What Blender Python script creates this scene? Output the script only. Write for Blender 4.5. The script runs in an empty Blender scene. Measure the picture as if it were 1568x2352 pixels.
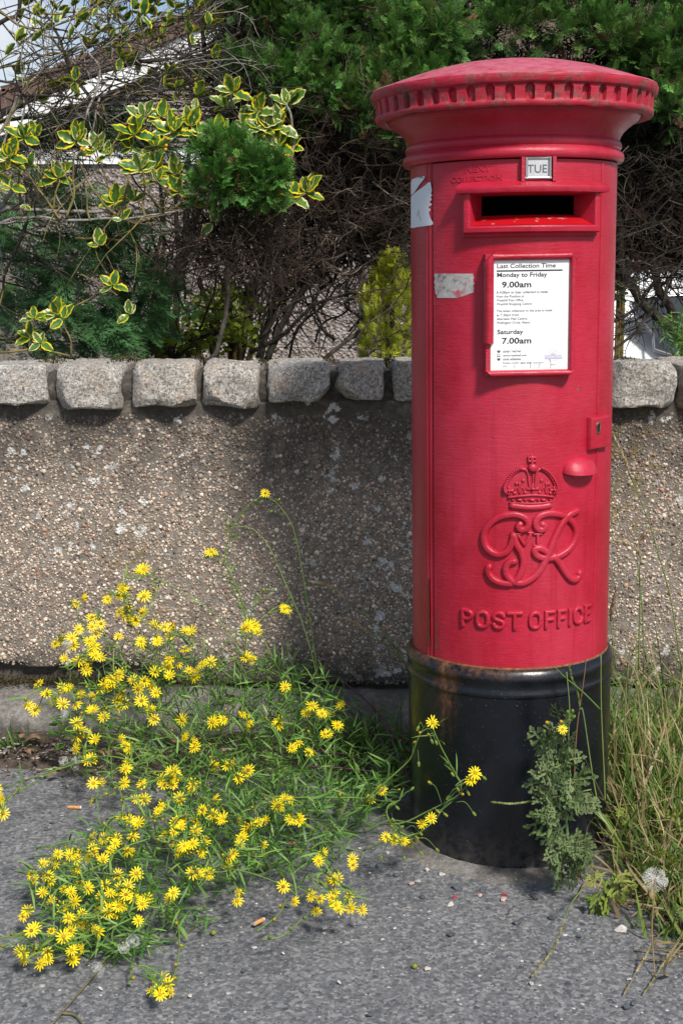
import bpy, bmesh, math, random
import numpy as np
from mathutils import Vector, Matrix, noise as mnoise

random.seed(7)
RNG = np.random.default_rng(7)
scene = bpy.context.scene
COL = scene.collection
PI = math.pi

# ------------------------------------------------------------------ camera
CAM_H, PITCH, FPX = 1.1716, 0.1786, 3044.5      # focal length in pixels of a 1568 px wide frame
cam_data = bpy.data.cameras.new('camera')
cam = bpy.data.objects.new('camera', cam_data)
COL.objects.link(cam)
cam.location = (0, 0, CAM_H)
cam.rotation_euler = (PI / 2 - PITCH, 0, 0)
cam_data.sensor_fit = 'HORIZONTAL'
cam_data.sensor_width = 24.0
cam_data.lens = 24.0 * FPX / 1568.0
cam_data.clip_start = 0.05
cam_data.clip_end = 2000
scene.camera = cam

# ------------------------------------------------------------------ world, sun, exposure
SUN_AZ, SUN_EL = math.radians(25), math.radians(46)   # azimuth to the right of straight behind the camera
sun_dir = Vector((math.sin(SUN_AZ) * math.cos(SUN_EL), -math.cos(SUN_AZ) * math.cos(SUN_EL), math.sin(SUN_EL)))
world = bpy.data.worlds.new('World')
scene.world = world
world.use_nodes = True
wt = world.node_tree
wt.nodes.clear()
w_out = wt.nodes.new('ShaderNodeOutputWorld')
w_bg = wt.nodes.new('ShaderNodeBackground')
w_sky = wt.nodes.new('ShaderNodeTexSky')
w_sky.sky_type = 'NISHITA'
w_sky.sun_disc = False
w_sky.sun_elevation = SUN_EL
w_sky.sun_rotation = math.atan2(sun_dir.x, sun_dir.y)
w_tc = wt.nodes.new('ShaderNodeTexCoord')
w_no = wt.nodes.new('ShaderNodeTexNoise')
w_no.inputs['Scale'].default_value = 3.2
w_no.inputs['Detail'].default_value = 7
w_no.inputs['Roughness'].default_value = 0.58
w_rp = wt.nodes.new('ShaderNodeValToRGB')
w_rp.color_ramp.elements[0].position = 0.50
w_rp.color_ramp.elements[1].position = 0.66
w_mx = wt.nodes.new('ShaderNodeMix')
w_mx.data_type = 'RGBA'
w_mx.inputs[7].default_value = (7.0, 7.3, 7.8, 1)
wt.links.new(w_tc.outputs['Generated'], w_no.inputs['Vector'])
wt.links.new(w_no.outputs['Fac'], w_rp.inputs['Fac'])
wt.links.new(w_rp.outputs['Color'], w_mx.inputs[0])
wt.links.new(w_sky.outputs['Color'], w_mx.inputs[6])
wt.links.new(w_mx.outputs[2], w_bg.inputs['Color'])
w_bg.inputs['Strength'].default_value = 0.105
wt.links.new(w_bg.outputs['Background'], w_out.inputs['Surface'])

sun_data = bpy.data.lights.new('sun', 'SUN')
sun_data.energy = 4.4
sun_data.angle = math.radians(7.5)
sun_data.color = (1.0, 0.95, 0.88)
sun = bpy.data.objects.new('sun', sun_data)
COL.objects.link(sun)
sun.rotation_euler = (-sun_dir).to_track_quat('-Z', 'Y').to_euler()
sun.location = (3, -3, 6)

scene.view_settings.view_transform = 'Standard'
scene.view_settings.look = 'None'
scene.view_settings.gamma = 1
scene.view_settings.exposure = 0.2
scene.render.engine = 'CYCLES'
scene.render.resolution_x, scene.render.resolution_y = 682, 1024
scene.cycles.max_bounces = 6
scene.cycles.transparent_max_bounces = 6

# ------------------------------------------------------------------ pixel helpers (1568 px wide photograph -> world)
FWD = Vector((0, math.cos(PITCH), -math.sin(PITCH)))
UPV = Vector((0, math.sin(PITCH), math.cos(PITCH)))
CAM = Vector((0, 0, CAM_H))
def ray(x, y):
    return FWD + Vector((1, 0, 0)) * ((x - 784) / FPX) + UPV * (-(y - 1176) / FPX)
def at(x, y, Y):
    d = ray(x, y)
    return CAM + d * (Y / d.y)
def on_ground(x, y, z=0.0):
    d = ray(x, y)
    return CAM + d * ((z - CAM_H) / d.z)
def zpx(px, Y):
    return px / FPX * Y

# ------------------------------------------------------------------ object helpers
def tag(o, label=None, cat=None, group=None, kind=None):
    if label: o['label'] = label
    if cat: o['category'] = cat
    if group: o['group'] = group
    if kind: o['kind'] = kind
    return o
def empty(name, loc=(0, 0, 0), label=None, cat=None, group=None):
    o = bpy.data.objects.new(name, None)
    o.empty_display_size = 0.05
    COL.objects.link(o)
    o.location = loc
    return tag(o, label, cat, group)
def link(name, mesh, parent=None, mats=None):
    o = bpy.data.objects.new(name, mesh)
    COL.objects.link(o)
    if parent is not None: o.parent = parent
    if mats is not None and not mesh.materials:
        for m in (mats if isinstance(mats, (list, tuple)) else [mats]): mesh.materials.append(m)
    return o
def to_local(parent, pts):
    inv = parent.matrix_world.inverted() if parent is not None else Matrix()
    return [inv @ Vector(p) for p in pts]

class MB:
    """collects vertices and faces; build() links them as one mesh object"""
    def __init__(s): s.v, s.f, s.mi, s.c = [], [], [], []
    def add(s, vs, fs, mi=0, col=None):
        b = len(s.v)
        s.v.extend([tuple(p) for p in vs])
        s.f.extend([tuple(i + b for i in f) for f in fs])
        s.mi.extend([mi] * len(fs))
        if col is not None: s.c.extend([tuple(col)] * len(vs)) if not isinstance(col, list) else s.c.extend(col)
        return b
    def tube(s, pts, rad, n=6, mi=0, col=None, cap=True):
        pts = [Vector(p) for p in pts]
        m = len(pts)
        if not hasattr(rad, '__len__'): rad = [rad] * m
        vs, fs = [], []
        t0 = (pts[1] - pts[0]).normalized()
        up = Vector((0, 0, 1)) if abs(t0.z) < .9 else Vector((1, 0, 0))
        nrm = t0.cross(up).normalized()
        for i in range(m):
            t = (pts[min(i + 1, m - 1)] - pts[max(i - 1, 0)])
            if t.length < 1e-9: t = t0
            t.normalize()
            nrm = (nrm - t * nrm.dot(t))
            if nrm.length < 1e-6: nrm = t.orthogonal()
            nrm.normalize()
            bn = t.cross(nrm)
            for k in range(n):
                a = 2 * PI * k / n
                vs.append(pts[i] + (nrm * math.cos(a) + bn * math.sin(a)) * rad[i])
        for i in range(m - 1):
            for k in range(n):
                k2 = (k + 1) % n
                fs.append((i * n + k, i * n + k2, (i + 1) * n + k2, (i + 1) * n + k))
        if cap:
            fs.append(tuple(range(n - 1, -1, -1)))
            fs.append(tuple((m - 1) * n + k for k in range(n)))
        s.add(vs, fs, mi, col)
    def box(s, x0, x1, y0, y1, z0, z1, mi=0, col=None):
        vs = [(x0, y0, z0), (x1, y0, z0), (x1, y1, z0), (x0, y1, z0), (x0, y0, z1), (x1, y0, z1), (x1, y1, z1), (x0, y1, z1)]
        fs = [(0, 3, 2, 1), (4, 5, 6, 7), (0, 1, 5, 4), (1, 2, 6, 5), (2, 3, 7, 6), (3, 0, 4, 7)]
        s.add(vs, fs, mi, col)
    def prism(s, outline, d, mi=0):
        """outline: list of 3D points (planar); d: extrusion vector"""
        n = len(outline); d = Vector(d)
        vs = [Vector(p) for p in outline] + [Vector(p) + d for p in outline]
        fs = [tuple(range(n)), tuple(range(2 * n - 1, n - 1, -1))]
        for i in range(n):
            j = (i + 1) % n
            fs.append((i, i + n, j + n, j))
        s.add(vs, fs, mi)
    def lathe(s, prof, n=96, a0=0.0, a1=2 * PI, mi=0):
        """profile of (r, z); angle 0 is local -Y, positive towards +X"""
        full = abs(a1 - a0 - 2 * PI) < 1e-6
        m = n if full else n + 1
        vs, fs = [], []
        for (r, z) in prof:
            for k in range(m):
                a = a0 + (a1 - a0) * k / n
                vs.append((r * math.sin(a), -r * math.cos(a), z))
        for i in range(len(prof) - 1):
            for k in range(n):
                k2 = (k + 1) % m
                fs.append((i * m + k, i * m + k2, (i + 1) * m + k2, (i + 1) * m + k))
        s.add(vs, fs, mi)
    def mesh(s, name, mats=None, smooth=None):
        me = bpy.data.meshes.new(name)
        me.from_pydata(s.v, [], s.f)
        if mats is not None:
            for m in (mats if isinstance(mats, (list, tuple)) else [mats]): me.materials.append(m)
        if any(s.mi): me.polygons.foreach_set('material_index', s.mi)
        if s.c:
            a = me.color_attributes.new('col', 'FLOAT_COLOR', 'POINT')
            arr = np.ones((len(s.v), 4), dtype=np.float32); arr[:, :3] = np.array(s.c, dtype=np.float32)[:, :3]
            a.data.foreach_set('color', arr.ravel())
        me.update()
        if smooth is not None:
            me.polygons.foreach_set('use_smooth', [True] * len(me.polygons))
            if smooth < 180: me.set_sharp_from_angle(angle=math.radians(smooth))
        return me
    def build(s, name, mats, parent=None, smooth=None):
        return link(name, s.mesh(name, mats, smooth), parent)

def fix_normals(me):
    bm = bmesh.new(); bm.from_mesh(me)
    bmesh.ops.recalc_face_normals(bm, faces=bm.faces)
    bm.to_mesh(me); bm.free()

def catmull(P, per=6):
    P = [Vector(p) for p in P]
    if len(P) < 3: 
        return [P[0].lerp(P[1], i / per) for i in range(per + 1)]
    out = []
    for i in range(len(P) - 1):
        p0 = P[i - 1] if i > 0 else P[0] * 2 - P[1]
        p1, p2 = P[i], P[i + 1]
        p3 = P[i + 2] if i + 2 < len(P) else P[-1] * 2 - P[-2]
        for k in range(per):
            t = k / per
            out.append(0.5 * ((2 * p1) + (p2 - p0) * t + (2 * p0 - 5 * p1 + 4 * p2 - p3) * t * t + (3 * p1 - p0 - 3 * p2 + p3) * t ** 3))
    out.append(P[-1])
    return out

def scatter_mesh(name, groups, mats, smooth=False):
    """groups: list of (template verts (n,3), template tris (m,3), M (N,3,3), P (N,3), colours (N,3) or (N,n,3)); one joined mesh"""
    V, F, C = [], [], []
    base = 0
    for tv, tf, M, P, cl in groups:
        tv = np.asarray(tv, float); tf = np.asarray(tf, int)
        N, n = len(P), len(tv)
        if N == 0: continue
        v = np.einsum('nij,kj->nki', M, tv) + P[:, None, :]
        f = tf[None, :, :] + (np.arange(N) * n)[:, None, None] + base
        V.append(v.reshape(-1, 3)); F.append(f.reshape(-1, 3))
        c = np.asarray(cl, float)
        if c.ndim == 2: c = np.repeat(c[:, None, :], n, 1)
        C.append(c.reshape(-1, 3))
        base += N * n
    V = np.concatenate(V); F = np.concatenate(F); C = np.concatenate(C)
    me = bpy.data.meshes.new(name)
    me.vertices.add(len(V)); me.vertices.foreach_set('co', V.astype(np.float32).ravel())
    me.loops.add(len(F) * 3); me.loops.foreach_set('vertex_index', F.astype(np.int32).ravel())
    me.polygons.add(len(F))
    me.polygons.foreach_set('loop_start', (np.arange(len(F)) * 3).astype(np.int32))
    me.polygons.foreach_set('loop_total', np.full(len(F), 3, np.int32))
    a = me.color_attributes.new('col', 'FLOAT_COLOR', 'POINT')
    c4 = np.ones((len(V), 4), np.float32); c4[:, :3] = C
    a.data.foreach_set('color', c4.ravel())
    me.update(calc_edges=True)
    me.validate()
    if smooth: me.polygons.foreach_set('use_smooth', np.ones(len(F), bool))
    for m in (mats if isinstance(mats, (list, tuple)) else [mats]): me.materials.append(m)
    return me

def frames(dirs, roll=None, scale=None, up=(0, 0, 1)):
    """rotation matrices whose local +Y is dirs and local +Z close to up"""
    d = np.asarray(dirs, float); d = d / np.linalg.norm(d, axis=1, keepdims=True)
    u = np.broadcast_to(np.asarray(up, float), d.shape)
    x = np.cross(d, u); ln = np.linalg.norm(x, axis=1, keepdims=True)
    x = np.where(ln < 1e-4, np.array([1.0, 0, 0]), x / np.maximum(ln, 1e-6))
    z = np.cross(x, d)
    if roll is not None:
        c, s = np.cos(roll)[:, None], np.sin(roll)[:, None]
        x, z = x * c + z * s, z * c - x * s
    M = np.stack([x, d, z], axis=2)
    if scale is not None:
        s = np.asarray(scale, float)
        M = M * (s[:, None, None] if s.ndim == 1 else s[:, None, :])
    return M

# ------------------------------------------------------------------ material helper
class Mat:
    def __init__(s, name):
        s.m = bpy.data.materials.new(name); s.m.use_nodes = True
        s.t = s.m.node_tree; s.b = s.t.nodes['Principled BSDF']
        s.pos = s.n('ShaderNodeNewGeometry').outputs['Position']
        s.obj = s.n('ShaderNodeTexCoord').outputs['Object']
    def n(s, typ, **kw):
        nd = s.t.nodes.new(typ)
        for k, v in kw.items():
            if hasattr(nd, k) and k not in nd.inputs: setattr(nd, k, v)
            else: s.set(nd.inputs[k], v)
        return nd
    def set(s, sock, v):
        if isinstance(v, bpy.types.NodeSocket): s.t.links.new(v, sock)
        elif hasattr(v, '__len__') and len(v) == 3 and sock.type == 'RGBA': sock.default_value = (*v, 1)
        else: sock.default_value = v
    def noise(s, scale, detail=4, rough=.55, vec=None, dist=0.0):
        nd = s.n('ShaderNodeTexNoise', Scale=scale, Detail=detail, Roughness=rough, Distortion=dist)
        s.set(nd.inputs['Vector'], vec if vec is not None else s.obj)
        return nd.outputs['Fac']
    def voro(s, scale, vec=None, feature='F1', out='Distance', rnd=1.0):
        nd = s.n('ShaderNodeTexVoronoi'); nd.feature = feature
        s.set(nd.inputs['Scale'], scale); s.set(nd.inputs['Randomness'], rnd)
        s.set(nd.inputs['Vector'], vec if vec is not None else s.obj)
        return nd.outputs[out]
    def scaled(s, v3, vec=None):
        nd = s.n('ShaderNodeMapping'); s.set(nd.inputs['Vector'], vec if vec is not None else s.obj)
        nd.inputs['Scale'].default_value = v3
        return nd.outputs['Vector']
    def ramp(s, fac, stops, interp='LINEAR'):
        nd = s.n('ShaderNodeValToRGB'); cr = nd.color_ramp; cr.interpolation = interp
        while len(cr.elements) < len(stops): cr.elements.new(.5)
        for e, (p, c) in zip(cr.elements, stops):
            e.position = p; e.color = (*c, 1) if hasattr(c, '__len__') else (c, c, c, 1)
        s.set(nd.inputs['Fac'], fac)
        return nd.outputs['Color']
    def step(s, fac, a, b):
        nd = s.n('ShaderNodeMapRange'); nd.interpolation_type = 'SMOOTHSTEP'
        s.set(nd.inputs['Value'], fac); nd.inputs['From Min'].default_value = a; nd.inputs['From Max'].default_value = b
        return nd.outputs['Result']
    def mix(s, fac, a, b, blend='MIX'):
        nd = s.n('ShaderNodeMix'); nd.data_type = 'RGBA'; nd.blend_type = blend
        s.set(nd.inputs[0], fac); s.set(nd.inputs[6], a); s.set(nd.inputs[7], b)
        return nd.outputs[2]
    def math(s, op, a, b=0.0, c=0.0):
        nd = s.n('ShaderNodeMath'); nd.operation = op
        s.set(nd.inputs[0], a); s.set(nd.inputs[1], b); s.set(nd.inputs[2], c)
        return nd.outputs[0]
    def attr(s, name='col', out='Color'):
        nd = s.n('ShaderNodeAttribute'); nd.attribute_name = name
        return nd.outputs[out]
    def xyz(s, vec=None):
        nd = s.n('ShaderNodeSeparateXYZ'); s.set(nd.inputs[0], vec if vec is not None else s.obj)
        return nd.outputs
    def rnd(s):
        return s.n('ShaderNodeObjectInfo').outputs['Random']
    def bump(s, h, strength=.4, dist=.002, nrm=None):
        nd = s.n('ShaderNodeBump', Strength=strength, Distance=dist, Height=h)
        if nrm is not None: s.set(nd.inputs['Normal'], nrm)
        return nd.outputs['Normal']
    def done(s, color=None, rough=None, normal=None, **kw):
        if color is not None: s.set(s.b.inputs['Base Color'], color)
        if rough is not None: s.set(s.b.inputs['Roughness'], rough)
        if normal is not None: s.set(s.b.inputs['Normal'], normal)
        for k, v in kw.items(): s.set(s.b.inputs[k.replace('_', ' ')], v)
        return s.m

def foliage_mat(name, rough=.5, trans=.25, attr=True, color=None, spec=.4, vary=True):
    m = Mat(name)
    c = m.attr() if attr else color
    if vary:
        nz = m.noise(60, 3, vec=m.pos)
        c = m.mix(.5, c, m.mix(nz, (.3, .3, .3), (1.5, 1.5, 1.5)), 'MULTIPLY')
    m.done(c, rough); m.set(m.b.inputs['Specular IOR Level'], spec)
    tr = m.n('ShaderNodeBsdfTranslucent'); m.set(tr.inputs['Color'], c)
    mx = m.n('ShaderNodeMixShader'); mx.inputs[0].default_value = trans
    m.t.links.new(m.b.outputs[0], mx.inputs[1]); m.t.links.new(tr.outputs[0], mx.inputs[2])
    m.t.links.new(mx.outputs[0], m.t.nodes['Material Output'].inputs['Surface'])
    return m.m
# ================================================================== SETTING
WALL_Y = 3.33        # face of the roughcast
# ---- earth sheet to the horizon
m = Mat('earth')
nz = m.noise(18, 8, .65)
earth_mat = m.done(m.ramp(nz, [(.3, (.035, .028, .02)), (.55, (.09, .07, .05)), (.8, (.16, .13, .1))]), .95,
                   m.bump(m.noise(120, 5), .6, .01))
g = MB()
g.add([(-400, -60, -.30), (400, -60, -.30), (400, 900, -.30), (-400, 900, -.30)], [(0, 1, 2, 3)])
tag(g.build('ground', earth_mat), kind='structure')
# ---- garden ground behind the wall: rough lawn and litter
m = Mat('garden_soil')
nz = m.noise(5, 8, .65)
garden_mat = m.done(m.ramp(nz, [(.35, (.05, .035, .022)), (.5, (.11, .085, .055)), (.6, (.06, .085, .025)), (.8, (.10, .13, .04))]), .95,
                    m.bump(m.noise(90, 5), .8, .02))
g = MB()
g.add([(-12, 3.55, -.27), (14, 3.55, -.27), (14, 30, -.27), (-12, 30, -.27)], [(0, 1, 2, 3)])
tag(g.build('garden_ground', garden_mat), kind='structure')

# ---- asphalt footpath
m = Mat('asphalt_binder')
v = m.obj
big = m.noise(1.6, 4, .6)
fine = m.noise(420, 3, .6)
mid = m.noise(90, 5, .7)
c = m.ramp(mid, [(.3, (.10, .098, .094)), (.5, (.20, .192, .18)), (.72, (.32, .305, .285))])
cell = m.voro(150, out='Color')
c = m.mix(.55, c, m.ramp(m.n('ShaderNodeSeparateColor', Color=cell).outputs[0], [(.1, (.05, .053, .06)), (.45, (.13, .13, .135)), (.8, (.27, .26, .25)), (1, (.42, .40, .37))]))
c = m.mix(m.step(big, .48, .66), c, m.mix(1.0, c, (.62, .63, .66), 'MULTIPLY'))
c = m.mix(m.math('MULTIPLY', m.step(m.noise(7, 6, .7), .55, .7), .18), c, (.21, .195, .175))
c = m.mix(1.0, c, (.80, .835, .89), 'MULTIPLY')
h = m.math('ADD', m.math('MULTIPLY', mid, .6), m.math('MULTIPLY', fine, .4))
asphalt_mat = m.done(c, .88, m.bump(h, .7, .004))
def soil_edge(x):        # the ragged line where soil lies over the asphalt
    return 2.99 + .035 * math.sin(x * 5.1 + .7) + .03 * mnoise.noise(Vector((x * 6, 1.3, 0))) + .015 * mnoise.noise(Vector((x * 23, 4.3, 0)))
g = MB()
xs = np.linspace(-3.2, 3.6, 120)
ys = np.concatenate([[-3, -1, .5], np.linspace(1.2, 3.36, 60)])
vs = [(x, y, .004 * mnoise.noise(Vector((x * 2.2, y * 2.2, 0))) + .0012 * mnoise.noise(Vector((x * 17, y * 17, 5)))) for y in ys for x in xs]
nx = len(xs)
g.add(vs, [(j * nx + i, j * nx + i + 1, (j + 1) * nx + i + 1, (j + 1) * nx + i) for j in range(len(ys) - 1) for i in range(nx - 1)])
pavement = tag(g.build('asphalt_pavement', asphalt_mat, smooth=180), kind='structure')
# embedded stone chips (real relief)
m = Mat('asphalt_chip')
nz = m.noise(500, 3, vec=m.pos)
chip_mat = m.done(m.mix(.45, m.attr(), m.mix(nz, (.35, .35, .35), (1.6, 1.6, 1.6)), 'MULTIPLY'), .8, m.bump(m.noise(700, 2, vec=m.pos), .3, .001))
def chip_template(seed, n=7, top=.62, h=.3):
    r = random.Random(seed)
    ang = sorted(2 * PI * (k + r.uniform(-.3, .3)) / n for k in range(n))
    rr = [r.uniform(.7, 1.15) for _ in ang]
    v = [(0, 0, h * r.uniform(.9, 1.1))]
    v += [(top * q * math.cos(a), top * q * math.sin(a), h * r.uniform(.75, 1.05)) for a, q in zip(ang, rr)]
    v += [(q * math.cos(a), q * math.sin(a), -.12) for a, q in zip(ang, rr)]
    f = []
    for k in range(n):
        k2 = (k + 1) % n
        f += [(0, 1 + k, 1 + k2), (1 + k, 1 + n + k, 1 + n + k2), (1 + k, 1 + n + k2, 1 + k2)]
    return v, f
def palette(N, cols, wts):
    w = np.array(wts, float); w /= w.sum()
    c = np.array(cols)[RNG.choice(len(cols), N, p=w)]
    return c * RNG.uniform(.75, 1.25, (N, 1))
CHIP_COLS = [(.062, .069, .080), (.10, .105, .114), (.145, .144, .144), (.22, .213, .205), (.46, .44, .42), (.25, .2, .18)]
groups = []
for k in range(5):
    N = 4300
    Y = 1.85 + 1.3 * RNG.random(N) ** 1.15
    X = (RNG.random(N) - .5) * (.62 * Y)
    s = np.clip(RNG.lognormal(math.log(.0030), .42, N), .0014, .0085)
    ang = RNG.uniform(0, 2 * PI, N)
    tilt = RNG.normal(0, .12, (N, 2))
    M = np.zeros((N, 3, 3))
    M[:, 0, 0] = np.cos(ang); M[:, 0, 1] = -np.sin(ang); M[:, 1, 0] = np.sin(ang); M[:, 1, 1] = np.cos(ang); M[:, 2, 2] = .55
    M[:, 2, 0] = tilt[:, 0]; M[:, 2, 1] = tilt[:, 1]
    M *= s[:, None, None]
    P = np.stack([X, Y, np.array([.004 * mnoise.noise(Vector((x * 2.2, y * 2.2, 0))) for x, y in zip(X, Y)]) - .0003], 1)
    groups.append((*chip_template(k, 5), M, P, palette(N, CHIP_COLS, [4, 5, 5, 3, .5, .3])))
tag(link('stone_chips', scatter_mesh('stone_chips', groups, chip_mat), pavement), kind='stuff')

# ---- strip of soil and litter along the foot of the wall
m = Mat('soil')
nz = m.noise(45, 8, .7)
soil_mat = m.done(m.ramp(nz, [(.3, (.028, .02, .014)), (.5, (.085, .062, .045)), (.66, (.17, .135, .105)), (.85, (.3, .26, .22))]), .95,
                  m.bump(m.noise(160, 6, .7), 1.0, .008))
g = MB()
xs = np.linspace(-2.2, 2.6, 260); nyy = 12
vs = []
for j in range(nyy + 1):
    t = j / nyy
    for x in xs:
        y0 = soil_edge(x)
        if abs(x - .35) < .35: y0 = min(y0, 2.99 - .16 * math.cos((x - .35) / .35 * PI / 2))
        if x > .55: y0 = min(y0, 2.99 - .62 * min(1, (x - .55) / .12) + .03 * mnoise.noise(Vector((x * 14, 7, 0))))
        y = y0 + (3.36 - y0) * t
        z = .006 + .022 * min(1, t * 2.2) + .008 * mnoise.noise(Vector((x * 19, y * 19, 0))) * min(1, t * 5) - (.012 if j == 0 else 0)
        vs.append((x, y, z))
nx = len(xs)
g.add(vs, [(j * nx + i, j * nx + i + 1, (j + 1) * nx + i + 1, (j + 1) * nx + i) for j in range(nyy) for i in range(nx - 1)])
soil = tag(g.build('soil_strip', soil_mat, smooth=180), kind='structure')
groups = []
for k in range(4):
    N = 800
    X = RNG.uniform(-.95, 1.1, N)
    Y = np.array([soil_edge(x) for x in X]) + RNG.normal(.08, .07, N)
    Y = np.clip(Y, 2.2, 3.22)
    s = RNG.uniform(.002, .0062, N)
    M = frames(RNG.normal(0, 1, (N, 3)) * [1, 1, .25], RNG.uniform(-.6, .6, N), np.stack([s * RNG.uniform(.4, 1, N), s * RNG.uniform(.8, 2.2, N), s * .8], 1))
    P = np.stack([X, Y, np.where(Y > 3.0, .03, .012) + RNG.uniform(-.004, .004, N)], 1)
    groups.append((*chip_template(20 + k, 6), M, P, palette(N, [(.16, .1, .06), (.07, .045, .03), (.3, .24, .19), (.42, .38, .33), (.1, .1, .11)], [3, 3, 3, 1, 1.5])))
tag(link('litter', scatter_mesh('litter', groups, chip_mat), soil), kind='stuff')

# ================================================================== BOUNDARY WALL
wall = empty('boundary_wall', (0, WALL_Y, 0), 'low roughcast wall with granite block coping behind the red pillar box', 'wall')
bpy.context.view_layer.update()
def wloc(pts): return [(p[0], p[1] - WALL_Y, p[2]) for p in pts]

def stain(m, c, amount=1.0):
    """weathering of the roughcast in world space: soot below the coping, damp patches, lichens"""
    x, y, z = m.xyz(m.pos)
    n1 = m.noise(3.2, 6, .65, m.pos); n2 = m.noise(16, 5, .6, m.pos)
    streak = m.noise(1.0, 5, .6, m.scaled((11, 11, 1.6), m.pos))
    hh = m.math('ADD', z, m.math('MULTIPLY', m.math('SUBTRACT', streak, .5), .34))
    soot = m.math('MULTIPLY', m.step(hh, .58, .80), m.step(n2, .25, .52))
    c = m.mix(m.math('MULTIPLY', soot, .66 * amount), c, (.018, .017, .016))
    c = m.mix(m.math('MULTIPLY', m.step(m.math('ADD', n1, m.math('MULTIPLY', x, .10)), .52, .68), .4 * amount), c, m.mix(1.0, c, (.36, .33, .29), 'MULTIPLY'))
    damp = m.step(m.math('SUBTRACT', z, m.math('MULTIPLY', n2, .22)), .12, .02)
    c = m.mix(m.math('MULTIPLY', damp, .75 * amount), c, (.035, .032, .028))
    och = m.math('MULTIPLY', m.step(m.noise(2.2, 3, .5, m.scaled((1, 1, .6), m.pos)), .55, .66), m.step(m.noise(30, 5, .7, m.pos), .48, .64))
    c = m.mix(m.math('MULTIPLY', och, .7), c, (.17, .12, .018))
    lich = m.math('MULTIPLY', m.step(m.noise(24, 4, .6, m.pos), .60, .645), m.step(m.noise(4.1, 2, .5, m.scaled((1.3, 1, 1), m.pos)), .40, .55))
    c = m.mix(m.math('MULTIPLY', lich, .8), c, (.62, .62, .60))
    return c
m = Mat('mortar')
c = m.ramp(m.noise(60, 6, .7, m.pos), [(.3, (.13, .112, .092)), (.6, (.29, .25, .21)), (.8, (.38, .34, .29))])
mortar_mat = m.done(stain(m, c), .95, m.bump(m.noise(170, 5, .7, m.pos), .9, .006))
m = Mat('roughcast_stone')
c = m.mix(.35, m.attr(), m.mix(m.noise(400, 2, .5, m.pos), (.45, .45, .45), (1.5, 1.5, 1.5)), 'MULTIPLY')
c = m.mix(.10, m.mix(1.0, c, (1.16, 1.07, 1.0), 'MULTIPLY'), (.41, .352, .305))
pebble_mat = m.done(stain(m, c), .72)

def wall_lip(x):     # lower edge of the roughcast; it has broken away above the footing at left
    return .112 + .05 * max(0, min(1, (-.42 - x) / .12)) + .014 * mnoise.noise(Vector((x * 7, 2, 0)))
def wall_relief(x, z):
    return .010 * mnoise.noise(Vector((x * 2.1, z * 2.1, 3))) + .004 * mnoise.noise(Vector((x * 9, z * 9, 8)))
g = MB()
xs = np.linspace(-1.7, 2.3, 170); zs = [-.3, .0, .09, .10, .11, .12, .13, .14, .15, .16, .175] + list(np.linspace(.2, .856, 34))
vs = []
for z in zs:
    for x in xs:
        lip = wall_lip(x)
        inn = .03 if z < lip else 0
        vs.append((x, inn - wall_relief(x, z), z))
nx = len(xs)
g.add(vs, [(j * nx + i, j * nx + i + 1, (j + 1) * nx + i + 1, (j + 1) * nx + i) for j in range(len(zs) - 1) for i in range(nx - 1)])
g.box(-1.7, 2.3, .08, .30, -.3, .852)
g.build('wall_core', mortar_mat, wall, smooth=60)
# dry-dash pebbles
def pebble_template(seed, n=5):
    r = random.Random(seed)
    v = [(r.uniform(-.15, .15), r.uniform(-.15, .15), r.uniform(.62, .95))]
    a0 = r.uniform(0, 6)
    r1 = [r.uniform(.5, .85) for _ in range(n)]; r2 = [r.uniform(.8, 1.15) for _ in range(n)]
    v += [(r1[k] * math.cos(a0 + 2 * PI * k / n), r1[k] * math.sin(a0 + 2 * PI * k / n), r.uniform(.42, .72)) for k in range(n)]
    v += [(r2[k] * math.cos(a0 + 2 * PI * k / n), r2[k] * math.sin(a0 + 2 * PI * k / n), -.25) for k in range(n)]
    f = []
    for k in range(n):
        k2 = (k + 1) % n
        f += [(0, 1 + k, 1 + k2), (1 + k, 1 + n + k, 1 + n + k2), (1 + k, 1 + n + k2, 1 + k2)]
    return v, f
groups = []
PEB_COLS = [(.40, .34, .275), (.56, .49, .40), (.28, .235, .19), (.15, .12, .095), (.72, .67, .59), (.19, .085, .055), (.34, .2, .135), (.06, .055, .055), (.36, .345, .33)]
for k in range(6):
    N = 7600
    X = RNG.uniform(-1.0, 1.12, N)
    Z = RNG.uniform(.10, .838, N)
    keep = np.array([z < .818 + .022 * mnoise.noise(Vector((x * 9, 1, 0))) and z > wall_lip(x) + .003 for x, z in zip(X, Z)])
    X, Z = X[keep], Z[keep]; N = len(X)
    s = np.clip(RNG.lognormal(math.log(.0029), .38, N), .0016, .0085)
    ang = RNG.uniform(0, 2 * PI, N)
    tl = RNG.normal(0, .35, (N, 2))
    # local z -> world -Y
    ex = np.stack([np.cos(ang), tl[:, 0], np.sin(ang)], 1); ez = np.stack([-np.sin(ang), tl[:, 1], np.cos(ang)], 1)
    ny = np.tile([0, -1.0, 0], (N, 1))
    M = np.stack([ex, ez * RNG.uniform(.65, 1, (N, 1)), ny * RNG.uniform(.4, .75, (N, 1))], 2) * s[:, None, None]
    P = np.stack([X, np.array([-wall_relief(x, z) for x, z in zip(X, Z)]), Z], 1)
    groups.append((*pebble_template(50 + k), M, P, palette(N, PEB_COLS, [5, 4, 4, 3, 1.3, 1, 1.2, 1, 2])))
tag(link('roughcast_pebbles', scatter_mesh('roughcast_pebbles', groups, pebble_mat), wall), kind='stuff')

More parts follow.
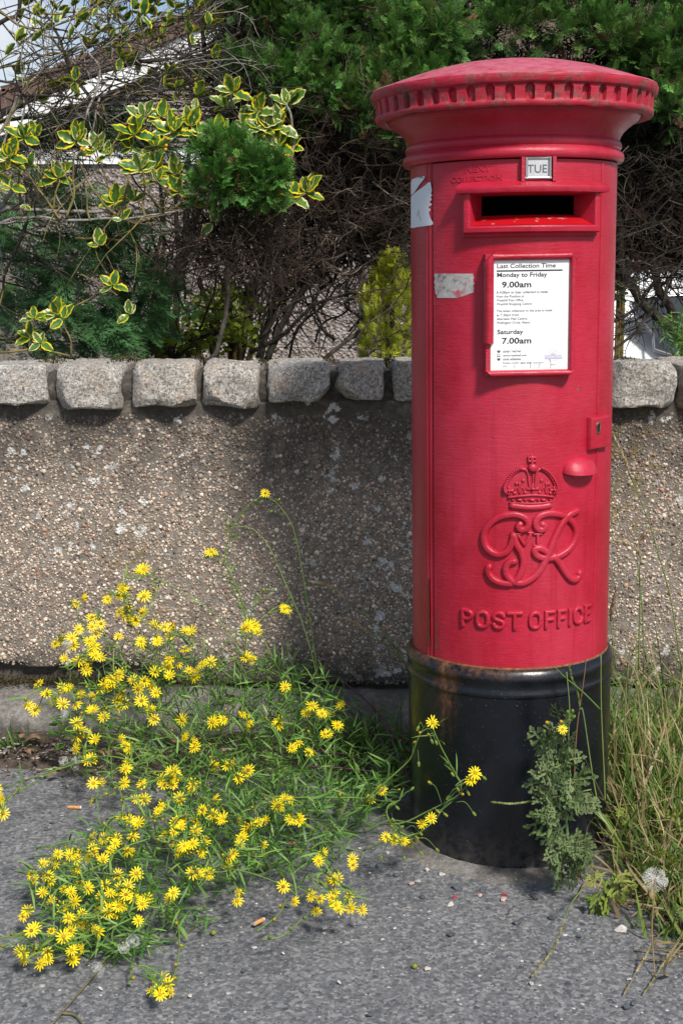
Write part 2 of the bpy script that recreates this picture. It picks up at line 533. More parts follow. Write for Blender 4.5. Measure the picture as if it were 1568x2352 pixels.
# footing
m = Mat('footing_concrete')
c = m.ramp(m.noise(70, 7, .72, m.pos), [(.3, (.12, .108, .095)), (.5, (.24, .222, .2)), (.75, (.40, .38, .35))])
x, y, z = m.xyz(m.pos)
c = m.mix(m.math('MULTIPLY', m.step(m.noise(5, 6, .7, m.pos), .42, .6), .72), c, (.075, .066, .052))
c = m.mix(m.math('MULTIPLY', m.step(m.noise(200, 2, .5, m.pos), .62, .7), .5), c, (.5, .48, .45))
footing_mat = m.done(c, .92, m.bump(m.noise(140, 6, .75, m.pos), 1.0, .007))
g = MB()
prof = [(3.19, -.05), (3.195, .03), (3.205, .055), (3.225, .075), (3.26, .088), (3.30, .096), (3.345, .10), (3.37, .09)]
xs = np.linspace(-1.7, 2.3, 200)
vs = []
for (y, z) in prof:
    for x in xs:
        n1 = mnoise.noise(Vector((x * 4, z * 30, 1))); n2 = mnoise.noise(Vector((x * 22, y * 22, 2)))
        vs.append((x, y - WALL_Y + .026 * n1 + .007 * n2, z + (.02 * n1 + .007 * n2 if z > 0 else 0)))
nx = len(xs)
g.add(vs, [(j * nx + i, j * nx + i + 1, (j + 1) * nx + i + 1, (j + 1) * nx + i) for j in range(len(prof) - 1) for i in range(nx - 1)])
g.build('footing', footing_mat, wall, smooth=180)

# moss: tufts in the joint above the footing and between coping stones
moss_mat = foliage_mat('moss', .9, .1)
blade_t = ([(-.5, 0, 0), (.5, 0, 0), (0, 1, .25)], [(0, 1, 2)])
P, D, C, S = [], [], [], []
def moss_patch(c, rx, ry, rz, n, cols, wts):
    for _ in range(n):
        a, q = random.uniform(0, 2 * PI), math.sqrt(random.random())
        x, z = q * math.cos(a), abs(q * math.sin(a))
        P.append((c[0] + x * rx, c[1] - WALL_Y + random.uniform(-ry, ry), c[2] + z * rz))
        D.append((random.gauss(0, .5), random.gauss(-.5, .5), random.gauss(.7, .4)))
        C.append(random.choices(cols, wts)[0]); S.append(random.uniform(.004, .011))
MC = [(.055, .04, .012), (.03, .02, .01), (.09, .075, .02), (.12, .11, .03)]
for (x0, x1) in ((-40, 330), (410, 560)):
    for q in range(int((x1 - x0) / 12)):
        p = at(x0 + q * 12, 1572, 3.335)
        moss_patch(p, .03, .022, .035 * random.uniform(.4, 1.1), 55, MC, [4, 3, 3, 1])
for (px, py, rx) in ((120, 830, .03), (290, 828, .04), (455, 826, .018), (1425, 832, .05), (895, 832, .02), (755, 826, .014), (603, 834, .012), (1400, 860, .03)):
    moss_patch(at(px, py, 3.42) + Vector((0, 0, -.004)), rx, .06, .018, int(rx * 6000), MC, [4, 4, 2, 1])
D = np.array(D); S = np.array(S)
tag(link('moss', scatter_mesh('moss', [(*blade_t, frames(D, RNG.uniform(0, 6, len(D)), np.stack([S * .5, S, S], 1)), np.array(P), np.array(C))], moss_mat), wall), kind='stuff')

# coping stones
m = Mat('granite')
ob = m.obj
rn = m.rnd()
sp = m.voro(330, out='Color', vec=m.pos)
sp = m.n('ShaderNodeSeparateColor', Color=sp).outputs[0]
c = m.ramp(sp, [(.06, (.04, .04, .042)), (.2, (.2, .195, .19)), (.5, (.46, .445, .425)), (.8, (.62, .6, .57)), (1, (.74, .72, .69))])
c2 = m.ramp(m.noise(130, 5, .75, m.pos), [(.38, (.04, .04, .04)), (.5, (.32, .31, .30)), (.62, (.72, .70, .66))])
c = m.mix(.6, c, c2)
warm = m.step(m.noise(14, 4, .6, m.pos), .5, .72)
c = m.mix(m.math('MULTIPLY', warm, .5), c, (.42, .29, .18))
dk = m.step(m.noise(9, 6, .7, m.pos), .56, .7)
c = m.mix(m.math('MULTIPLY', dk, .45), c, (.06, .058, .055))
c = m.mix(m.math('MULTIPLY', rn, .4), c, m.mix(1.0, c, (.8, .72, .62), 'MULTIPLY'))
c = m.mix(1.0, c, (1.32, 1.28, 1.22), 'MULTIPLY')
c = m.mix(m.math('MULTIPLY', m.step(m.noise(26, 5, .7, m.pos), .60, .66), .5), c, (.62, .61, .57))
granite_mat = m.done(c, .85, m.bump(m.noise(120, 7, .8, m.pos), 1.0, .011))
def rock(sx, sy, sz, seed, rough=.0075, cuts=18, power=20.0):
    rr = random.Random(seed * 17)
    planes = []
    for _ in range(20):      # hewn facets
        pn = Vector((rr.choice((-1, 1)) * rr.uniform(.25, 1), -rr.uniform(.15, 1), rr.uniform(-1, 1))).normalized()
        ext = abs(pn.x) * sx / 2 + abs(pn.y) * sy / 2 + abs(pn.z) * sz / 2
        planes.append((pn, ext - rr.uniform(.006, .034)))
    bm = bmesh.new()
    bmesh.ops.create_cube(bm, size=2)
    bmesh.ops.subdivide_edges(bm, edges=bm.edges[:], cuts=cuts, use_grid_fill=True)
    for v in bm.verts:
        p = v.co
        l = (abs(p.x) ** power + abs(p.y) ** power + abs(p.z) ** power) ** (1 / power)
        q = p / l
        q = Vector((q.x * sx / 2, q.y * sy / 2, q.z * sz / 2))
        o = Vector((seed * 3.7, seed * 1.3, seed * 9.1))
        n = q.normalized()
        d = mnoise.noise(q * 9 + o) * rough * 1.5 + mnoise.noise(q * 28 + o) * rough * .9 + mnoise.noise(q * 75 + o) * rough * .5
        # hewn chamfers: each stone loses corners differently
        d -= max(0, mnoise.noise(Vector((p.x * 1.4, p.y * 1.4, p.z * 1.4)) + o * 2)) * rough * 1.2
        q = q + n * d
        for pn, pd in planes:
            e = q.dot(pn) - pd
            if e > 0: q = q - pn * e * .92
        v.co = q + n * mnoise.noise(q * 60 + o) * .0016
    me = bpy.data.meshes.new('coping_stone')
    bm.to_mesh(me); bm.free()
    me.polygons.foreach_set('use_smooth', [True] * len(me.polygons))
    me.set_sharp_from_angle(angle=math.radians(24))
    return me
STONES = [(-130, -58, 846, 932), (-46, 110, 846, 931), (124, 279, 845, 938), (296, 446, 843, 938), (463, 592, 841, 937), (609, 751, 843, 921), (774, 883, 838, 919), (902, 1020, 842, 921),
          (1035, 1200, 842, 925), (1216, 1392, 840, 935), (1409, 1557, 842, 940), (1567, 1700, 840, 938)]
for i, (x0, x1, y0, y1) in enumerate(STONES):
    a, b = at(x0 - 1, y0 - random.uniform(-2, 5), 3.285), at(x1 + 1, y1 + random.uniform(-3, 3), 3.285)
    w, hgt, dep = b.x - a.x, a.z - b.z, .30
    o = link('coping_stone', rock(w, dep, hgt + .006, i + 1), wall, granite_mat)
    o.location = ((a.x + b.x) / 2, 3.285 - WALL_Y + dep / 2 + random.uniform(-.006, .006), (a.z + b.z) / 2)
    o.rotation_euler = (random.uniform(-.05, .01), random.uniform(-.045, .045), random.uniform(-.06, .06))
# bedding mortar between the stones, set back from their faces
g = MB()
xs = np.linspace(-1.7, 2.3, 300)
zb, zt = .842, .925
for (z, yy) in ((zb - .006, .010), (zb + .03, -.006), (zt - .02, -.002), (zt, .025), (zt + .003, .22)):
    for x in xs:
        g.v.append((x, yy + .012 * mnoise.noise(Vector((x * 17, z * 17, 1))), z + .006 * mnoise.noise(Vector((x * 11, z, 4)))))
nx = len(xs)
g.f = [(j * nx + i, j * nx + i + 1, (j + 1) * nx + i + 1, (j + 1) * nx + i) for j in range(4) for i in range(nx - 1)]
g.mi = [0] * len(g.f)
m = Mat('joint_mortar')
jm = m.done(m.ramp(m.noise(45, 7, .7, m.pos), [(.35, (.022, .019, .015)), (.55, (.075, .066, .055)), (.75, (.19, .175, .155))]), .95, m.bump(m.noise(150, 5, .7, m.pos), 1, .006))
g.build('bedding_mortar', jm, wall, smooth=180)
# ================================================================== PILLAR BOX
PX, PY, R = 0.3534, 2.6579, 0.200
pillar = empty('pillar_box', (PX, PY, 0), 'tall red cast iron pillar box with black base and round dentilled cap', 'postbox')
pillar.matrix_world = Matrix.Translation((PX, PY, 0)) @ Matrix.Rotation(-.0152, 4, 'Y') @ Matrix.Rotation(math.radians(3.1), 4, 'Z')
bpy.context.view_layer.update()
PINV = pillar.matrix_world.inverted()
def pray(x, y):
    return PINV @ CAM, PINV.to_3x3() @ ray(x, y)
def on_cyl(x, y, r=R):
    """pixel -> (arc length, height) on the drum"""
    o, d = pray(x, y)
    a = d.x ** 2 + d.y ** 2; b = o.x * d.x + o.y * d.y; c = o.x ** 2 + o.y ** 2 - r * r
    disc = b * b - a * c
    t = (-b - math.sqrt(max(disc, 0))) / a
    p = o + d * t
    return R * math.atan2(p.x, -p.y), p.z
def on_plane(x, y, yl):
    o, d = pray(x, y)
    p = o + d * ((yl - o.y) / d.y)
    return p.x, p.z
def wrap(u, z, h=0.0):
    a = u / R
    return ((R + h) * math.sin(a), -(R + h) * math.cos(a), z)

def red_paint(name, fade=.25, chips=.0, dirt=0.0, rough=.38, chalk_sheen=0.0):
    m = Mat(name)
    n1 = m.noise(7, 5, .6); n2 = m.noise(40, 5, .65)
    brush = m.noise(1.0, 4, .6, m.scaled((30, 30, 260)))
    c = m.mix(m.step(m.math('ADD', n1, m.math('MULTIPLY', m.math('SUBTRACT', n2, .5), .3)), .3, .7), (.33, .0045, .018), (.43, .013, .040))
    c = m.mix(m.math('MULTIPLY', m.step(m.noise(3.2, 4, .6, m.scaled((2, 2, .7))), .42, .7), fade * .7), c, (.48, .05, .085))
    if chalk_sheen: c = m.mix(m.math('MULTIPLY', m.step(n2, .2, .7), chalk_sheen), c, (.50, .15, .20))  # pale pink: faded paint plus sky sheen painted into the colour
    # weather streaks
    c = m.mix(m.math('MULTIPLY', m.step(m.noise(1.0, 3, .5, m.scaled((60, 60, 2.2))), .55, .75), .45), c, (.27, .003, .013))
    if dirt:
        dm = m.math('MULTIPLY', m.step(m.noise(26, 6, .72), .60 - .16 * dirt, .72 - .1 * dirt), min(1, .85 * dirt))
        c = m.mix(dm, c, m.ramp(m.noise(110, 3), [(.35, (.035, .028, .022)), (.65, (.15, .125, .10))]))
    ck = m.math('MULTIPLY', m.step(m.noise(60, 5, .7), .715 - .05 * chips, .735 - .05 * chips), m.step(n1, .40, .55))
    c = m.mix(m.math('MULTIPLY', ck, .8), c, m.ramp(m.noise(200, 2), [(.4, (.07, .035, .025)), (.6, (.22, .2, .18))]))
    pock = m.step(m.voro(55, feature='F1'), .11, .05)
    pm = m.math('MULTIPLY', pock, m.step(m.noise(14, 2), .56, .62))
    c = m.mix(m.math('MULTIPLY', pm, .75), c, (.16, .012, .016))
    h = m.math('ADD', m.math('MULTIPLY', n2, .5), m.math('MULTIPLY', brush, .38))
    h = m.math('ADD', h, m.math('MULTIPLY', m.noise(260, 2), .18))
    h = m.math('SUBTRACT', h, m.math('MULTIPLY', m.math('ADD', ck, pm), .6))
    return m.done(c, m.math('ADD', m.math('MULTIPLY', n2, .22), rough - .08), m.bump(h, .75, .0022), Specular_IOR_Level=.42)
red = red_paint('red_paint', .45, .75)
red_trim = red_paint('red_paint_trim', .55, .8, .25)
red_cap = red_paint('red_paint_cap', 1.0, .5, .22, .40, .75)  # dome tone is part real fading, part painted sky reflection
red_rim = red_paint('red_paint_rim', .7, 1.0, .85, .55)
m = Mat('dark_inside'); inside_mat = m.done((.003, .003, .003), .9)

m = Mat('black_paint')
x, y, z = m.xyz()
n1 = m.noise(8, 6, .65); n2 = m.noise(60, 5, .7)
c = m.mix(m.step(n1, .4, .7), (.004, .005, .008), (.008, .010, .015))
dust = m.math('MULTIPLY', m.step(m.math('ADD', z, m.math('MULTIPLY', m.noise(1, 4, .6, m.scaled((28, 28, 5))), .12)), .17, .03), m.step(n2, .35, .62))
c = m.mix(m.math('MULTIPLY', dust, .38), c, (.13, .115, .10))
spk = m.step(m.noise(330, 2, .5), .70, .74)
c = m.mix(m.math('MULTIPLY', spk, .5), c, (.2, .19, .18))
# rust run below the door hinge and along the rim under the door
hx = m.math('ABSOLUTE', m.math('ADD', x, .150))
run = m.math('MULTIPLY', m.step(m.math('ADD', hx, m.math('MULTIPLY', m.noise(30, 4), .03)), .042, .012), m.step(m.math('ADD', z, m.math('MULTIPLY', m.noise(1, 3, .5, m.scaled((70, 70, 6))), .22)), .34, .50))
rimr = m.math('MULTIPLY', .6, m.math('MULTIPLY', m.step(m.math('ADD', z, m.math('MULTIPLY', m.noise(22, 4), .03)), .412, .432), m.step(x, .1, -.12)))
rust = m.math('MULTIPLY', m.math('MAXIMUM', run, rimr), m.step(m.noise(50, 5, .7), .33, .58))
c = m.mix(m.math('MULTIPLY', rust, .62), c, m.ramp(m.noise(120, 4), [(.3, (.07, .025, .01)), (.6, (.26, .10, .03)), (.8, (.40, .2, .07))]))
rg = m.math('ADD', m.math('ADD', .17, m.math('MULTIPLY', n2, .16)), m.math('MULTIPLY', m.math('MAXIMUM', dust, rust), .4))
h = m.math('ADD', m.math('MULTIPLY', n2, .5), m.math('MULTIPLY', m.noise(18, 5, .6), .9))
black_mat = m.done(c, rg, m.bump(h, .42, .0022))
m = Mat('rust'); rust_mat = m.done(m.ramp(m.noise(90, 6, .7), [(.3, (.05, .02, .012)), (.55, (.2, .08, .03)), (.8, (.36, .18, .08))]), .9, m.bump(m.noise(200, 4), .8, .002))

# ---- black base with ring mouldings
g = MB()
g.lathe([(.2045, -.03), (.2045, .02), (.2062, .14), (.2085, .34), (.2088, .362), (.2118, .3645), (.2125, .369), (.2112, .3735), (.2096, .377), (.2096, .392), (.2120, .3955), (.2122, .401), (.2108, .407), (.2075, .414), (.2035, .4185), (.196, .4205), (.185, .4205)], 120)
g.build('base', black_mat, pillar, 40)
# ---- geometry of the door
u_seam = on_cyl(995.5, 900)[0]
A0 = u_seam / R
A1 = math.radians(78)
Z0, Z1 = .4215, 1.374
slot_l, slot_t = on_cyl(1088, 441); slot_r, slot_b = on_cyl(1349, 516)
slot_z1 = on_cyl(1218, 443)[1]; slot_z0 = on_cyl(1218, 516)[1]
# ---- drum (everything that is not the door)
g = MB()
GAP = .019
ra = R - .0015
prof = [(ra, .405), (ra, .9), (ra, 1.392), (ra - .02, 1.392)]
g.lathe(prof, 90, A1 + .008, 2 * PI + A0 - GAP)
a_end = A0 - GAP
for a, sgn in ((a_end, 1), (A1 + .008, -1)):       # returns into the seam
    vs = [(r * math.sin(a), -r * math.cos(a), z) for z in (.405, 1.392) for r in (ra, ra - .03)]
    g.add(vs, [(0, 1, 3, 2)])
# vertical flute lines on the drum beside the hinge
for du in (-.020, -.0085):
    a = A0 + du / R - .006
    g.tube([((ra - .0006) * math.sin(a), -(ra - .0006) * math.cos(a), z) for z in np.linspace(.42, 1.385, 8)], .0022, 6)
drum = g.build('drum', red, pillar, 35)
g = MB()
g.lathe([(R - .007, .415), (R - .007, 1.385)], 4, A0 - .035, A0 + .006)
g.build('seam_shade_strip', inside_mat, pillar, 40)  # black strip added behind the gap to paint its shade
g = MB()
g.lathe([(.165, .40), (.165, 1.39)], 48, math.radians(75), math.radians(285))
g.build('lining', inside_mat, pillar, 40)
# ---- door panel with the real letter opening
g = MB()
us = sorted(set([round(float(a), 5) for a in np.linspace(A0, A1, 74)] + [round(slot_l / R, 5), round(slot_r / R, 5)]))
zs = sorted(set([round(float(z), 5) for z in np.linspace(Z0, Z1, 40)] + [round(slot_z0, 5), round(slot_z1, 5)]))
sl, sr, sb, st_ = round(slot_l / R, 5), round(slot_r / R, 5), round(slot_z0, 5), round(slot_z1, 5)
vs = [(R * math.sin(a), -R * math.cos(a), z) for z in zs for a in us]
fs = []
nu = len(us)
for j in range(len(zs) - 1):
    for i in range(nu - 1):
        if us[i] >= sl - 1e-6 and us[i + 1] <= sr + 1e-6 and zs[j] >= sb - 1e-6 and zs[j + 1] <= st_ + 1e-6: continue
        fs.append((j * nu + i, j * nu + i + 1, (j + 1) * nu + i + 1, (j + 1) * nu + i))
g.add(vs, fs)
# door edges turned inwards
def edge_strip(pts):
    vs = []
    for (a, z) in pts: vs += [(R * math.sin(a), -R * math.cos(a), z), ((R - .012) * math.sin(a), -(R - .012) * math.cos(a), z)]
    g.add(vs, [(2 * i, 2 * i + 1, 2 * i + 3, 2 * i + 2) for i in range(len(pts) - 1)])
edge_strip([(A0, z) for z in np.linspace(Z0, Z1, 12)])
edge_strip([(A1, z) for z in np.linspace(Z0, Z1, 12)])
edge_strip([(a, Z0) for a in us]); edge_strip([(a, Z1) for a in us])
door = g.build('door', red, pillar, 40)
# raised bead along the closing edge of the door
g = MB()
ub = on_cyl(1377, 700)[0]
g.tube([wrap(ub, z, -.0008) for z in np.linspace(Z0 + .004, Z1 - .004, 12)], .0034, 8)
g.build('edge_bead', red_trim, door, 60)
# rust along the foot of the door
g = MB()
g.lathe([(R + .0015, .4165), (R + .0022, .4195), (R + .0002, .4225)], 90, A0 - .12, A1 - .1)
g.build('rust_line', rust_mat, pillar, 60)

# ---- cornice below the cap
g = MB()
g.lathe([(.190, 1.376), (.2085, 1.3765), (.2118, 1.380), (.2128, 1.386), (.2118, 1.392), (.2065, 1.396), (.2045, 1.399), (.2075, 1.4025), (.2082, 1.408), (.2062, 1.413), (.203, 1.4165), (.2055, 1.424), (.2105, 1.4325), (.219, 1.441), (.230, 1.449), (.2385, 1.455), (.2425, 1.462), (.2435, 1.470), (.20, 1.472)], 128)
g.build('cornice', red_trim, pillar, 45)
# ---- rim with its row of round-headed recesses
NA = 48
g = MB()
nth = NA * 18
zz = [(0.0, .2628), (.05, .2650), (.12, .2660), (.18, .2655), (.215, .2640), (.25, .2640), (.31, .2642), (.37, .2645), (.43, .2648), (.49, .2652), (.55, .2656), (.60, .2660), (.65, .2664), (.685, .2668), (.70, .2700), (.76, .2722), (.88, .2735), (.96, .2739), (1.0, .2728)]
zr0, zr1 = 1.4594, 1.5140
vs = []
for (t, r) in zz:
    for k in range(nth):
        a = 2 * PI * k / nth
        s = ((k % 18) + .5) / 18 - .5           # position within one bay, -.5 .. .5
        half = .215
        rec = 0
        if .20 < t < .69 and abs(s) < half:
            top = .66 - .17 * (1 - math.sqrt(max(0, 1 - (s / half) ** 2)))
            if t <= top + .02: rec = .0085 + .002 * mnoise.noise(Vector((k * .3, t * 5, 0)))
        w = .0012 * mnoise.noise(Vector((math.sin(a) * 9, math.cos(a) * 9, t * 3)))
        vs.append(((r - rec + w) * math.sin(a), -(r - rec + w) * math.cos(a), zr0 + (zr1 - zr0) * t + w))
fs = [(j * nth + k, j * nth + (k + 1) % nth, (j + 1) * nth + (k + 1) % nth, (j + 1) * nth + k) for j in range(len(zz) - 1) for k in range(nth)]
g.add(vs, fs)
g.lathe([(.240, 1.4685), (.244, 1.4625), (.250, 1.4585), (.2628, 1.4594)], 128)
g.build('cap_rim', red_rim, pillar, 50)
# ---- dome
g = MB()
g.lathe([(.2728, 1.5140), (.271, 1.5164), (.266, 1.5176), (.258, 1.5200), (.235, 1.5285), (.205, 1.5385), (.17, 1.5490), (.13, 1.5585), (.09, 1.5650), (.05, 1.5682), (.02, 1.5692), (.0, 1.5694)], 128)
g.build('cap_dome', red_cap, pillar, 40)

# ---- framed rings swept round a rectangle
def rect_ring(rect, n):
    l, r, b, t = rect
    P = []
    for k in range(n): P.append((l + (r - l) * k / n, b))
    for k in range(n): P.append((r, b + (t - b) * k / n))
    for k in range(n): P.append((r - (r - l) * k / n, t))
    for k in range(n): P.append((l, t - (t - b) * k / n))
    return P
def ring_frame(mb, rings, mapf, n=14):
    """rings: list of (rect, height)"""
    vs = []
    for rect, h in rings: vs += [mapf(u, z, h) for (u, z) in rect_ring(rect, n)]
    m_ = 4 * n
    fs = [(j * m_ + k, j * m_ + (k + 1) % m_, (j + 1) * m_ + (k + 1) % m_, (j + 1) * m_ + k) for j in range(len(rings) - 1) for k in range(m_)]
    mb.add(vs, fs)
def grow(rect, d): return (rect[0] - d, rect[1] + d, rect[2] - d, rect[3] + d)

# ---- letter slot surround
inner = (slot_l, slot_r, slot_z0, slot_z1)
g = MB()
ring_frame(g, [(grow(inner, .021), -.002), (grow(inner, .020), .006), (grow(inner, .016), .0085), (grow(inner, .0145), .0085), (grow(inner, .0138), .015), (grow(inner, .0115), .0185), (grow(inner, .004), .0195), (grow(inner, .001), .0175), (inner, .013), (inner, -.020), (grow(inner, -.002), -.034)], wrap)
slot = g.build('letter_slot', red_trim, door, 40)
# hood over the slot
g = MB()
hl, hr = on_cyl(1063, 428)[0], on_cyl(1371, 428)[0]
hz0, hz1 = slot_z1 + .0015, slot_z1 + .0195
rows = [(-.002, hz1 + .004), (.010, hz1 + .001), (.0225, hz1 - .004), (.0275, hz1 - .007), (.0285, hz1 - .012), (.026, hz0), (.006, hz0 - .001)]
n = 28
vs = [wrap(hl + (hr - hl) * k / n, z + .0006 * mnoise.noise(Vector((k * .7, z * 90, 0))), h) for (h, z) in rows for k in range(n + 1)]
g.add(vs, [(j * (n + 1) + k, (j + 1) * (n + 1) + k, (j + 1) * (n + 1) + k + 1, j * (n + 1) + k + 1) for j in range(len(rows) - 1) for k in range(n)])
for k in (0, n): g.add([wrap(hl + (hr - hl) * k / n, z, h) for (h, z) in rows], [tuple(range(len(rows)))])
g.build('slot_hood', red_trim, slot, 40)
# sloping tray behind the lip
g = MB()
n = 24
vs = [wrap(inner[0] + (inner[1] - inner[0]) * k / n, z, h) for (h, z) in ((.012, slot_z0 + .0005), (-.030, slot_z0 + .019), (-.034, slot_z0 + .015)) for k in range(n + 1)]
g.add(vs, [(j * (n + 1) + k, j * (n + 1) + k + 1, (j + 1) * (n + 1) + k + 1, (j + 1) * (n + 1) + k) for j in range(2) for k in range(n)])
m = Mat('red_tray'); nz = m.noise(50, 4)
tray_mat = m.done(m.mix(m.step(m.noise(35, 5, .7), .62, .68), (.46, .006, .012), (.42, .33, .31)), .35, m.bump(nz, .3, .001))
g.build('slot_tray', tray_mat, slot, 60)

# ---- day tablet reading TUE
def textgeo(s, bold=0.0):
    cu = bpy.data.curves.new('lettering', 'FONT'); cu.body = s; cu.size = 1; cu.offset = bold; cu.resolution_u = 3
    ob = bpy.data.objects.new('lettering', cu); COL.objects.link(ob)
    dg = bpy.context.evaluated_depsgraph_get()
    me = bpy.data.meshes.new_from_object(ob.evaluated_get(dg))
    v = np.array([tuple(p.co) for p in me.vertices]); f = [tuple(p.vertices) for p in me.polygons]
    bpy.data.objects.remove(ob); bpy.data.curves.remove(cu); bpy.data.meshes.remove(me)
    return v, f
m = Mat('steel'); steel_mat = m.done(m.mix(m.noise(60, 4), (.3, .3, .3), (.55, .55, .56)), .38, m.bump(m.noise(90, 4), .3, .001), Metallic=.85)
m = Mat('enamel')
en_mat = m.done(m.mix(m.noise(1, 5, .7, m.scaled((160, 160, 30))), (.32, .34, .36), (.62, .64, .66)), .4)
m = Mat('ink'); ink_mat = m.done((.018, .018, .022), .6)
m = Mat('tablet_ink'); tink_mat = m.done((.10, .11, .13), .6)
tl, tt = on_plane(1206, 361, -.206); tr_, tb = on_plane(1266, 410, -.206)
tablet = empty('day_tablet'); tablet.parent = pillar
g = MB()
g.box(tl, tr_, -.204, -.198, tb, tt); g.build('tablet_back', en_mat, tablet)
g = MB()
for (a, b, c_, d_) in ((tl - .001, tl + .0055, tb, tt), (tr_ - .0055, tr_ + .001, tb, tt)):
    g.tube([((a + b) / 2, -.2055, c_), ((a + b) / 2, -.2055, d_)], .0032, 8)
g.tube([(tl, -.2055, tb + .002), (tr_, -.2055, tb + .002)], .0030, 8)
g.box(tl, tr_, -.2065, -.2, tt - .0018, tt + .0008)
g.build('tablet_frame', steel_mat, tablet, 60)
for (x0, x1) in ((tl - .0075, tl - .0015), (tr_ + .0015, tr_ + .0075)):
    g = MB(); g.box(x0, x1, -.212, -.196, tb - .004, tt + .001); g.build('tablet_guide', red_trim, pillar)
v, f = textgeo('TUE', .0)
v = v - v.min(0); v = v / v.max(0).clip(1e-6)
x0, z0 = on_plane(1211, 396, -.2045); x1, z1 = on_plane(1256, 377, -.2045)
g = MB(); g.add([(x0 + p[0] * (x1 - x0), -.2047, z0 + p[1] * (z1 - z0)) for p in v], f)
for q in ((.03, .27), (.40, .62), (.74, .97)):   # little foot serifs
    pass
g.build('tablet_lettering', tink_mat, tablet)

# ---- NEXT COLLECTION cast faintly into the door
def raised_text(s, x0, x1, ytop, ybot, h, name, mat, parent, bold=0.0):
    v, f = textgeo(s, bold)
    mn, mx = v.min(0), v.max(0)
    ua, _ = on_cyl(x0, (ytop + ybot) / 2); ub_, _ = on_cyl(x1, (ytop + ybot) / 2)
    xm = (x0 + x1) / 2
    zt_, zb_ = on_cyl(xm, ytop)[1], on_cyl(xm, ybot)[1]
    P = [(ua + (p[0] - mn[0]) / (mx[0] - mn[0]) * (ub_ - ua), zb_ + (p[1] - mn[1]) / (mx[1] - mn[1]) * (zt_ - zb_)) for p in v]
    g = MB(); n = len(P)
    g.add([wrap(u, z, h) for (u, z) in P] + [wrap(u, z, -.0005) for (u, z) in P], list(f))
    from collections import Counter
    ec = Counter()
    for fc in f:
        for i in range(len(fc)): ec[tuple(sorted((fc[i], fc[(i + 1) % len(fc)])))] += 1
    g.add([], [])
    side = [(a, b, b + n, a + n) for (a, b), c_ in ec.items() if c_ == 1]
    g.f += side; g.mi += [0] * len(side)
    o = g.build(name, mat, parent)
    fix_normals(o.data)
    return o
raised_text('NEXT', 1068, 1127, 380, 394, .0012, 'cast_word', red_trim, door, .012)
raised_text('COLLECTION', 1037, 1153, 403, 416, .0012, 'cast_word', red_trim, door, .012)

# ---- notice plate: flat panel in a moulded frame
YP = -.207
outer = (*[on_plane(1112, 722, YP - .006)[0], on_plane(1322, 722, YP - .006)[0]], on_plane(1216, 866, YP - .006)[1], on_plane(1216, 578, YP - .006)[1])
innr = (on_plane(1134, 722, YP)[0], on_plane(1305, 722, YP)[0], on_plane(1216, 848, YP)[1], on_plane(1216, 598, YP)[1])
notice = empty('notice_plate'); notice.parent = pillar
ol, orr, ob_, ot = outer; il, ir, ib, it = innr
g = MB()
g.box(ol + .003, orr - .003, YP + .002, -.172, ob_ + .003, ot - .003)
g.build('backing_box', red_trim, notice)
def moulding(p0, p1, wdt, name='frame_moulding', mitre=(1, 1), hgt=.0115):
    """half-round bar on the plate plane from p0 to p1 (x, z of its centre line)"""
    p0, p1 = Vector((p0[0], p0[1])), Vector((p1[0], p1[1]))
    t = (p1 - p0).normalized(); nrm = Vector((-t.y, t.x))
    g = MB(); nseg, ns = 14, 9
    for i in range(nseg + 1):
        for k in range(ns):
            s = -1 + 2 * k / (ns - 1)
            off = s * wdt / 2
            q0 = p0 + t * (off * mitre[0]) * 1.0; q1 = p1 - t * (off * mitre[1])
            c = q0.lerp(q1, i / nseg) + nrm * off
            hh = hgt * max(0, 1 - abs(s) ** 2.6) ** .6
            w = .0005 * mnoise.noise(Vector((c.x * 90, c.y * 90, s)))
            g.v.append((c.x, YP + .002 - hh - w, c.y))
    g.f = [(i * ns + k, (i + 1) * ns + k, (i + 1) * ns + k + 1, i * ns + k + 1) for i in range(nseg) for k in range(ns - 1)]
    g.f += [tuple(range(ns)), tuple(nseg * ns + k for k in range(ns - 1, -1, -1))]
    g.mi = [0] * len(g.f)
    o = g.build(name, red_trim, notice, 50); fix_normals(o.data); return o
wl = il - ol; wr = orr - ir; wt_ = ot - it; wb = ib - ob_
moulding((ir + wr / 2, (ob_ + ib) / 2), (ol + wl / 2, (ob_ + ib) / 2), wb, mitre=(1, 1))
moulding((ol + wl / 2, (ot + it) / 2), (ir + wr / 2, (ot + it) / 2), wt_, mitre=(1, 1))
moulding((ir + wr / 2, (ot + it) / 2), (ir + wr / 2, (ob_ + ib) / 2), wr, mitre=(1, 1))
zbreak = on_plane(1125, 788, YP)[1]
moulding((ol + wl / 2, zbreak), (ol + wl / 2, (ot + it) / 2), wl * 1.02, mitre=(0, 1), hgt=.0135)
g = MB(); g.box(ol + .004, il - .006, YP - .001, YP + .006, ib - .002, zbreak - .001)
tag(g.build('frame_backing', red_trim, notice), 'bare flat strip where the lower left frame moulding has broken off')
m = Mat('notice_sheet')
x, y, z = m.xyz()
c = m.mix(m.math('MULTIPLY', m.step(m.noise(20, 5, .7), .6, .75), .35), (.78, .79, .80), (.62, .56, .42))
sheet_mat = m.done(c, .25)
g = MB(); g.box(il - .008, ir + .002, YP - .0005, YP + .004, ib - .003, it + .002)
sheet = g.build('notice_sheet', sheet_mat, notice)
def c4(cx, cy): return (1600 + .6378 * cx) / 1.7417, (950 + .6378 * cy) / 1.7417
YT = YP - .0009
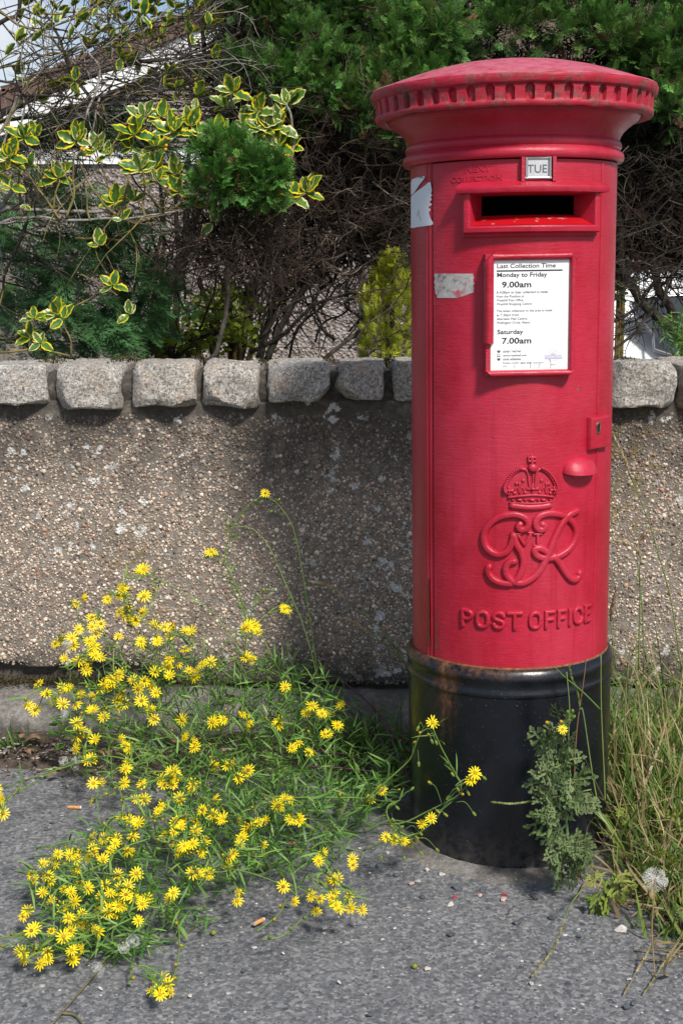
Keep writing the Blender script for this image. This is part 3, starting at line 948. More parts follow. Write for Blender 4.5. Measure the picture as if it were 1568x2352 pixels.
def printed(s, l, base, r, cap, mat=ink_mat, bold=0.0, name='printed_line', yy=YT, parent=notice):
    v, f = textgeo(s, bold)
    mn, mx = v[:, 0].min(), v[:, 0].max()
    x0, z0 = on_plane(*c4(l, base), yy); x1, _ = on_plane(*c4(r, base), yy); _, z1 = on_plane(*c4(l, base - cap), yy)
    ks = (z1 - z0) / .70
    g = MB(); g.add([(x0 + (p[0] - mn) / (mx - mn) * (x1 - x0), yy, z0 + p[1] * ks) for p in v], f)
    return g.build(name, mat, parent)
B = .022
printed('Last Collection Time', 608, 191, 975, 27, bold=.012)
printed('Monday to Friday', 608, 247, 922, 27, bold=.018)
printed('9.00am', 638, 312, 822, 36, bold=B)
printed('A 4.00pm or later collection is made', 603, 351, 925, 16, bold=.004)
printed('from the Postbox at', 604, 376, 778, 15)
printed('Westhill Post Office,', 605, 400, 775, 15)
printed('Westhill Shopping Centre', 605, 424, 824, 15)
printed('The latest collection in the area is made', 605, 467, 953, 15)
printed('at 7.30pm from', 605, 493, 745, 15, bold=.004)
printed('Aberdeen Mail Centre,', 605, 517, 798, 15)
printed('Wellington Circle, Altens', 605, 541, 814, 15)
printed('Saturday', 609, 605, 772, 27, bold=.018)
printed('7.00am', 638, 665, 822, 36, bold=B)
printed('03457 740740', 645, 721, 756, 12, bold=.008)
printed('www.royalmail.com', 645, 745, 793, 12, bold=.008)
printed('0345 6000606', 645, 770, 756, 12, bold=.008)
printed('Postbox number', 645, 791, 745, 10)
printed('AB32 257D', 752, 791, 825, 10, bold=.008)
printed('15/01/2019', 834, 790, 897, 9)
printed('CP1D', 645, 811, 671, 8)
def pbox(l, t, r, b, mat, name, yy=YT, parent=notice):
    x0, z1 = on_plane(*c4(l, t), yy); x1, z0 = on_plane(*c4(r, b), yy)
    g = MB(); g.add([(x0, yy, z0), (x1, yy, z0), (x1, yy, z1), (x0, yy, z1)], [(0, 1, 2, 3)])
    return g.build(name, mat, parent)
pbox(605, 204.5, 1018, 207, ink_mat, 'rule')
m = Mat('lilac_print'); lil = m.done((.50, .47, .58), .4)
m = Mat('pale_line'); pale = m.done((.62, .60, .68), .4)
m = Mat('white_print'); whp = m.done((.86, .86, .88), .4)
logo = pbox(906, 736, 1016, 760, lil, 'logo_panel')
printed('Royal Mail', 911, 754, 1011, 14, whp, 0, 'logo_lettering', YT - .0004)
for (l, t, r, b) in ((942, 703, 980, 704.5), (942, 703, 943.3, 735), (979, 703, 980.3, 735), (942, 761, 943.3, 772), (979, 761, 980.3, 772), (942, 771, 980, 772.3), (949, 722, 973, 732), (951, 716, 954, 722), (959, 714, 963, 722), (968, 716, 971, 722)):
    pbox(l, t, r, b, pale, 'logo_line', YT - .0002)
for (cy, k) in ((716, 0), (740, 1), (765, 0)):       # telephone and computer signs
    if k == 0:
        for (l, t, r, b) in ((608, cy - 8, 628, cy - 4), (608, cy - 4, 612, cy), (624, cy - 4, 628, cy), (612, cy - 2, 624, cy + 6)): pbox(l, t, r, b, ink_mat, 'printed_sign')
    else:
        for (l, t, r, b) in ((609, cy - 10, 626, cy - 8.5), (609, cy - 10, 610.5, cy + 3), (624.5, cy - 10, 626, cy + 3), (607, cy + 3, 628, cy + 7)): pbox(l, t, r, b, ink_mat, 'printed_sign')
for pts in (((716, 800), (719, 812), (717, 819)), ((813, 785), (818, 800), (815, 819)), ((868, 793), (872, 803), (868, 819)), ((935, 760), (945, 790), (942, 819)), ((945, 796), (975, 798))):
    g = MB(); q = [on_plane(*c4(*p), YT - .0001) for p in pts]
    g.tube([(p[0], YT, p[1]) for p in q], .00035, 4)
    g.build('crack', mortar_mat, notice)

# ---- raised strokes
def stroke(mb, pix, wpx, h, per=6, ends=True, smooth=True, R_=R, taper=None, ns=9, power=3.4):
    P = [Vector((*on_cyl(*p), 0)) for p in pix]
    Q = catmull(P, per) if smooth and len(P) > 2 else [P[0].lerp(P[-1], i / 4) for i in range(5)] if len(P) == 2 else P
    sc = 2.46 / FPX
    w = wpx * sc / 2
    n = len(Q)
    rows = []
    for i in range(n):
        t = (Q[min(i + 1, n - 1)] - Q[max(i - 1, 0)]).normalized()
        k = 1.0 if taper is None else taper[0] + (taper[1] - taper[0]) * i / (n - 1)
        rows.append((Q[i], t, w * k, h))
    if ends:
        p, t, ww, hh = rows[0]
        rows = [(p - t * ww * .95, t, ww * .25, hh * .2), (p - t * ww * .7, t, ww * .72, hh * .75)] + rows
        p, t, ww, hh = rows[-1]
        rows = rows + [(p + t * ww * .7, t, ww * .72, hh * .75), (p + t * ww * .95, t, ww * .25, hh * .2)]
    b = len(mb.v)
    for (p, t, ww, hh) in rows:
        nr = Vector((-t.y, t.x, 0))
        for k in range(ns):
            s = -1 + 2 * k / (ns - 1)
            q = p + nr * (s * ww)
            mb.v.append(wrap(q.x, q.y, hh * max(0, 1 - abs(s) ** power) ** .55 - .0006))
    m_ = len(rows)
    fs = [(b + i * ns + k, b + i * ns + k + 1, b + (i + 1) * ns + k + 1, b + (i + 1) * ns + k) for i in range(m_ - 1) for k in range(ns - 1)]
    fs += [tuple(b + k for k in range(ns)), tuple(b + (m_ - 1) * ns + k for k in range(ns))]
    mb.f += fs; mb.mi += [0] * len(fs)
def done_relief(g, name, mat=red_trim, parent=None):
    o = g.build(name, mat, parent if parent is not None else door, 50); fix_normals(o.data); return o
def c4b(*pts): return [(1090.9 + .2197 * a, 1022 + .2197 * b) for a, b in pts]
cyph = empty('royal_cypher'); cyph.parent = pillar
g = MB()
W, H_ = 19.0, .0088
stroke(g, c4b((466, 828), (450, 856), (478, 884), (528, 872), (552, 822), (525, 768), (450, 733), (370, 728), (270, 748), (180, 800), (112, 885), (94, 975), (115, 1062), (175, 1122), (250, 1145), (322, 1118), (368, 1058), (390, 985), (398, 945)), W, H_)
stroke(g, c4b((398, 945), (430, 1040), (478, 1120), (500, 1210), (488, 1300), (448, 1385), (418, 1418)), W, H_)
stroke(g, c4b((145, 1272), (140, 1325), (185, 1400), (270, 1440), (372, 1450)), W, H_)
done_relief(g, 'letter_g', parent=cyph)
g = MB()
stroke(g, c4b((410, 1217), (352, 1232), (318, 1292), (338, 1370), (402, 1432), (495, 1440), (595, 1390), (672, 1310), (722, 1220), (762, 1130), (828, 965), (898, 825), (968, 735), (1055, 688)), W, H_)
stroke(g, c4b((698, 828), (722, 850), (700, 884), (648, 872), (628, 810), (668, 745), (760, 715), (862, 722), (945, 755), (1012, 815), (1044, 900), (1030, 1000), (972, 1090), (885, 1152), (790, 1180), (690, 1178), (630, 1142), (622, 1092), (672, 1080), (735, 1112), (775, 1150)), W, H_ * .95)
stroke(g, c4b((820, 1165), (870, 1232), (920, 1312), (978, 1388), (1030, 1408), (1072, 1380), (1080, 1335)), W, H_)
done_relief(g, 'letter_r', parent=cyph)
g = MB()
for pts, w in ((((440, 930), (515, 1042)), 10), (((515, 1042), (582, 920)), 8), (((415, 928), (480, 928)), 6), (((548, 915), (600, 915)), 6), (((650, 930), (650, 1052)), 9), (((610, 930), (690, 930)), 6), (((612, 1052), (688, 1052)), 6)):
    stroke(g, c4b(*pts), w, .0055, smooth=False)
done_relief(g, 'numeral', parent=cyph)
crown = empty('crown_emblem'); crown.parent = pillar
def fill_rel(mb, pix, h, n=10):
    """low raised field with a soft edge"""
    P = [Vector((*on_cyl(*p), 0)) for p in pix]
    P = catmull(P + [P[0]], 5)[:-1]
    c = sum(P, Vector()) / len(P)
    b = len(mb.v); N = len(P)
    for s, hh in ((1.0, -.0005), (.94, h * .75), (.85, h), (.45, h * 1.15)):
        for p in P:
            q = c + (p - c) * s; mb.v.append(wrap(q.x, q.y, hh))
    mb.v.append(wrap(c.x, c.y, h * 1.2))
    fs = [(b + j * N + k, b + j * N + (k + 1) % N, b + (j + 1) * N + (k + 1) % N, b + (j + 1) * N + k) for j in range(3) for k in range(N)]
    fs += [(b + 3 * N + k, b + 3 * N + (k + 1) % N, b + 4 * N) for k in range(N)]
    mb.f += fs; mb.mi += [0] * len(fs)
def dot(mb, cx, cy, rpx, h, n=10, ey=1.0):
    fill_rel(mb, c4b(*[(cx + rpx * math.cos(2 * PI * k / n), cy + rpx * ey * math.sin(2 * PI * k / n)) for k in range(n)]), h)
g = MB()
fill_rel(g, c4b((360, 560), (320, 460), (350, 370), (420, 290), (500, 250), (590, 250), (690, 255), (770, 310), (820, 400), (830, 470), (800, 560), (590, 590)), .0022)
done_relief(g, 'crown_field', parent=crown)
g = MB()
stroke(g, c4b((385, 632), (480, 645), (585, 650), (700, 642), (775, 628)), 16, .0078)
stroke(g, c4b((385, 668), (480, 678), (585, 680), (690, 676), (765, 662)), 6, .004)
stroke(g, c4b((362, 600), (480, 606), (585, 608), (700, 603), (800, 588)), 5, .0052)
stroke(g, c4b((350, 545), (460, 532), (590, 522), (700, 527), (810, 540)), 7, .0062)
for (cx, ey, rr) in ((395, .9, 13), (462, .5, 30), (525, .9, 12), (592, .5, 30), (655, .9, 12), (712, .5, 28), (775, .9, 12)):
    dot(g, cx, 572, rr, .0055, ey=ey)
done_relief(g, 'crown_band', parent=crown)
g = MB()
for pts in (((335, 505), (318, 440), (345, 370), (402, 298), (470, 255), (520, 255), (548, 300), (562, 400), (568, 440)), ((815, 505), (832, 445), (808, 375), (755, 300), (692, 256), (652, 258), (632, 310), (626, 400), (622, 440))):
    stroke(g, c4b(*pts), 8, .0068)
    q = catmull([Vector((a, b, 0)) for a, b in pts[:6]], 4)
    cxm = 585
    for p in q[1:-3]:
        ox = (p.x - cxm); d = Vector((ox, p.y - 440, 0)).normalized()
        dot(g, p.x + d.x * 14, p.y + d.y * 14, 12, .0078, 7)
for k in range(6): dot(g, 597, 290 + k * 20, 10, .0055, 7)
done_relief(g, 'crown_arch', parent=crown)
g = MB()
dot(g, 595, 235, 48, .0105, 14)
stroke(g, c4b((560, 240), (630, 240)), 4, .0115, smooth=False)
stroke(g, c4b((590, 190), (590, 120)), 9, .0075, smooth=False)
stroke(g, c4b((556, 128), (628, 128)), 7, .0065, smooth=False); stroke(g, c4b((556, 166), (628, 166)), 7, .0065, smooth=False)
stroke(g, c4b((556, 130), (556, 166)), 6, .006, smooth=False); stroke(g, c4b((628, 130), (628, 166)), 6, .006, smooth=False)
done_relief(g, 'orb_and_cross', parent=crown)
g = MB()
for (cx, cy, s) in ((597, 455, 1.15), (352, 475, .8), (818, 470, .8)):      # crosses
    stroke(g, c4b((cx - 48 * s, cy), (cx + 48 * s, cy)), 9 * s, .0058, smooth=False); stroke(g, c4b((cx, cy - 45 * s), (cx, cy + 50 * s)), 9 * s, .0058, smooth=False)
    dot(g, cx, cy, 18 * s, .0075)
for cx, sg in ((462, 1), (735, -1)):                                          # fleurs-de-lis
    stroke(g, c4b((cx, 500), (cx - 4 * sg, 450), (cx, 395)), 7, .0055)
    stroke(g, c4b((cx - 45, 470), (cx - 28, 440), (cx - 8, 470), (cx - 4, 500)), 5, .0052); stroke(g, c4b((cx + 45, 470), (cx + 28, 440), (cx + 8, 470), (cx + 4, 500)), 5, .0052)
for (cx, cy) in ((430, 400), (500, 370), (690, 370), (760, 405), (410, 500), (520, 495), (670, 495), (780, 500)): dot(g, cx, cy, 20, .0045)
done_relief(g, 'crown_ornament', parent=crown)

# ---- POST OFFICE, each letter raised
def c5(cx, cy): return (1600 + .7213 * cx) / 1.7417, (1600 + .7213 * cy) / 1.7417
zt_ = on_cyl(*c5(635, 1172))[1]; zb_ = on_cyl(*c5(635, 1276))[1]
LET = {'P': [[(0, 1), (0, 0)], [(0, 0), (.55, .02), (.9, .12), (1, .27), (.9, .44), (.55, .54), (0, .55)]],
       'O': [[(.5, 0), (.85, .08), (1, .3), (1, .7), (.85, .92), (.5, 1), (.15, .92), (0, .7), (0, .3), (.15, .08), (.5, 0), (.7, .03)]],
       'S': [[(1, .2), (.85, .05), (.5, 0), (.15, .06), (0, .24), (.15, .42), (.5, .5), (.85, .58), (1, .76), (.85, .94), (.5, 1), (.15, .95), (0, .8)]],
       'T': [[(0, 0), (1, 0)], [(.5, 0), (.5, 1)]],
       'F': [[(0, 1), (0, 0)], [(0, 0), (1, 0)], [(0, .5), (.8, .5)]],
       'I': [[(.5, 0), (.5, 1)]],
       'C': [[(1, .24), (.85, .07), (.5, 0), (.15, .08), (0, .3), (0, .7), (.15, .92), (.5, 1), (.85, .93), (1, .76)]],
       'E': [[(0, 1), (0, 0)], [(0, 0), (1, 0)], [(0, .5), (.85, .5)], [(0, 1), (1, 1)]]}
wline = empty('raised_lettering'); wline.parent = pillar
for ch, l, r in (('P', 340, 408), ('O', 420, 498), ('S', 510, 585), ('T', 590, 680), ('O', 710, 785), ('F', 797, 860), ('F', 866, 920), ('I', 927, 947), ('C', 955, 1008), ('E', 1015, 1052)):
    ua = on_cyl(*c5(l, 1210))[0]; ub_ = on_cyl(*c5(r, 1210))[0]
    sw = .0078
    ua += sw / 2; ub_ -= sw / 2
    if ch == 'I': ua = ub_ = (ua + ub_) / 2
    za, zb2 = zt_ - sw / 2, zb_ + sw / 2
    g = MB()
    for st in LET[ch]:
        P = [Vector((ua + (ub_ - ua) * p[0], za + (zb2 - za) * p[1], 0)) for p in st]
        Q = catmull(P, 4) if len(P) > 2 else [P[0].lerp(P[1], i / 5) for i in range(6)]
        n = len(Q); b = len(g.v); ns = 6
        prof = ((-1.08, -.0005), (-.86, .0046), (-.5, .0056), (.5, .0056), (.86, .0046), (1.08, -.0005))
        rows = []
        for i in range(n):
            t = (Q[min(i + 1, n - 1)] - Q[max(i - 1, 0)]).normalized(); rows.append((Q[i], t, 1.0))
        e = sw / 2
        rows = [(rows[0][0] - rows[0][1] * e * 1.08, rows[0][1], 0), (rows[0][0] - rows[0][1] * e * .86, rows[0][1], .85)] + rows + [(rows[-1][0] + rows[-1][1] * e * .86, rows[-1][1], .85), (rows[-1][0] + rows[-1][1] * e * 1.08, rows[-1][1], 0)]
        for (p, t, hk) in rows:
            nr = Vector((-t.y, t.x, 0))
            for (s, hh) in prof:
                q = p + nr * (s * e); g.v.append(wrap(q.x, q.y, hh * hk if hh > 0 else hh))
        fs = [(b + i * ns + k, b + i * ns + k + 1, b + (i + 1) * ns + k + 1, b + (i + 1) * ns + k) for i in range(len(rows) - 1) for k in range(ns - 1)]
        g.f += fs; g.mi += [0] * len(fs)
    done_relief(g, 'letter', parent=wline)

# ---- lock plate and keyhole
lu0, lu1 = on_cyl(1354, 990, R + .008)[0], on_cyl(1397, 990, R + .008)[0]
lz1, lz0 = on_cyl(1373, 957, R + .008)[1], on_cyl(1373, 1030, R + .008)[1]
rect = (lu0, lu1, lz0, lz1)
lock = empty('lock'); lock.parent = pillar
g = MB()
ring_frame(g, [(rect, -.001), (grow(rect, -.0002), .0085), (grow(rect, -.0016), .0108), (grow(rect, -.004), .0112)], wrap, 8)
rr = grow(rect, -.004); n = 8
vs = [wrap(rr[0] + (rr[1] - rr[0]) * i / n, rr[2] + (rr[3] - rr[2]) * j / n, .0112) for j in range(n + 1) for i in range(n + 1)]
g.add(vs, [(j * 9 + i, j * 9 + i + 1, (j + 1) * 9 + i + 1, (j + 1) * 9 + i) for j in range(n) for i in range(n)])
g.build('lock_plate', red_trim, lock, 40)
m = Mat('old_brass'); brass_mat = m.done(m.mix(m.noise(90, 4), (.10, .085, .06), (.2, .19, .16)), .5, Metallic=.6)
ku, kz = on_cyl(1373, 981, R + .011)
def keyhole(s): 
    P = [(s * .0062 * math.cos(t), .004 * s + s * .0062 * math.sin(t)) for t in np.linspace(-.7, PI + .7, 14)]
    P += [(-s * .0048, -s * .0125), (0, -s * .0145), (s * .0048, -s * .0125)]
    return P
g = MB()
P0, P1 = keyhole(1.0), keyhole(.62); n = len(P0)
g.add([wrap(ku + a, kz + b, .0114) for a, b in P0] + [wrap(ku + a, kz + b, .0136) for a, b in keyhole(.85)] + [wrap(ku + a, kz + b, .0130) for a, b in P1], [(j * n + k, j * n + (k + 1) % n, (j + 1) * n + (k + 1) % n, (j + 1) * n + k) for j in range(2) for k in range(n)])
o = g.build('escutcheon', brass_mat, lock, 60); fix_normals(o.data)
g = MB(); g.add([wrap(ku + a, kz + b, .0122) for a, b in P1], [tuple(range(n))])
g.build('keyhole', inside_mat, lock)
# ---- door pull: hooded shell
g = MB()
pu, pz = on_cyl(1340, 1080, R + .012)
hw, hh, hd = .040, .025, .030
nlon, nlat = 28, 12
vs, fs = [], []
for j in range(nlat + 1):
    la = PI / 2 * j / nlat
    for i in range(nlon + 1):
        lo = -PI / 2 + PI * i / nlon
        rr_ = max(1e-4, math.cos(la)) ** .8
        q = (pu + hw * rr_ * math.sin(lo) , pz + hh * math.sin(la) ** .9 - .008 * (1 - math.sin(la)) * math.cos(lo) ** .6, max(-.004, -.003 + hd * rr_ * math.cos(lo) * (1 - .25 * math.sin(la))))
        vs.append(wrap(*q))
g.add(vs, [(j * (nlon + 1) + i, j * (nlon + 1) + i + 1, (j + 1) * (nlon + 1) + i + 1, (j + 1) * (nlon + 1) + i) for j in range(nlat) for i in range(nlon)] + [tuple(range(nlon, -1, -1))])
o = g.build('door_pull', red_trim, pillar, 50)

# ---- remains of paper stickers
m = Mat('torn_paper')
c = m.mix(m.step(m.noise(34, 5, .75), .60, .68), (.70, .73, .78), (.48, .44, .48))
paper_mat = m.done(c, .7, m.bump(m.noise(90, 5), .3, .001))
m = Mat('worn_label')
c = m.ramp(m.noise(80, 6, .75), [(.34, (.16, .12, .10)), (.46, (.36, .34, .33)), (.7, (.48, .46, .46))])
c = m.mix(m.step(m.noise(26, 5, .7), .58, .66), c, (.42, .09, .11))
label_mat = m.done(c, .8, m.bump(m.noise(120, 5), .5, .001))
def sticker(rows, name, mat, label, h=.0006):
    """rows: (y, x_left, x_right) in pixels, wrapped on to the drum"""
    g = MB(); nc = 10
    for (y, x0, x1) in rows:
        for k in range(nc + 1):
            u, z = on_cyl(x0 + (x1 - x0) * k / nc, y)
            g.v.append(wrap(u, z, h))
    fs = [(j * (nc + 1) + k, j * (nc + 1) + k + 1, (j + 1) * (nc + 1) + k + 1, (j + 1) * (nc + 1) + k) for j in range(len(rows) - 1) for k in range(nc)]
    g.f += fs; g.mi += [0] * len(fs)
    o = g.build(name, mat, pillar, 180); fix_normals(o.data); tag(o, label)
    return o
def c3(cx, cy): return (1400 + .849 * cx) / 1.7417, (150 + .849 * cy) / 1.7417
L = 944.2
rows = []
for (cy, l, r) in ((688, 288, 290), (672, 288, 330), (660, 288, 345), (652, 300, 351), (650, 340, 351)): pass
up = [(408, 972, 976), (406, 960, 976.5), (411, 947, 974), (418, L, 968), (426, L, 962), (434, L, 957), (441, L, 952), (446, L, 947)]
sticker([(404, 970, 975.5)] + up, 'torn_sticker', paper_mat, 'upper scrap of a torn white sticker', .0007)
low = [(418, 984, 989), (424, 978, 990), (430, 970, 991), (437, 960, 992), (444, 951, 990), (448, 947, 993), (452, L, 989), (458, L, 992), (463, L, 986), (469, L, 993), (475, L, 984), (481, L, 990), (487, L, 985), (494, L, 987), (500, L, 989), (506, L, 992), (511, L, 995), (515, L, 994), (517, L, 988), (519, L, 975), (521, L, 960), (523, L, 950)]
sticker(low, 'torn_sticker', paper_mat, 'lower jagged part of a torn white sticker', .0007)
wl_rows = [(628, 1000, 1012), (630, 998, 1040), (627.5, 1012, 1060), (626, 1030, 1082), (629, 998, 1088)]
rr_ = random.Random(4)
wl_rows = []
for k in range(19):
    y = 628 + k * 3.1
    wl_rows.append((y, 998 + rr_.uniform(-1.2, 1.8) + (max(0, k - 12)) * .9, 1088 + rr_.uniform(-2, 1.5) - (max(0, k - 14) * 9.0)))
sticker(wl_rows, 'worn_label', label_mat, 'scuffed grey remains of a paper label')

rs = random.Random(11)
def run_rows(x, y0, y1, w):
    return [(y, x - w * (.3 + .7 * k / 9) * rs.uniform(.6, 1.2), x + w * (.3 + .7 * k / 9) * rs.uniform(.6, 1.2)) for k, y in enumerate(np.linspace(y0, y1, 10))]
m = Mat('rust_run')
rust_run = m.done(m.mix(m.step(m.noise(60, 5, .7), .38, .6), (.30, .012, .02), (.17, .055, .022)), .8)
sticker(run_rows(984, 1330, 1486, 4), 'rust_run', rust_run, 'thin rust run left of the door seam', .0004)
sticker(run_rows(1003, 1400, 1492, 5), 'rust_run', rust_run, 'thin rust run right of the door seam', .0004)
# ---- collar of gritty concrete round the foot
g = MB()
n = 120
for (r, z) in ((.195, .012), (.208, .012), (.222, .009), (.240, .006), (.262, -.003)):
    for k in range(n):
        a = 2 * PI * k / n
        q = r + (.012 * mnoise.noise(Vector((math.cos(a) * 3, math.sin(a) * 3, r * 9))) if r > .21 else 0)
        g.v.append((PX + q * math.cos(a), PY + q * math.sin(a), z + .002 * mnoise.noise(Vector((math.cos(a) * 14, math.sin(a) * 14, r * 60)))))
g.f = [(j * n + k, (j + 1) * n + k, (j + 1) * n + (k + 1) % n, j * n + (k + 1) % n) for j in range(4) for k in range(n)]; g.mi = [0] * len(g.f)
o = g.build('concrete_collar', footing_mat, None, 180); fix_normals(o.data); tag(o, kind='structure')
# ================================================================== BACKGROUND BUILDINGS AND CAR
HY = 11.0
m = Mat('harling')
c = m.ramp(m.n('ShaderNodeSeparateColor', Color=m.voro(42, m.pos, out='Color')).outputs[0], [(.1, (.10, .075, .064)), (.4, (.22, .18, .16)), (.75, (.34, .295, .27)), (1, (.46, .42, .39))])
harl_mat = m.done(m.mix(.4, c, m.ramp(m.noise(30, 6, .7, m.pos), [(.3, (.12, .1, .088)), (.7, (.31, .27, .245))])), .95, m.bump(m.voro(42, m.pos), 1, .02))
m = Mat('white_upvc'); white_mat = m.done((.78, .79, .80), .4)
m = Mat('brown_board')
x, y, z = m.xyz(m.pos)
board_mat = m.done(m.ramp(m.noise(1, 5, .6, m.scaled((3, 3, 60), m.pos)), [(.3, (.13, .105, .095)), (.7, (.23, .195, .18))]), .6)
m = Mat('roof_tile'); roof_mat = m.done(m.ramp(m.noise(20, 5), [(.3, (.075, .045, .035)), (.7, (.16, .10, .08))]), .85, m.bump(m.noise(60, 4), .6, .01))
m = Mat('window_glass'); glass_mat = m.done((.03, .04, .045), .06, Specular_IOR_Level=.7)
m = Mat('net_curtain'); net_mat = m.done(m.mix(m.noise(1, 3, .5, m.scaled((60, 1, 2), m.pos)), (.32, .4, .42), (.7, .76, .78)), .9)
m = Mat('red_sandstone'); sand_mat = m.done((.28, .11, .08), .85)

house = empty('house', (0, HY, -.27), 'bungalow gable with white bargeboard and brown cladding beyond the holly', 'house')
bpy.context.view_layer.update()
apx = at(540, 40, HY); eav = at(-70, 292, HY)
halfw = apx.x - eav.x
zt = at(600, 356, HY).z + .27             # foot of the cladding above house ground
za, ze = apx.z + .27, eav.z + .27
xl, xr = eav.x + .15, apx.x + halfw - .15
g = MB(); g.box(xl, xr, 0, 7, 0, zt); g.build('harled_wall', harl_mat, house)
g = MB(); g.prism([(xl, .05, zt), (xr, .05, zt), (xr, .05, ze - .02), (apx.x, .05, za - .05), (xl, .05, ze - .02)], (0, 6.9, 0)); fix = g.build('gable_wall', harl_mat, house)
nb = 26; bh = (za - zt) / nb
for k in range(nb):                         # lapped boards, each clipped under the rake
    z0, z1 = zt + .03 + k * bh, zt + .03 + (k + 1) * bh + .008
    def halfat(z): return max(0.02, (za - z) / (za - ze) * halfw)
    h0, h1 = min(halfat(z0), (xr - xl) / 2), min(halfat(z1), (xr - xl) / 2)
    g = MB()
    g.add([(apx.x - h0, .012, z0), (apx.x + h0, .012, z0), (apx.x + h1, .042, z1), (apx.x - h1, .042, z1), (apx.x - h0, .049, z0), (apx.x + h0, .049, z0), (apx.x + h1, .049, z1), (apx.x - h1, .049, z1)],
          [(0, 1, 2, 3), (7, 6, 5, 4), (0, 4, 5, 1), (3, 2, 6, 7), (0, 3, 7, 4), (1, 5, 6, 2)])
    g.build('cladding_board', board_mat, house)
g = MB(); g.box(xl - .02, xr + .02, -.03, .01, zt - .07, zt + .035); g.build('white_trim', white_mat, house)
for sgn in (-1, 1):
    e = Vector((apx.x + sgn * halfw, 0, ze)); a = Vector((apx.x, 0, za))
    d = (a - e).normalized(); nn = Vector((-d.z, 0, d.x)) * (1 if sgn < 0 else -1)
    g = MB(); b0 = e - d * .25
    g.prism([b0 + Vector((0, -.12, 0)), a + Vector((0, -.12, 0)), a - nn * .17 + Vector((0, -.12, 0)), b0 - nn * .17 + Vector((0, -.12, 0))], (0, .04, 0))
    o = g.build('bargeboard', white_mat, house); fix_normals(o.data)
    g = MB()
    g.prism([b0 + Vector((0, -.16, 0)) + nn * .005, a + Vector((0, -.16, 0)) + nn * .005, a + nn * .13 + Vector((0, -.16, 0)), b0 + nn * .13 + Vector((0, -.16, 0))], (0, 7.6, 0))
    rf = g.build('roof', roof_mat, house); fix_normals(rf.data)
    ntile = 16
    tm = None
    L_ = (a - b0).length
    for k in range(ntile):                  # verge tiles
        g = MB()
        p = b0 + d * (L_ * k / ntile); q = b0 + d * (L_ * (k + 1) / ntile + .03)
        y_ = -.175
        g.prism([p + nn * .12 + Vector((0, y_, 0)), q + nn * .105 + Vector((0, y_, 0)), q + nn * .135 + Vector((0, y_, 0)), p + nn * .165 + Vector((0, y_, 0))], (0, .35, 0))
        o = g.build('tile', roof_mat, rf); fix_normals(o.data)
# downpipe and a pale pipe at the foot of the wall
g = MB(); p = at(846, 700, HY); g.tube([(p.x, -.08, 0), (p.x, -.08, zt - .1)], .045, 10); g.build('downpipe', board_mat, house, 60)
g = MB(); p = at(700, 793, HY)
g.tube([(p.x - .35, -.12, p.z + .27), (p.x + .5, -.12, p.z + .26)], .010, 8); g.build('wall_pipe', harl_mat, house, 60)

house2 = empty('house', (3.6, 13.0, -.27), 'house with a sandstone window sill and net curtains seen through the hedge at right', 'house')
bpy.context.view_layer.update()
m = Mat('pale_render'); pr_mat = m.done(m.ramp(m.noise(30, 5, .6, m.pos), [(.3, (.45, .43, .4)), (.7, (.62, .6, .57))]), .9)
g = MB(); g.box(-1.9, 4, .05, 6, 0, .95); g.box(-1.9, 4, .05, 6, 2.35, 2.8); g.box(-1.9, -1.1, .05, 6, .95, 2.35); g.box(1.3, 4, .05, 6, .95, 2.35)
tag(g.build('wall', pr_mat, house2))
z6 = at(1530, 606, 12.9).z + .27
g = MB(); g.box(-1.2, 1.4, -.08, .2, z6 - .06, z6 + .05); g.build('sill', sand_mat, house2)
g = MB(); g.box(-1.1, 1.3, .10, .12, z6 + .05, 2.35); g.build('pane', glass_mat, house2)
g = MB(); g.box(-1.05, 1.25, .20, .22, z6 + .06, 2.3); g.build('curtain', net_mat, house2)
g = MB()
for x in (-1.1, -.3, .5, 1.24): g.box(x, x + .06, .06, .14, z6 + .05, 2.35)
g.build('window_frame', white_mat, house2)
g = MB()
g.prism([(-2.2, -.3, 2.8), (4.3, -.3, 2.8), (4.3, 3.0, 4.6), (-2.2, 3.0, 4.6)], (0, 0, .12)); g.prism([(-2.2, 6.3, 2.8), (4.3, 6.3, 2.8), (4.3, 3.0, 4.6), (-2.2, 3.0, 4.6)], (0, 0, .12))
g.build('roof', roof_mat, house2)

# ---- white car on the drive, mostly hidden by the hedge and the pillar box
CY = 6.0
car = empty('parked_car', (2.35, CY + .85, -.27), 'white parked car behind the hedge at the right edge', 'car')
bpy.context.view_layer.update()
m = Mat('white_car_paint'); carw = m.done((.80, .81, .83), .22, Coat_Weight=.6)
m = Mat('car_glass'); carg = m.done((.02, .025, .028), .05, Specular_IOR_Level=.8)
m = Mat('tyre'); tyre_mat = m.done((.02, .02, .02), .8)
m = Mat('alloy'); alloy_mat = m.done((.5, .5, .52), .3, Metallic=.8)
m = Mat('tail_lamp'); lamp_mat = m.done((.35, .01, .01), .15)
def carloc(px, py, Y=CY):
    p = at(px, py, Y); return Vector((p.x - 2.35, Y - CY - .85, p.z + .27))
prof = [(-1.55, .30), (-1.58, .62), (-1.52, .95), (-1.36, 1.22), (-1.1, 1.42), (-.5, 1.475), (.1, 1.46), (.55, 1.36), (1.05, 1.02), (1.7, .93), (2.2, .82), (2.38, .6), (2.36, .3)]
prof = [tuple(p)[:2] for p in catmull([(a, b, 0) for a, b in prof], 5)]
def car_w(z):   # half width with tumblehome
    return .85 if z < .95 else .85 - .19 * ((z - .95) / .52) ** 1.2
secs = [-1, -.97, -.85, -.5, 0, .5, .85, .97, 1]
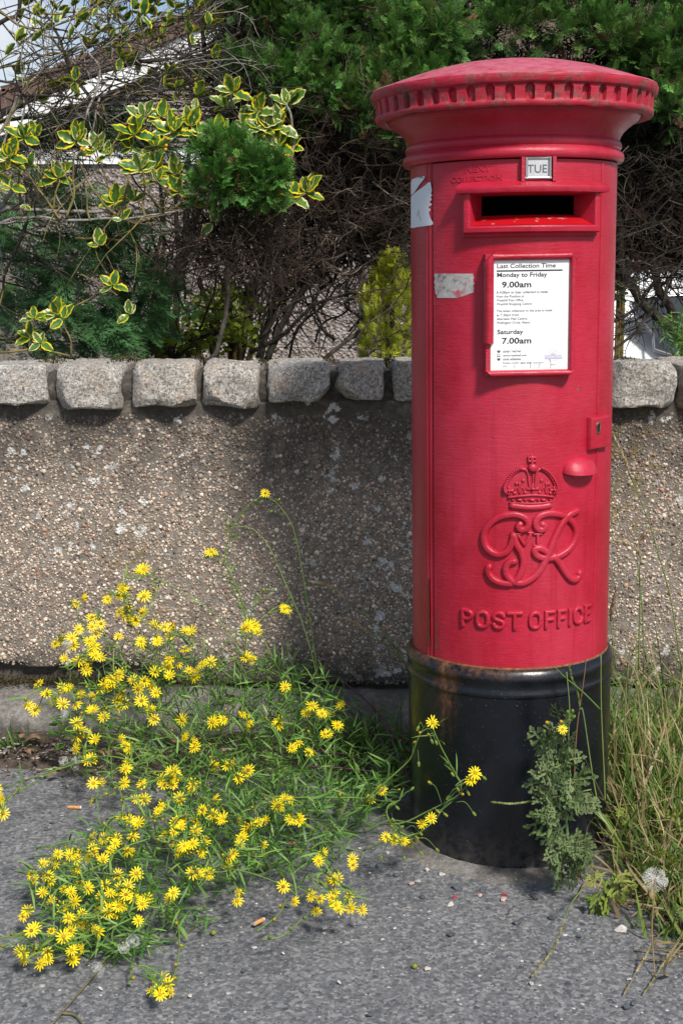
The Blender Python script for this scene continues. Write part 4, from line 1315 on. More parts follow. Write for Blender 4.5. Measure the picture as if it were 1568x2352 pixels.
def cx_(p, s):
    x, z = p; k = abs(s); rnd = 1 - max(0, (k - .85) / .15) ** 2 * .035
    return (x * rnd, s * car_w(z), .3 + (z - .3) * rnd)
g = MB()
n = len(prof)
for s in secs: g.v += [cx_(p, s) for p in prof]
g.f = [(j * n + i, j * n + i + 1, (j + 1) * n + i + 1, (j + 1) * n + i) for j in range(len(secs) - 1) for i in range(n - 1)]
# flanks built as rings down to the sill so that they bulge at the waist
for sgn, base in ((-1, 0), (1, (len(secs) - 1) * n)):
    cpt = len(g.v); g.v.append((.4, sgn * .86, .7))
    g.f += [(base + i, base + i + 1, cpt) for i in range(n - 1)] + [(base + n - 1, base, cpt)]
g.mi = [0] * len(g.f)
o = g.build('body', carw, car, 45); fix_normals(o.data)
def wpt(px, py):
    p = carloc(px, py); return p
gl = [wpt(1449, 700), wpt(1456, 692), wpt(1472, 686), wpt(1505, 681), wpt(1560, 678), wpt(1640, 680), wpt(1780, 700), wpt(1900, 760), wpt(1930, 815), wpt(1540, 815), wpt(1500, 768), wpt(1466, 728)]
g = MB(); n = len(gl)
yv = lambda z: -(.875 - .1 * max(0, (z - .95) / .52))
g.add([(p.x, yv(p.z) - .012, p.z) for p in gl], [tuple(range(n))]); o = g.build('side_window', carg, car); fix_normals(o.data)
g = MB(); q = gl + [gl[0]]; g.tube([(p.x, yv(p.z) - .014, p.z) for p in catmull(q, 3)], .007, 6); g.build('window_trim', alloy_mat, car, 60)
for (x, s) in ((-.95, -1), (1.55, -1), (-.95, 1), (1.55, 1)):
    w = empty('wheel', (x, s * .76, .30)); w.parent = car
    g = MB(); g.lathe([(.19, -.1), (.29, -.1), (.31, -.06), (.31, .06), (.29, .1), (.19, .1)], 32); o = g.build('tyre', tyre_mat, w, 40); o.rotation_euler = (PI / 2, 0, 0)
    g = MB(); g.lathe([(0, -.06), (.08, -.085), (.19, -.09), (.19, .09), (0, .06)], 32); o = g.build('rim', alloy_mat, w, 40); o.rotation_euler = (PI / 2, 0, 0)
for s in (-1, 1):
    g = MB(); g.box(-1.585, -1.45, s * .74 - .1, s * .74 + .1, .74, .98); g.build('tail_light', lamp_mat, car)

# ================================================================== HEDGE AND TREES BEHIND THE WALL
m = Mat('bark')
c = m.ramp(m.noise(1, 6, .7, m.scaled((60, 60, 18), m.pos)), [(.3, (.016, .012, .009)), (.55, (.045, .036, .029)), (.8, (.12, .108, .095))])
x, y, z = m.xyz(m.n('ShaderNodeNewGeometry').outputs['Normal'])
c = m.mix(m.math('MULTIPLY', m.step(m.noise(35, 5, .7, m.pos), .52, .66), .55), c, (.12, .125, .05))
bark_mat = m.done(c, .95, m.bump(m.noise(1, 5, .7, m.scaled((160, 160, 50), m.pos)), 1, .006))
m = Mat('grey_bark')
c = m.ramp(m.noise(70, 6, .7, m.pos), [(.3, (.07, .06, .05)), (.5, (.22, .2, .18)), (.75, (.45, .43, .40))])
c = m.mix(m.math('MULTIPLY', m.step(m.noise(12, 4, .6, m.pos), .5, .68), .7), c, (.17, .14, .04))
greybark_mat = m.done(c, .9, m.bump(m.noise(200, 5, .7, m.pos), .8, .003))
m = Mat('green_twig')
twig_green = m.done(m.ramp(m.noise(25, 5, .6, m.pos), [(.35, (.06, .045, .025)), (.6, (.2, .15, .04)), (.8, (.16, .16, .05))]), .7)
dead_mat = foliage_mat('dead_twig', .9, .0)
spray_mat = foliage_mat('cypress_foliage', .55, .22, spec=.3)

def spray_template(seed, n1=7, n2=3, w=.042, curl=.25):
    """flat fan of scale-leaved twigs along +Y (length 1), made of narrow kite-shaped faces"""
    r = random.Random(seed)
    V, F = [], []
    def kite(p, d, l, wd, nz, tri=False):
        p = Vector(p); d = Vector(d).normalized(); sd = d.cross(Vector((0, 0, 1))).normalized()
        if tri:
            k = len(V); V.extend([tuple(p + sd * wd * .95), tuple(p + d * l), tuple(p - sd * wd * .95)]); F.append((k, k + 1, k + 2)); return
        a = p; b = p + d * l * .55 + sd * wd + Vector((0, 0, nz)); c = p + d * l; e = p + d * l * .55 - sd * wd + Vector((0, 0, nz))
        k = len(V); V.extend([tuple(a), tuple(b), tuple(c), tuple(e)]); F.extend([(k, k + 1, k + 2), (k, k + 2, k + 3)])
    def pt(t): return Vector((.05 * math.sin(t * 3 + seed), t, curl * t * t * .4))
    for i in range(4): kite(pt(i / 4), pt((i + 1) / 4) - pt(i / 4), .30, w * .55, .01)
    for i in range(n1):
        t = .08 + .86 * i / n1
        for s in (-1, 1):
            ln = (.46 * (1 - t) + .16) * r.uniform(.8, 1.2)
            a = math.radians(r.uniform(34, 50)) * s
            d = Vector((math.sin(a), math.cos(a), r.uniform(-.12, .22)))
            p = pt(t + r.uniform(0, .05))
            kite(p, d, ln, w * .62, r.uniform(-.01, .02))
            for j in range(n2):
                tj = .25 + .6 * j / n2
                for s2 in (-1, 1):
                    a2 = a + s2 * math.radians(38)
                    kite(p + d * ln * tj, (math.sin(a2), math.cos(a2), r.uniform(-.1, .2)), ln * .38 * r.uniform(.8, 1.2), w * .5, r.uniform(-.01, .02), True)
    return V, F
SPR = [spray_template(s, 6, 2) for s in range(4)]
SPR_LO = [spray_template(20 + s, 4, 1, .06) for s in range(3)]
FROND = [spray_template(40 + s, 10, 2, .022, -.35) for s in range(3)]

def dead_template(seed, n=7):
    """bare crooked twiglet, length 1 along +Y, thin three-sided bars"""
    r = random.Random(seed); g = MB()
    def limb(p, d, l, rad, lev):
        pts = [Vector(p)]; d = Vector(d).normalized()
        k = 4 if lev == 0 else 3 if lev == 1 else 2
        for i in range(k):
            d = (d + Vector((r.gauss(0, .22), r.gauss(0, .1), r.gauss(0, .2)))).normalized(); pts.append(pts[-1] + d * l / k)
        g.tube(pts, [rad * (1 - .75 * i / k) for i in range(k + 1)], 3, cap=False)
        if lev < 2:
            for i in range(n if lev == 0 else 2):
                t = r.uniform(.15, .95); q = pts[min(int(t * k), k - 1)].lerp(pts[min(int(t * k) + 1, k)], (t * k) % 1)
                limb(q, d + Vector((r.gauss(0, .8), r.uniform(-.1, .6), r.gauss(0, .7))), l * r.uniform(.25, .45) * (1 if lev == 0 else .8), rad * .55, lev + 1)
    limb((0, 0, 0), (0, 1, 0), 1, .016, 0)
    tri = []
    for f in g.f: tri += [(f[0], f[1], f[2]), (f[0], f[2], f[3])] if len(f) == 4 else [f]
    return g.v, tri
DEAD = [dead_template(s, 4) for s in range(5)]

def spray_group(P, D, S, C, templates, rollsd=.9, tipped=True):
    P, D, S, C = map(np.array, (P, D, S, C)); out = []
    idx = RNG.integers(0, len(templates), len(P))
    for k, t in enumerate(templates):
        q = idx == k
        if q.any():
            ty = np.clip(np.array(t[0])[:, 1], 0, 1)
            cc = C[q][:, None, :] * (.55 + .85 * ty)[None, :, None] if tipped else C[q]
            out.append((*t, frames(D[q], RNG.normal(0, rollsd, q.sum()), S[q]), P[q], cc))
    return out
def greens(n, base, sd=.22, brown=.03):
    c = np.array(base)[None] * RNG.lognormal(0, sd, (n, 1)) * RNG.uniform(.85, 1.15, (n, 3))
    b = RNG.random(n) < brown
    c[b] = np.array([.16, .085, .045])
    return c
def in_poly(x, y, poly):
    ins = False; j = len(poly) - 1
    for i in range(len(poly)):
        if (poly[i][1] > y) != (poly[j][1] > y) and x < (poly[j][0] - poly[i][0]) * (y - poly[i][1]) / (poly[j][1] - poly[i][1]) + poly[i][0]: ins = not ins
        j = i
    return ins
def tuft(c, r, n, P, D, S, C, base, size=(.035, .06), up=.5, front=.45, sq=1.0):
    """a rounded tuft of sprays radiating from c"""
    c = Vector(c)
    col = greens(n, base)
    for i in range(n):
        d = Vector((random.gauss(0, 1), random.gauss(0, 1) - front, random.gauss(0, 1) * .8 + up)).normalized()
        P.append(c + d * r * random.uniform(.35, 1.0) * Vector((1, 1, sq)).length / 1.732); D.append(d + Vector((random.gauss(0, .3), random.gauss(0, .3), random.gauss(.1, .3)))); S.append(random.uniform(*size)); C.append(col[i])

# ---- big cypress hedge (two trees run together)
def branch_obj(name, pix, w0, w1, Y0, Y1, mat, parent, n=7, jit=.0, per=5):
    pts = []
    for i, (x, y) in enumerate(pix):
        t = i / (len(pix) - 1); pts.append(at(x, y, Y0 + (Y1 - Y0) * t))
    q = catmull(pts, per); m_ = len(q)
    q = [p + Vector((mnoise.noise(p * 23), mnoise.noise(p * 23 + Vector((5, 0, 0))), mnoise.noise(p * 23 + Vector((0, 7, 0))))) * (.006 + jit) for p in q]
    rad = [max(.0012, (w0 + (w1 - w0) * i / (m_ - 1)) / 2 / FPX * Y0 * (1 + .18 * mnoise.noise(q[i] * 40))) for i in range(m_)]
    g = MB(); g.tube(to_local(parent, q), rad, n)
    return g.build(name, mat, parent, 180), q
def cd(*pts): return [(.3296 * a, 401.9 + .3296 * b) for a, b in pts]
def c2(*pts): return [(.6225 * a, 516.7 + .6225 * b) for a, b in pts]
def c7(*pts): return [((2350 + .3825 * a) / 1.7417, (600 + .3825 * b) / 1.7417) for a, b in pts]
def c1(*pts): return [(.5127 * a, .5127 * b) for a, b in pts]

hedge = empty('cypress_tree', (.1, 4.25, -.27), 'tall green cypress with bare brown lower twigs behind and left of the pillar box', 'tree')
bpy.context.view_layer.update()
LIMBS = []
for name, pix, w0, w1, Y0, Y1 in (
    ('trunk', cd((1120, 1290), (1150, 1000), (1185, 750), (1265, 600), (1330, 400), (1420, 100), (1500, -300)), 27, 14, 4.25, 4.35),
    ('trunk', cd((1195, 1290), (1220, 1050), (1235, 850), (1262, 620), (1290, 420), (1300, 100), (1340, -400)), 20, 10, 4.15, 4.3),
    ('trunk', cd((862, 1290), (900, 1080), (990, 850), (1040, 700), (1100, 500), (1150, 300)), 16, 7, 4.1, 4.15),
    ('trunk', cd((800, 1290), (815, 1100), (880, 900), (1000, 650), (1080, 420)), 10, 5, 4.0, 4.1),
    ('trunk', cd((1000, 1290), (1060, 1080), (1112, 900), (1135, 600), (1140, 300), (1100, 0)), 14, 7, 4.05, 4.2),
    ('branch', cd((1220, 1275), (1290, 1190), (1400, 1120), (1540, 1100)), 13, 8, 4.2, 4.0),
    ('trunk', c2((875, 500), (905, 350), (922, 260), (962, 170), (1010, 40), (1060, -200)), 36, 16, 4.3, 4.4),
    ('branch', c2((905, 235), (985, 195), (1070, 215), (1160, 200), (1232, 150), (1300, 40), (1400, -120)), 18, 8, 4.2, 4.1),
    ('trunk', c2((955, 490), (1000, 330), (1040, 200), (1085, 90), (1120, -150)), 20, 9, 4.15, 4.25),
    ('trunk', c2((985, 500), (1050, 345), (1100, 262), (1182, 170), (1255, 80), (1300, -100)), 17, 8, 4.05, 4.1),
    ('branch', c2((925, 470), (1050, 400), (1150, 300), (1250, 262), (1400, 230), (1500, 215)), 10, 4, 4.05, 3.95),
    ('branch', c2((1195, 492), (1300, 410), (1400, 330), (1515, 235)), 10, 4, 3.85, 4.0),
    ('branch', c2((650, 495), (722, 420), (812, 398), (900, 380)), 14, 8, 4.15, 4.2),
    ('trunk', c2((530, 500), (600, 330), (642, 200), (660, 100), (650, -30), (640, -200)), 20, 8, 4.1, 4.1),
    ('branch', c2((690, 480), (760, 330), (800, 180), (760, 60)), 7, 3, 3.95, 3.9),
    ('branch', c2((960, 420), (1060, 300), (1200, 240), (1330, 150), (1460, 90)), 7, 3, 3.9, 3.85),
    ('branch', [(800, 800), (850, 740), (900, 700), (950, 640)], 6, 3, 3.8, 3.8), ('branch', [(840, 830), (870, 760), (880, 680), (920, 600)], 5, 2, 3.8, 3.8), ('branch', [(760, 700), (840, 670), (930, 660)], 4, 2, 3.8, 3.8),
    ('branch', c2((560, 480), (560, 300), (580, 150), (560, 0)), 9, 5, 4.0, 4.0),
    ('trunk', c1((1420, 900), (1500, 640), (1560, 420), (1600, 100), (1620, -100)), 26, 14, 4.45, 4.5),
    ('trunk', c1((1700, 1000), (1720, 600), (1760, 200), (1780, -100)), 30, 18, 4.5, 4.5)):
    o, q = branch_obj(name, pix, w0, w1, Y0, Y1, bark_mat, hedge); LIMBS.append(q)
rb = random.Random(31)
for k in range(64):                 # the tangle of thinner stems
    x0 = rb.uniform(330, 930); y0 = rb.uniform(560, 830)
    lean = (x0 - 520) / 420
    q = [(x0, y0)]
    for i in range(4): q.append((q[-1][0] + lean * rb.uniform(10, 75) + rb.gauss(0, 26), q[-1][1] - rb.uniform(25, 80)))
    Yk = rb.uniform(3.9, 4.5)
    o, q3 = branch_obj('branch', q, rb.uniform(4, 10), rb.uniform(1.5, 4), Yk, Yk + rb.gauss(0, .08), bark_mat, hedge, 5); LIMBS.append(q3[::2])
P, D, S, C = [], [], [], []
HP = [(520, -150), (505, 60), (560, 150), (575, 190), (640, 250), (720, 270), (800, 300), (850, 350), (1000, 330), (1060, 60), (1060, -150)]
HG = (.068, .150, .030)
placed = 0; cents = []
while placed < 54:
    x, y = random.uniform(480, 1130), random.uniform(-160, 350)
    if not in_poly(x, y, HP): continue
    if any((x - a) ** 2 + (y - b) ** 2 < 38 ** 2 for a, b in cents): continue
    if mnoise.noise(Vector((x / 90, y / 90, 3.3))) < .0: continue
    cents.append((x, y)); placed += 1
    c = at(x, y, 4.0 + random.uniform(-.10, .14) - .08 * max(0, (y - 60) / 200))
    tuft(c, random.uniform(.055, .095), 64, P, D, S, C, np.array(HG) * random.uniform(.75, 1.25))
for (x, y, s) in ((760, 150, .1), (640, 175, .08), (720, 215, .08), (905, 95, .11), (955, 150, .1), (880, 215, .09), (985, 210, .09), (800, 240, .07), (1010, 60, .1), (880, 20, .1), (700, 90, .07), (860, 265, .07), (930, 290, .06)):
    tuft(at(x, y, 3.92), s, 100, P, D, S, C, np.array(HG) * 1.55, (.028, .05))
# foliage in the depth of the crown, inner shade put into its darker colour
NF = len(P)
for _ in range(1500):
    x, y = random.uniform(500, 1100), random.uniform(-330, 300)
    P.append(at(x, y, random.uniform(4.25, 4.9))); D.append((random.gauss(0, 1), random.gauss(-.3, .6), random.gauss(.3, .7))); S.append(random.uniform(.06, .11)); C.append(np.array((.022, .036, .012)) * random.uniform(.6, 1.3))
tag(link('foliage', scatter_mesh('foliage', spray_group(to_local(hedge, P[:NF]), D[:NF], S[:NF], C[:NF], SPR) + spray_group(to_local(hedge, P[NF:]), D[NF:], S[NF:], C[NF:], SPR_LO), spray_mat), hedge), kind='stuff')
# bare brown twigs
P, D, S, C = [], [], [], []
DPOLY = [(505, -60), (560, 140), (640, 260), (690, 330), (690, 480), (640, 590), (700, 640), (860, 620), (945, 560), (1010, 330), (900, 300), (760, 270), (640, 230), (560, 120), (540, -60)]
n = 0
DEADC = [(.030, .021, .013), (.018, .013, .009), (.045, .032, .021), (.12, .095, .07), (.045, .022, .012)]
while n < 1000:
    x, y = random.uniform(480, 1010), random.uniform(-60, 650)
    if not in_poly(x, y, DPOLY) and random.random() > .10: continue
    n += 1
    P.append(at(x, y, random.uniform(3.85, 4.45))); D.append((random.gauss(.15, .7), random.gauss(-.6, .5), random.gauss(.05, .6))); S.append(random.uniform(.09, .2)); C.append(np.array(random.choice(DEADC)) * random.uniform(.7, 1.3))
for q in LIMBS:                     # twiglets on the limbs
    for p in q[3::2]:
        if random.random() < .75:
            P.append(p); D.append((random.gauss(0, 1), random.gauss(-.3, .7), random.gauss(.1, .8))); S.append(random.uniform(.07, .17)); C.append(np.array(random.choice(DEADC)) * random.uniform(.6, 1.1))
for _ in range(800):                # dense tangle further in, near-black colour carries the inner shade
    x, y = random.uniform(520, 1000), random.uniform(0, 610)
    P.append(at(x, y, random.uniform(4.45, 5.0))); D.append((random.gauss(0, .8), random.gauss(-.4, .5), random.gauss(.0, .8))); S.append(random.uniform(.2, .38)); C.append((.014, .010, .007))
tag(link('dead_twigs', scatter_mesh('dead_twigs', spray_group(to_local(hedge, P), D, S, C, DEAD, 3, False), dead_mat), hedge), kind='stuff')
P, D, S, C = [], [], [], []
for _ in range(1500):               # dark brown filler sprays, the hedge's inner shade put into their colour
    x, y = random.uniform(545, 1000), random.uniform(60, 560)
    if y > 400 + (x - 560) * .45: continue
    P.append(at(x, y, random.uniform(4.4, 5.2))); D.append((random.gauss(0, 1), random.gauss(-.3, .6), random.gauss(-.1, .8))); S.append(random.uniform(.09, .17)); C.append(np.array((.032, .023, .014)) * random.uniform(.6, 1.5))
tag(link('dark_filler_sprays', scatter_mesh('dark_filler_sprays', spray_group(to_local(hedge, P), D, S, C, SPR_LO), spray_mat), hedge), kind='stuff')

# ---- second cypress, right of the box
hedge2 = empty('cypress_tree', (1.25, 4.3, -.27), 'dark cypress with bare forked limbs at the right edge behind the pillar box', 'tree')
bpy.context.view_layer.update()
LIMBS2 = []
for name, pix, w0, w1, Y0, Y1 in (
    ('trunk', c7((1150, 2150), (980, 1960), (700, 1720), (560, 1580), (440, 1380), (340, 1150), (340, 900), (300, 600), (250, 200)), 24, 15, 4.15, 4.25),
    ('trunk', c7((1100, 2150), (950, 1950), (860, 1650), (750, 1480), (700, 1300), (700, 1000), (680, 700), (640, 300)), 22, 14, 4.25, 4.35),
    ('branch', c7((150, 1850), (280, 1800), (420, 1720), (540, 1600), (640, 1430), (760, 1250)), 9, 4, 4.0, 4.1),
    ('branch', c7((150, 2150), (270, 2080), (420, 1970), (600, 1780), (670, 1690)), 8, 6, 3.95, 4.1),
    ('branch', c7((150, 1640), (280, 1560), (400, 1450), (560, 1250), (700, 1150), (860, 1060), (1000, 1000)), 7, 4, 4.0, 4.0),
    ('branch', c7((340, 930), (560, 850), (700, 790), (880, 725)), 5, 3, 3.95, 3.9),
    ('branch', c7((780, 1640), (860, 1340), (960, 1180), (1050, 1100)), 8, 4, 4.0, 4.0),
    ('branch', c7((260, 1990), (400, 1880), (520, 1830), (600, 1830)), 4, 2, 3.9, 3.9),
    ('branch', c7((300, 1300), (420, 1200), (560, 1180), (740, 1210)), 6, 3, 3.95, 3.95)):
    o, q = branch_obj(name, pix, w0, w1, Y0, Y1, bark_mat, hedge2); LIMBS2.append(q)
P, D, S, C = [], [], [], []
cents = []; placed = 0
while placed < 40:
    x, y = random.uniform(1080, 1680), random.uniform(-160, 330)
    if y > 120 + max(0, x - 1380) * 1.0 or any((x - a) ** 2 + (y - b) ** 2 < 36 ** 2 for a, b in cents): continue
    if mnoise.noise(Vector((x / 90, y / 90, 9.3))) < .0: continue
    cents.append((x, y)); placed += 1
    tuft(at(x, y, 4.02 + random.uniform(-.1, .12)), random.uniform(.05, .09), 60, P, D, S, C, np.array(HG) * random.uniform(.6, 1.05))
for (x, y, s) in ((1540, 250, .07), (1520, 170, .08), (1440, 90, .09), (1250, 70, .08), (1140, 80, .08), (1360, 60, .07), (1550, 90, .08)):
    tuft(at(x, y, 3.95), s, 90, P, D, S, C, np.array(HG) * 1.3, (.028, .05))
NF = len(P)
for _ in range(1300):  # deep sprays in a darker colour that paints the crown's inner shade
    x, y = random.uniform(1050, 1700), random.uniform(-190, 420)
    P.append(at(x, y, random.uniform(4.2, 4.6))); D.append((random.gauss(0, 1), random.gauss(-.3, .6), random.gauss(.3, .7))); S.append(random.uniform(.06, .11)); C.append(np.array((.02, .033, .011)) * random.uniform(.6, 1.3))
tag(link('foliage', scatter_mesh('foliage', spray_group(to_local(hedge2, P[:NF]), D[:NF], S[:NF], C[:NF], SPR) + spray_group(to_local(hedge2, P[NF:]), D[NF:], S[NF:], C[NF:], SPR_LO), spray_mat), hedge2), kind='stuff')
P, D, S, C = [], [], [], []
for _ in range(330):
    x, y = random.uniform(1380, 1640), random.uniform(300, 640)
    P.append(at(x, y, random.uniform(3.85, 4.5))); D.append((random.gauss(.2, .7), random.gauss(-.5, .5), random.gauss(.0, .6))); S.append(random.uniform(.08, .2)); C.append(np.array(random.choice(DEADC)) * random.uniform(.5, 1.2))
for _ in range(330):
    x, y = random.uniform(1380, 1660), random.uniform(250, 610)
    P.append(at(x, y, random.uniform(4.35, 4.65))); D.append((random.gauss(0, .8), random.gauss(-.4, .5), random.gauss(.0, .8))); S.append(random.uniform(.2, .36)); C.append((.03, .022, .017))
for q in LIMBS2:
    for p in q[2:]:
        if random.random() < .5:
            P.append(p); D.append((random.gauss(-.3, .9), random.gauss(-.2, .5), random.gauss(.0, .5))); S.append(random.uniform(.06, .15)); C.append(np.array(random.choice(DEADC)) * random.uniform(.5, 1.0))
tag(link('dead_twigs', scatter_mesh('dead_twigs', spray_group(to_local(hedge2, P), D, S, C, DEAD, 3, False), dead_mat), hedge2), kind='stuff')
P, D, S, C = [], [], [], []
for _ in range(900):  # dark filler sprays, shade behind the limbs painted by their colour
    x, y = random.uniform(1370, 1700), random.uniform(100, 575)
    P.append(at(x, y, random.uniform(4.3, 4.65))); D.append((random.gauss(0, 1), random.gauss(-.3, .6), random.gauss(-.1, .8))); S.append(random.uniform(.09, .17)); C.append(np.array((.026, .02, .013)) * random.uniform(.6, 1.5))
tag(link('dark_filler_sprays', scatter_mesh('dark_filler_sprays', spray_group(to_local(hedge2, P), D, S, C, SPR_LO), spray_mat), hedge2), kind='stuff')

# ---- small cypress bush with one round head, on a bare stem
ball = empty('cypress_bush', tuple(at(470, 822, 3.62)), 'young cypress with one dense round green head on a bare grey stem', 'bush')
bpy.context.view_layer.update()
branch_obj('stem', c2((752, 512), (800, 462), (830, 335), (841, 205), (838, 60), (850, -60), (890, -150)), 13, 8, 3.62, 3.66, bark_mat, ball)
for pix in (c2((836, 150), (780, 60), (740, -40)), c2((838, 100), (900, 0), (940, -90)), c2((836, 175), (880, 120), (950, 95), (1040, 60)), c2((836, 60), (800, -40), (780, -120)), c2((842, 30), (930, -60), (1010, -120)), c2((838, 120), (890, 60), (905, -60))):
    branch_obj('branch', pix, 6, 3, 3.65, 3.62, bark_mat, ball)
P, D, S, C = [], [], [], []
for (x, y, s, k) in ((500, 340, .055, 1), (545, 325, .05, 1.1), (470, 380, .055, .9), (520, 380, .07, 1), (575, 365, .06, 1), (620, 375, .055, 1), (640, 410, .05, 1.05), (590, 420, .07, .95), (540, 430, .07, .9), (485, 430, .055, .85), (620, 450, .05, .85), (570, 465, .055, .75), (510, 465, .045, .75), (455, 355, .035, 1.1), (650, 385, .03, 1.1), (450, 410, .035, 1), (530, 308, .03, 1.15), (480, 318, .028, 1.1), (440, 440, .026, .9), (665, 425, .03, 1.0), (600, 345, .03, 1.1), (640, 470, .03, .8)):
    tuft(at(552 + (x - 552) * .86 + random.gauss(0, 6), 398 + (y - 398) * .9 + random.gauss(0, 5), 3.56 + random.gauss(0, .02)), s * random.uniform(.5, .9), int(1150 * s), P, D, S, C, np.array((.085, .205, .040)) * k, (.028, .046), .45, .55)
tag(link('foliage', scatter_mesh('foliage', spray_group(to_local(ball, P), D, S, C, SPR), spray_mat), ball), kind='stuff')
P, D, S, C = [], [], [], []
for _ in range(420):
    x, y = random.gauss(545, 62), random.uniform(440, 650)
    P.append(at(x, y, random.uniform(3.6, 3.8))); D.append((random.gauss(0, .7), random.gauss(-.4, .5), random.gauss(-.1, .6))); S.append(random.uniform(.06, .15)); C.append(np.array(random.choice(DEADC)) * random.uniform(.7, 1.3))
tag(link('dead_twigs', scatter_mesh('dead_twigs', spray_group(to_local(ball, P), D, S, C, DEAD, 3, False), dead_mat), ball), kind='stuff')

# ---- feathery dark cypress at lower left
fea = empty('cypress_tree', (-1.15, 4.2, -.27), 'feathery drooping cypress low at the left, above the coping', 'tree')
bpy.context.view_layer.update()
P, D, S, C = [], [], [], []
branch_obj('trunk', [(-60, 830), (-30, 600), (-40, 300), (-20, -100)], 34, 16, 4.2, 4.3, bark_mat, fea)
for (pix, n, col) in (([(-40, 500), (100, 545), (220, 560), (300, 600)], 40, .8), ([(-30, 470), (120, 480), (240, 510), (300, 520)], 40, 1.25), ([(-40, 590), (60, 600), (180, 640), (270, 680)], 36, .6), ([(-40, 700), (80, 710), (200, 740), (310, 760)], 46, 1.0), ([(-30, 640), (60, 660), (140, 690)], 26, .7), ([(-30, 780), (100, 780), (230, 795)], 34, .9),
                      ([(60, 760), (180, 745), (290, 715), (330, 690)], 30, 1.25), ([(120, 540), (220, 590), (330, 620)], 26, .7), ([(-30, 430), (80, 440), (160, 465)], 22, .9), ([(80, 700), (180, 720), (280, 765)], 34, .9), ([(110, 290), (190, 270), (250, 265)], 34, .5), ([(-20, 330), (60, 310), (140, 300)], 30, .5), ([(200, 320), (290, 330), (360, 350)], 24, .5), ([(-20, 560), (70, 590), (120, 640)], 22, .9)):
    Yb = random.uniform(3.75, 4.15)
    o, q = branch_obj('branch', pix, 5, 2, Yb + .1, Yb, bark_mat, fea)
    for i in range(int(n * 2.0)):
        t = random.uniform(.12, 1.0); p = q[min(int(t * len(q)), len(q) - 1)]
        P.append(p + Vector((random.gauss(0, .03), random.gauss(0, .04), random.gauss(0, .025)))); D.append((random.gauss(.8, .5), random.gauss(-.3, .5), random.gauss(-.25, .35))); S.append(random.uniform(.06, .13)); C.append(np.array((.10, .24, .085)) * col * random.uniform(.6, 1.3))
tag(link('foliage', scatter_mesh('foliage', spray_group(to_local(fea, P), D, S, C, FROND, .5), spray_mat), fea), kind='stuff')

# ---- golden conifer and leafy weeds beyond
gold = empty('golden_conifer', tuple(at(893, 850, 3.92) * Vector((1, 1, 0)) + Vector((0, 0, -.27))), 'bright yellow-green conifer beside the left flank of the pillar box', 'tree')
bpy.context.view_layer.update()
g = MB(); g.tube(to_local(gold, [at(893, 1100, 3.92), at(895, 700, 3.92), at(905, 600, 3.92)]), [.02, .014, .004], 7); g.build('trunk', bark_mat, gold, 180)
P, D, S, C = [], [], [], []
for _ in range(950):
    y = random.uniform(590, 850); hwid = 62 * min(1, (y - 570) / 120)
    x = 897 + random.uniform(-1, 1) * hwid
    P.append(at(x, y, 3.92 + random.uniform(-.07, .07))); D.append((random.gauss((x - 897) / 90, .4), random.gauss(-.4, .4), random.gauss(.8, .4))); S.append(random.uniform(.024, .042)); C.append(np.array((.36, .40, .03)) * random.uniform(.6, 1.25))
tag(link('foliage', scatter_mesh('foliage', spray_group(to_local(gold, P), D, S, C, SPR_LO), spray_mat), gold), kind='stuff')

oval = ([(0, 0, 0), (.34, .3, .05), (.36, .6, .05), (0, 1, 0), (-.36, .6, .05), (-.34, .3, .05), (0, .5, -.02)], [(0, 1, 6), (1, 2, 6), (2, 3, 6), (3, 4, 6), (4, 5, 6), (5, 0, 6)])
leaf_soft = foliage_mat('soft_leaf', .5, .35)
def leafy(name, loc, pts, n, size, base, label, cat):
    o = empty(name, loc, label, cat); bpy.context.view_layer.update()
    P, D, S, C = [], [], [], []
    for (x, y, sx, sy, Y) in pts:
        for _ in range(n):
            P.append(at(random.gauss(x, sx), random.gauss(y, sy), Y + random.gauss(0, .15))); D.append((random.gauss(0, 1), random.gauss(-.5, .6), random.gauss(.2, .7))); S.append(random.uniform(*size)); C.append(np.array(base) * random.uniform(.5, 1.4))
    P, D, S, C = np.array(to_local(o, P)), np.array(D), np.array(S), np.array(C)
    tag(link('foliage', scatter_mesh('foliage', [(*oval, frames(D, RNG.normal(0, .6, len(D)), S), P, C)], leaf_soft), o), kind='stuff')
    g = MB()
    for (x, y, sx, sy, Y) in pts:
        for k in range(4):
            a = at(x + random.gauss(0, sx * .4), y + sy * 2.5, Y); b = at(random.gauss(x, sx * .7), y - sy, Y)
            g.tube(to_local(o, [a * Vector((1, 1, 0)) + Vector((0, 0, -.27)), a, b]), .006, 4)
    tag(g.build('stems', twig_green, o), kind='stuff')
    return o
leafy('leafy_shrub', tuple(at(480, 800, 4.25) * Vector((1, 1, 0)) + Vector((0, 0, -.27))), [(480, 735, 40, 32, 4.25), (440, 780, 40, 20, 4.2), (555, 760, 32, 26, 4.2), (520, 690, 30, 18, 4.3), (350, 785, 26, 12, 4.2)], 230, (.018, .036), (.26, .34, .04), 'bright lime green leafy shrub beyond the dark bare trunks', 'bush')
leafy('leafy_shrub', tuple(at(20, 650, 5.2) * Vector((1, 1, 0)) + Vector((0, 0, -.27))), [(5, 560, 14, 40, 5.2), (8, 690, 16, 30, 5.2)], 90, (.04, .08), (.07, .15, .03), 'pale green broad-leaved shrub at the far left edge', 'bush')
leafy('leafy_shrub', tuple(at(1425, 640, 5.6) * Vector((1, 1, 0)) + Vector((0, 0, -.27))), [(1425, 590, 10, 40, 5.5), (1420, 625, 12, 25, 5.5)], 110, (.03, .06), (.07, .15, .035), 'small green leafed shrub just right of the pillar box', 'bush')
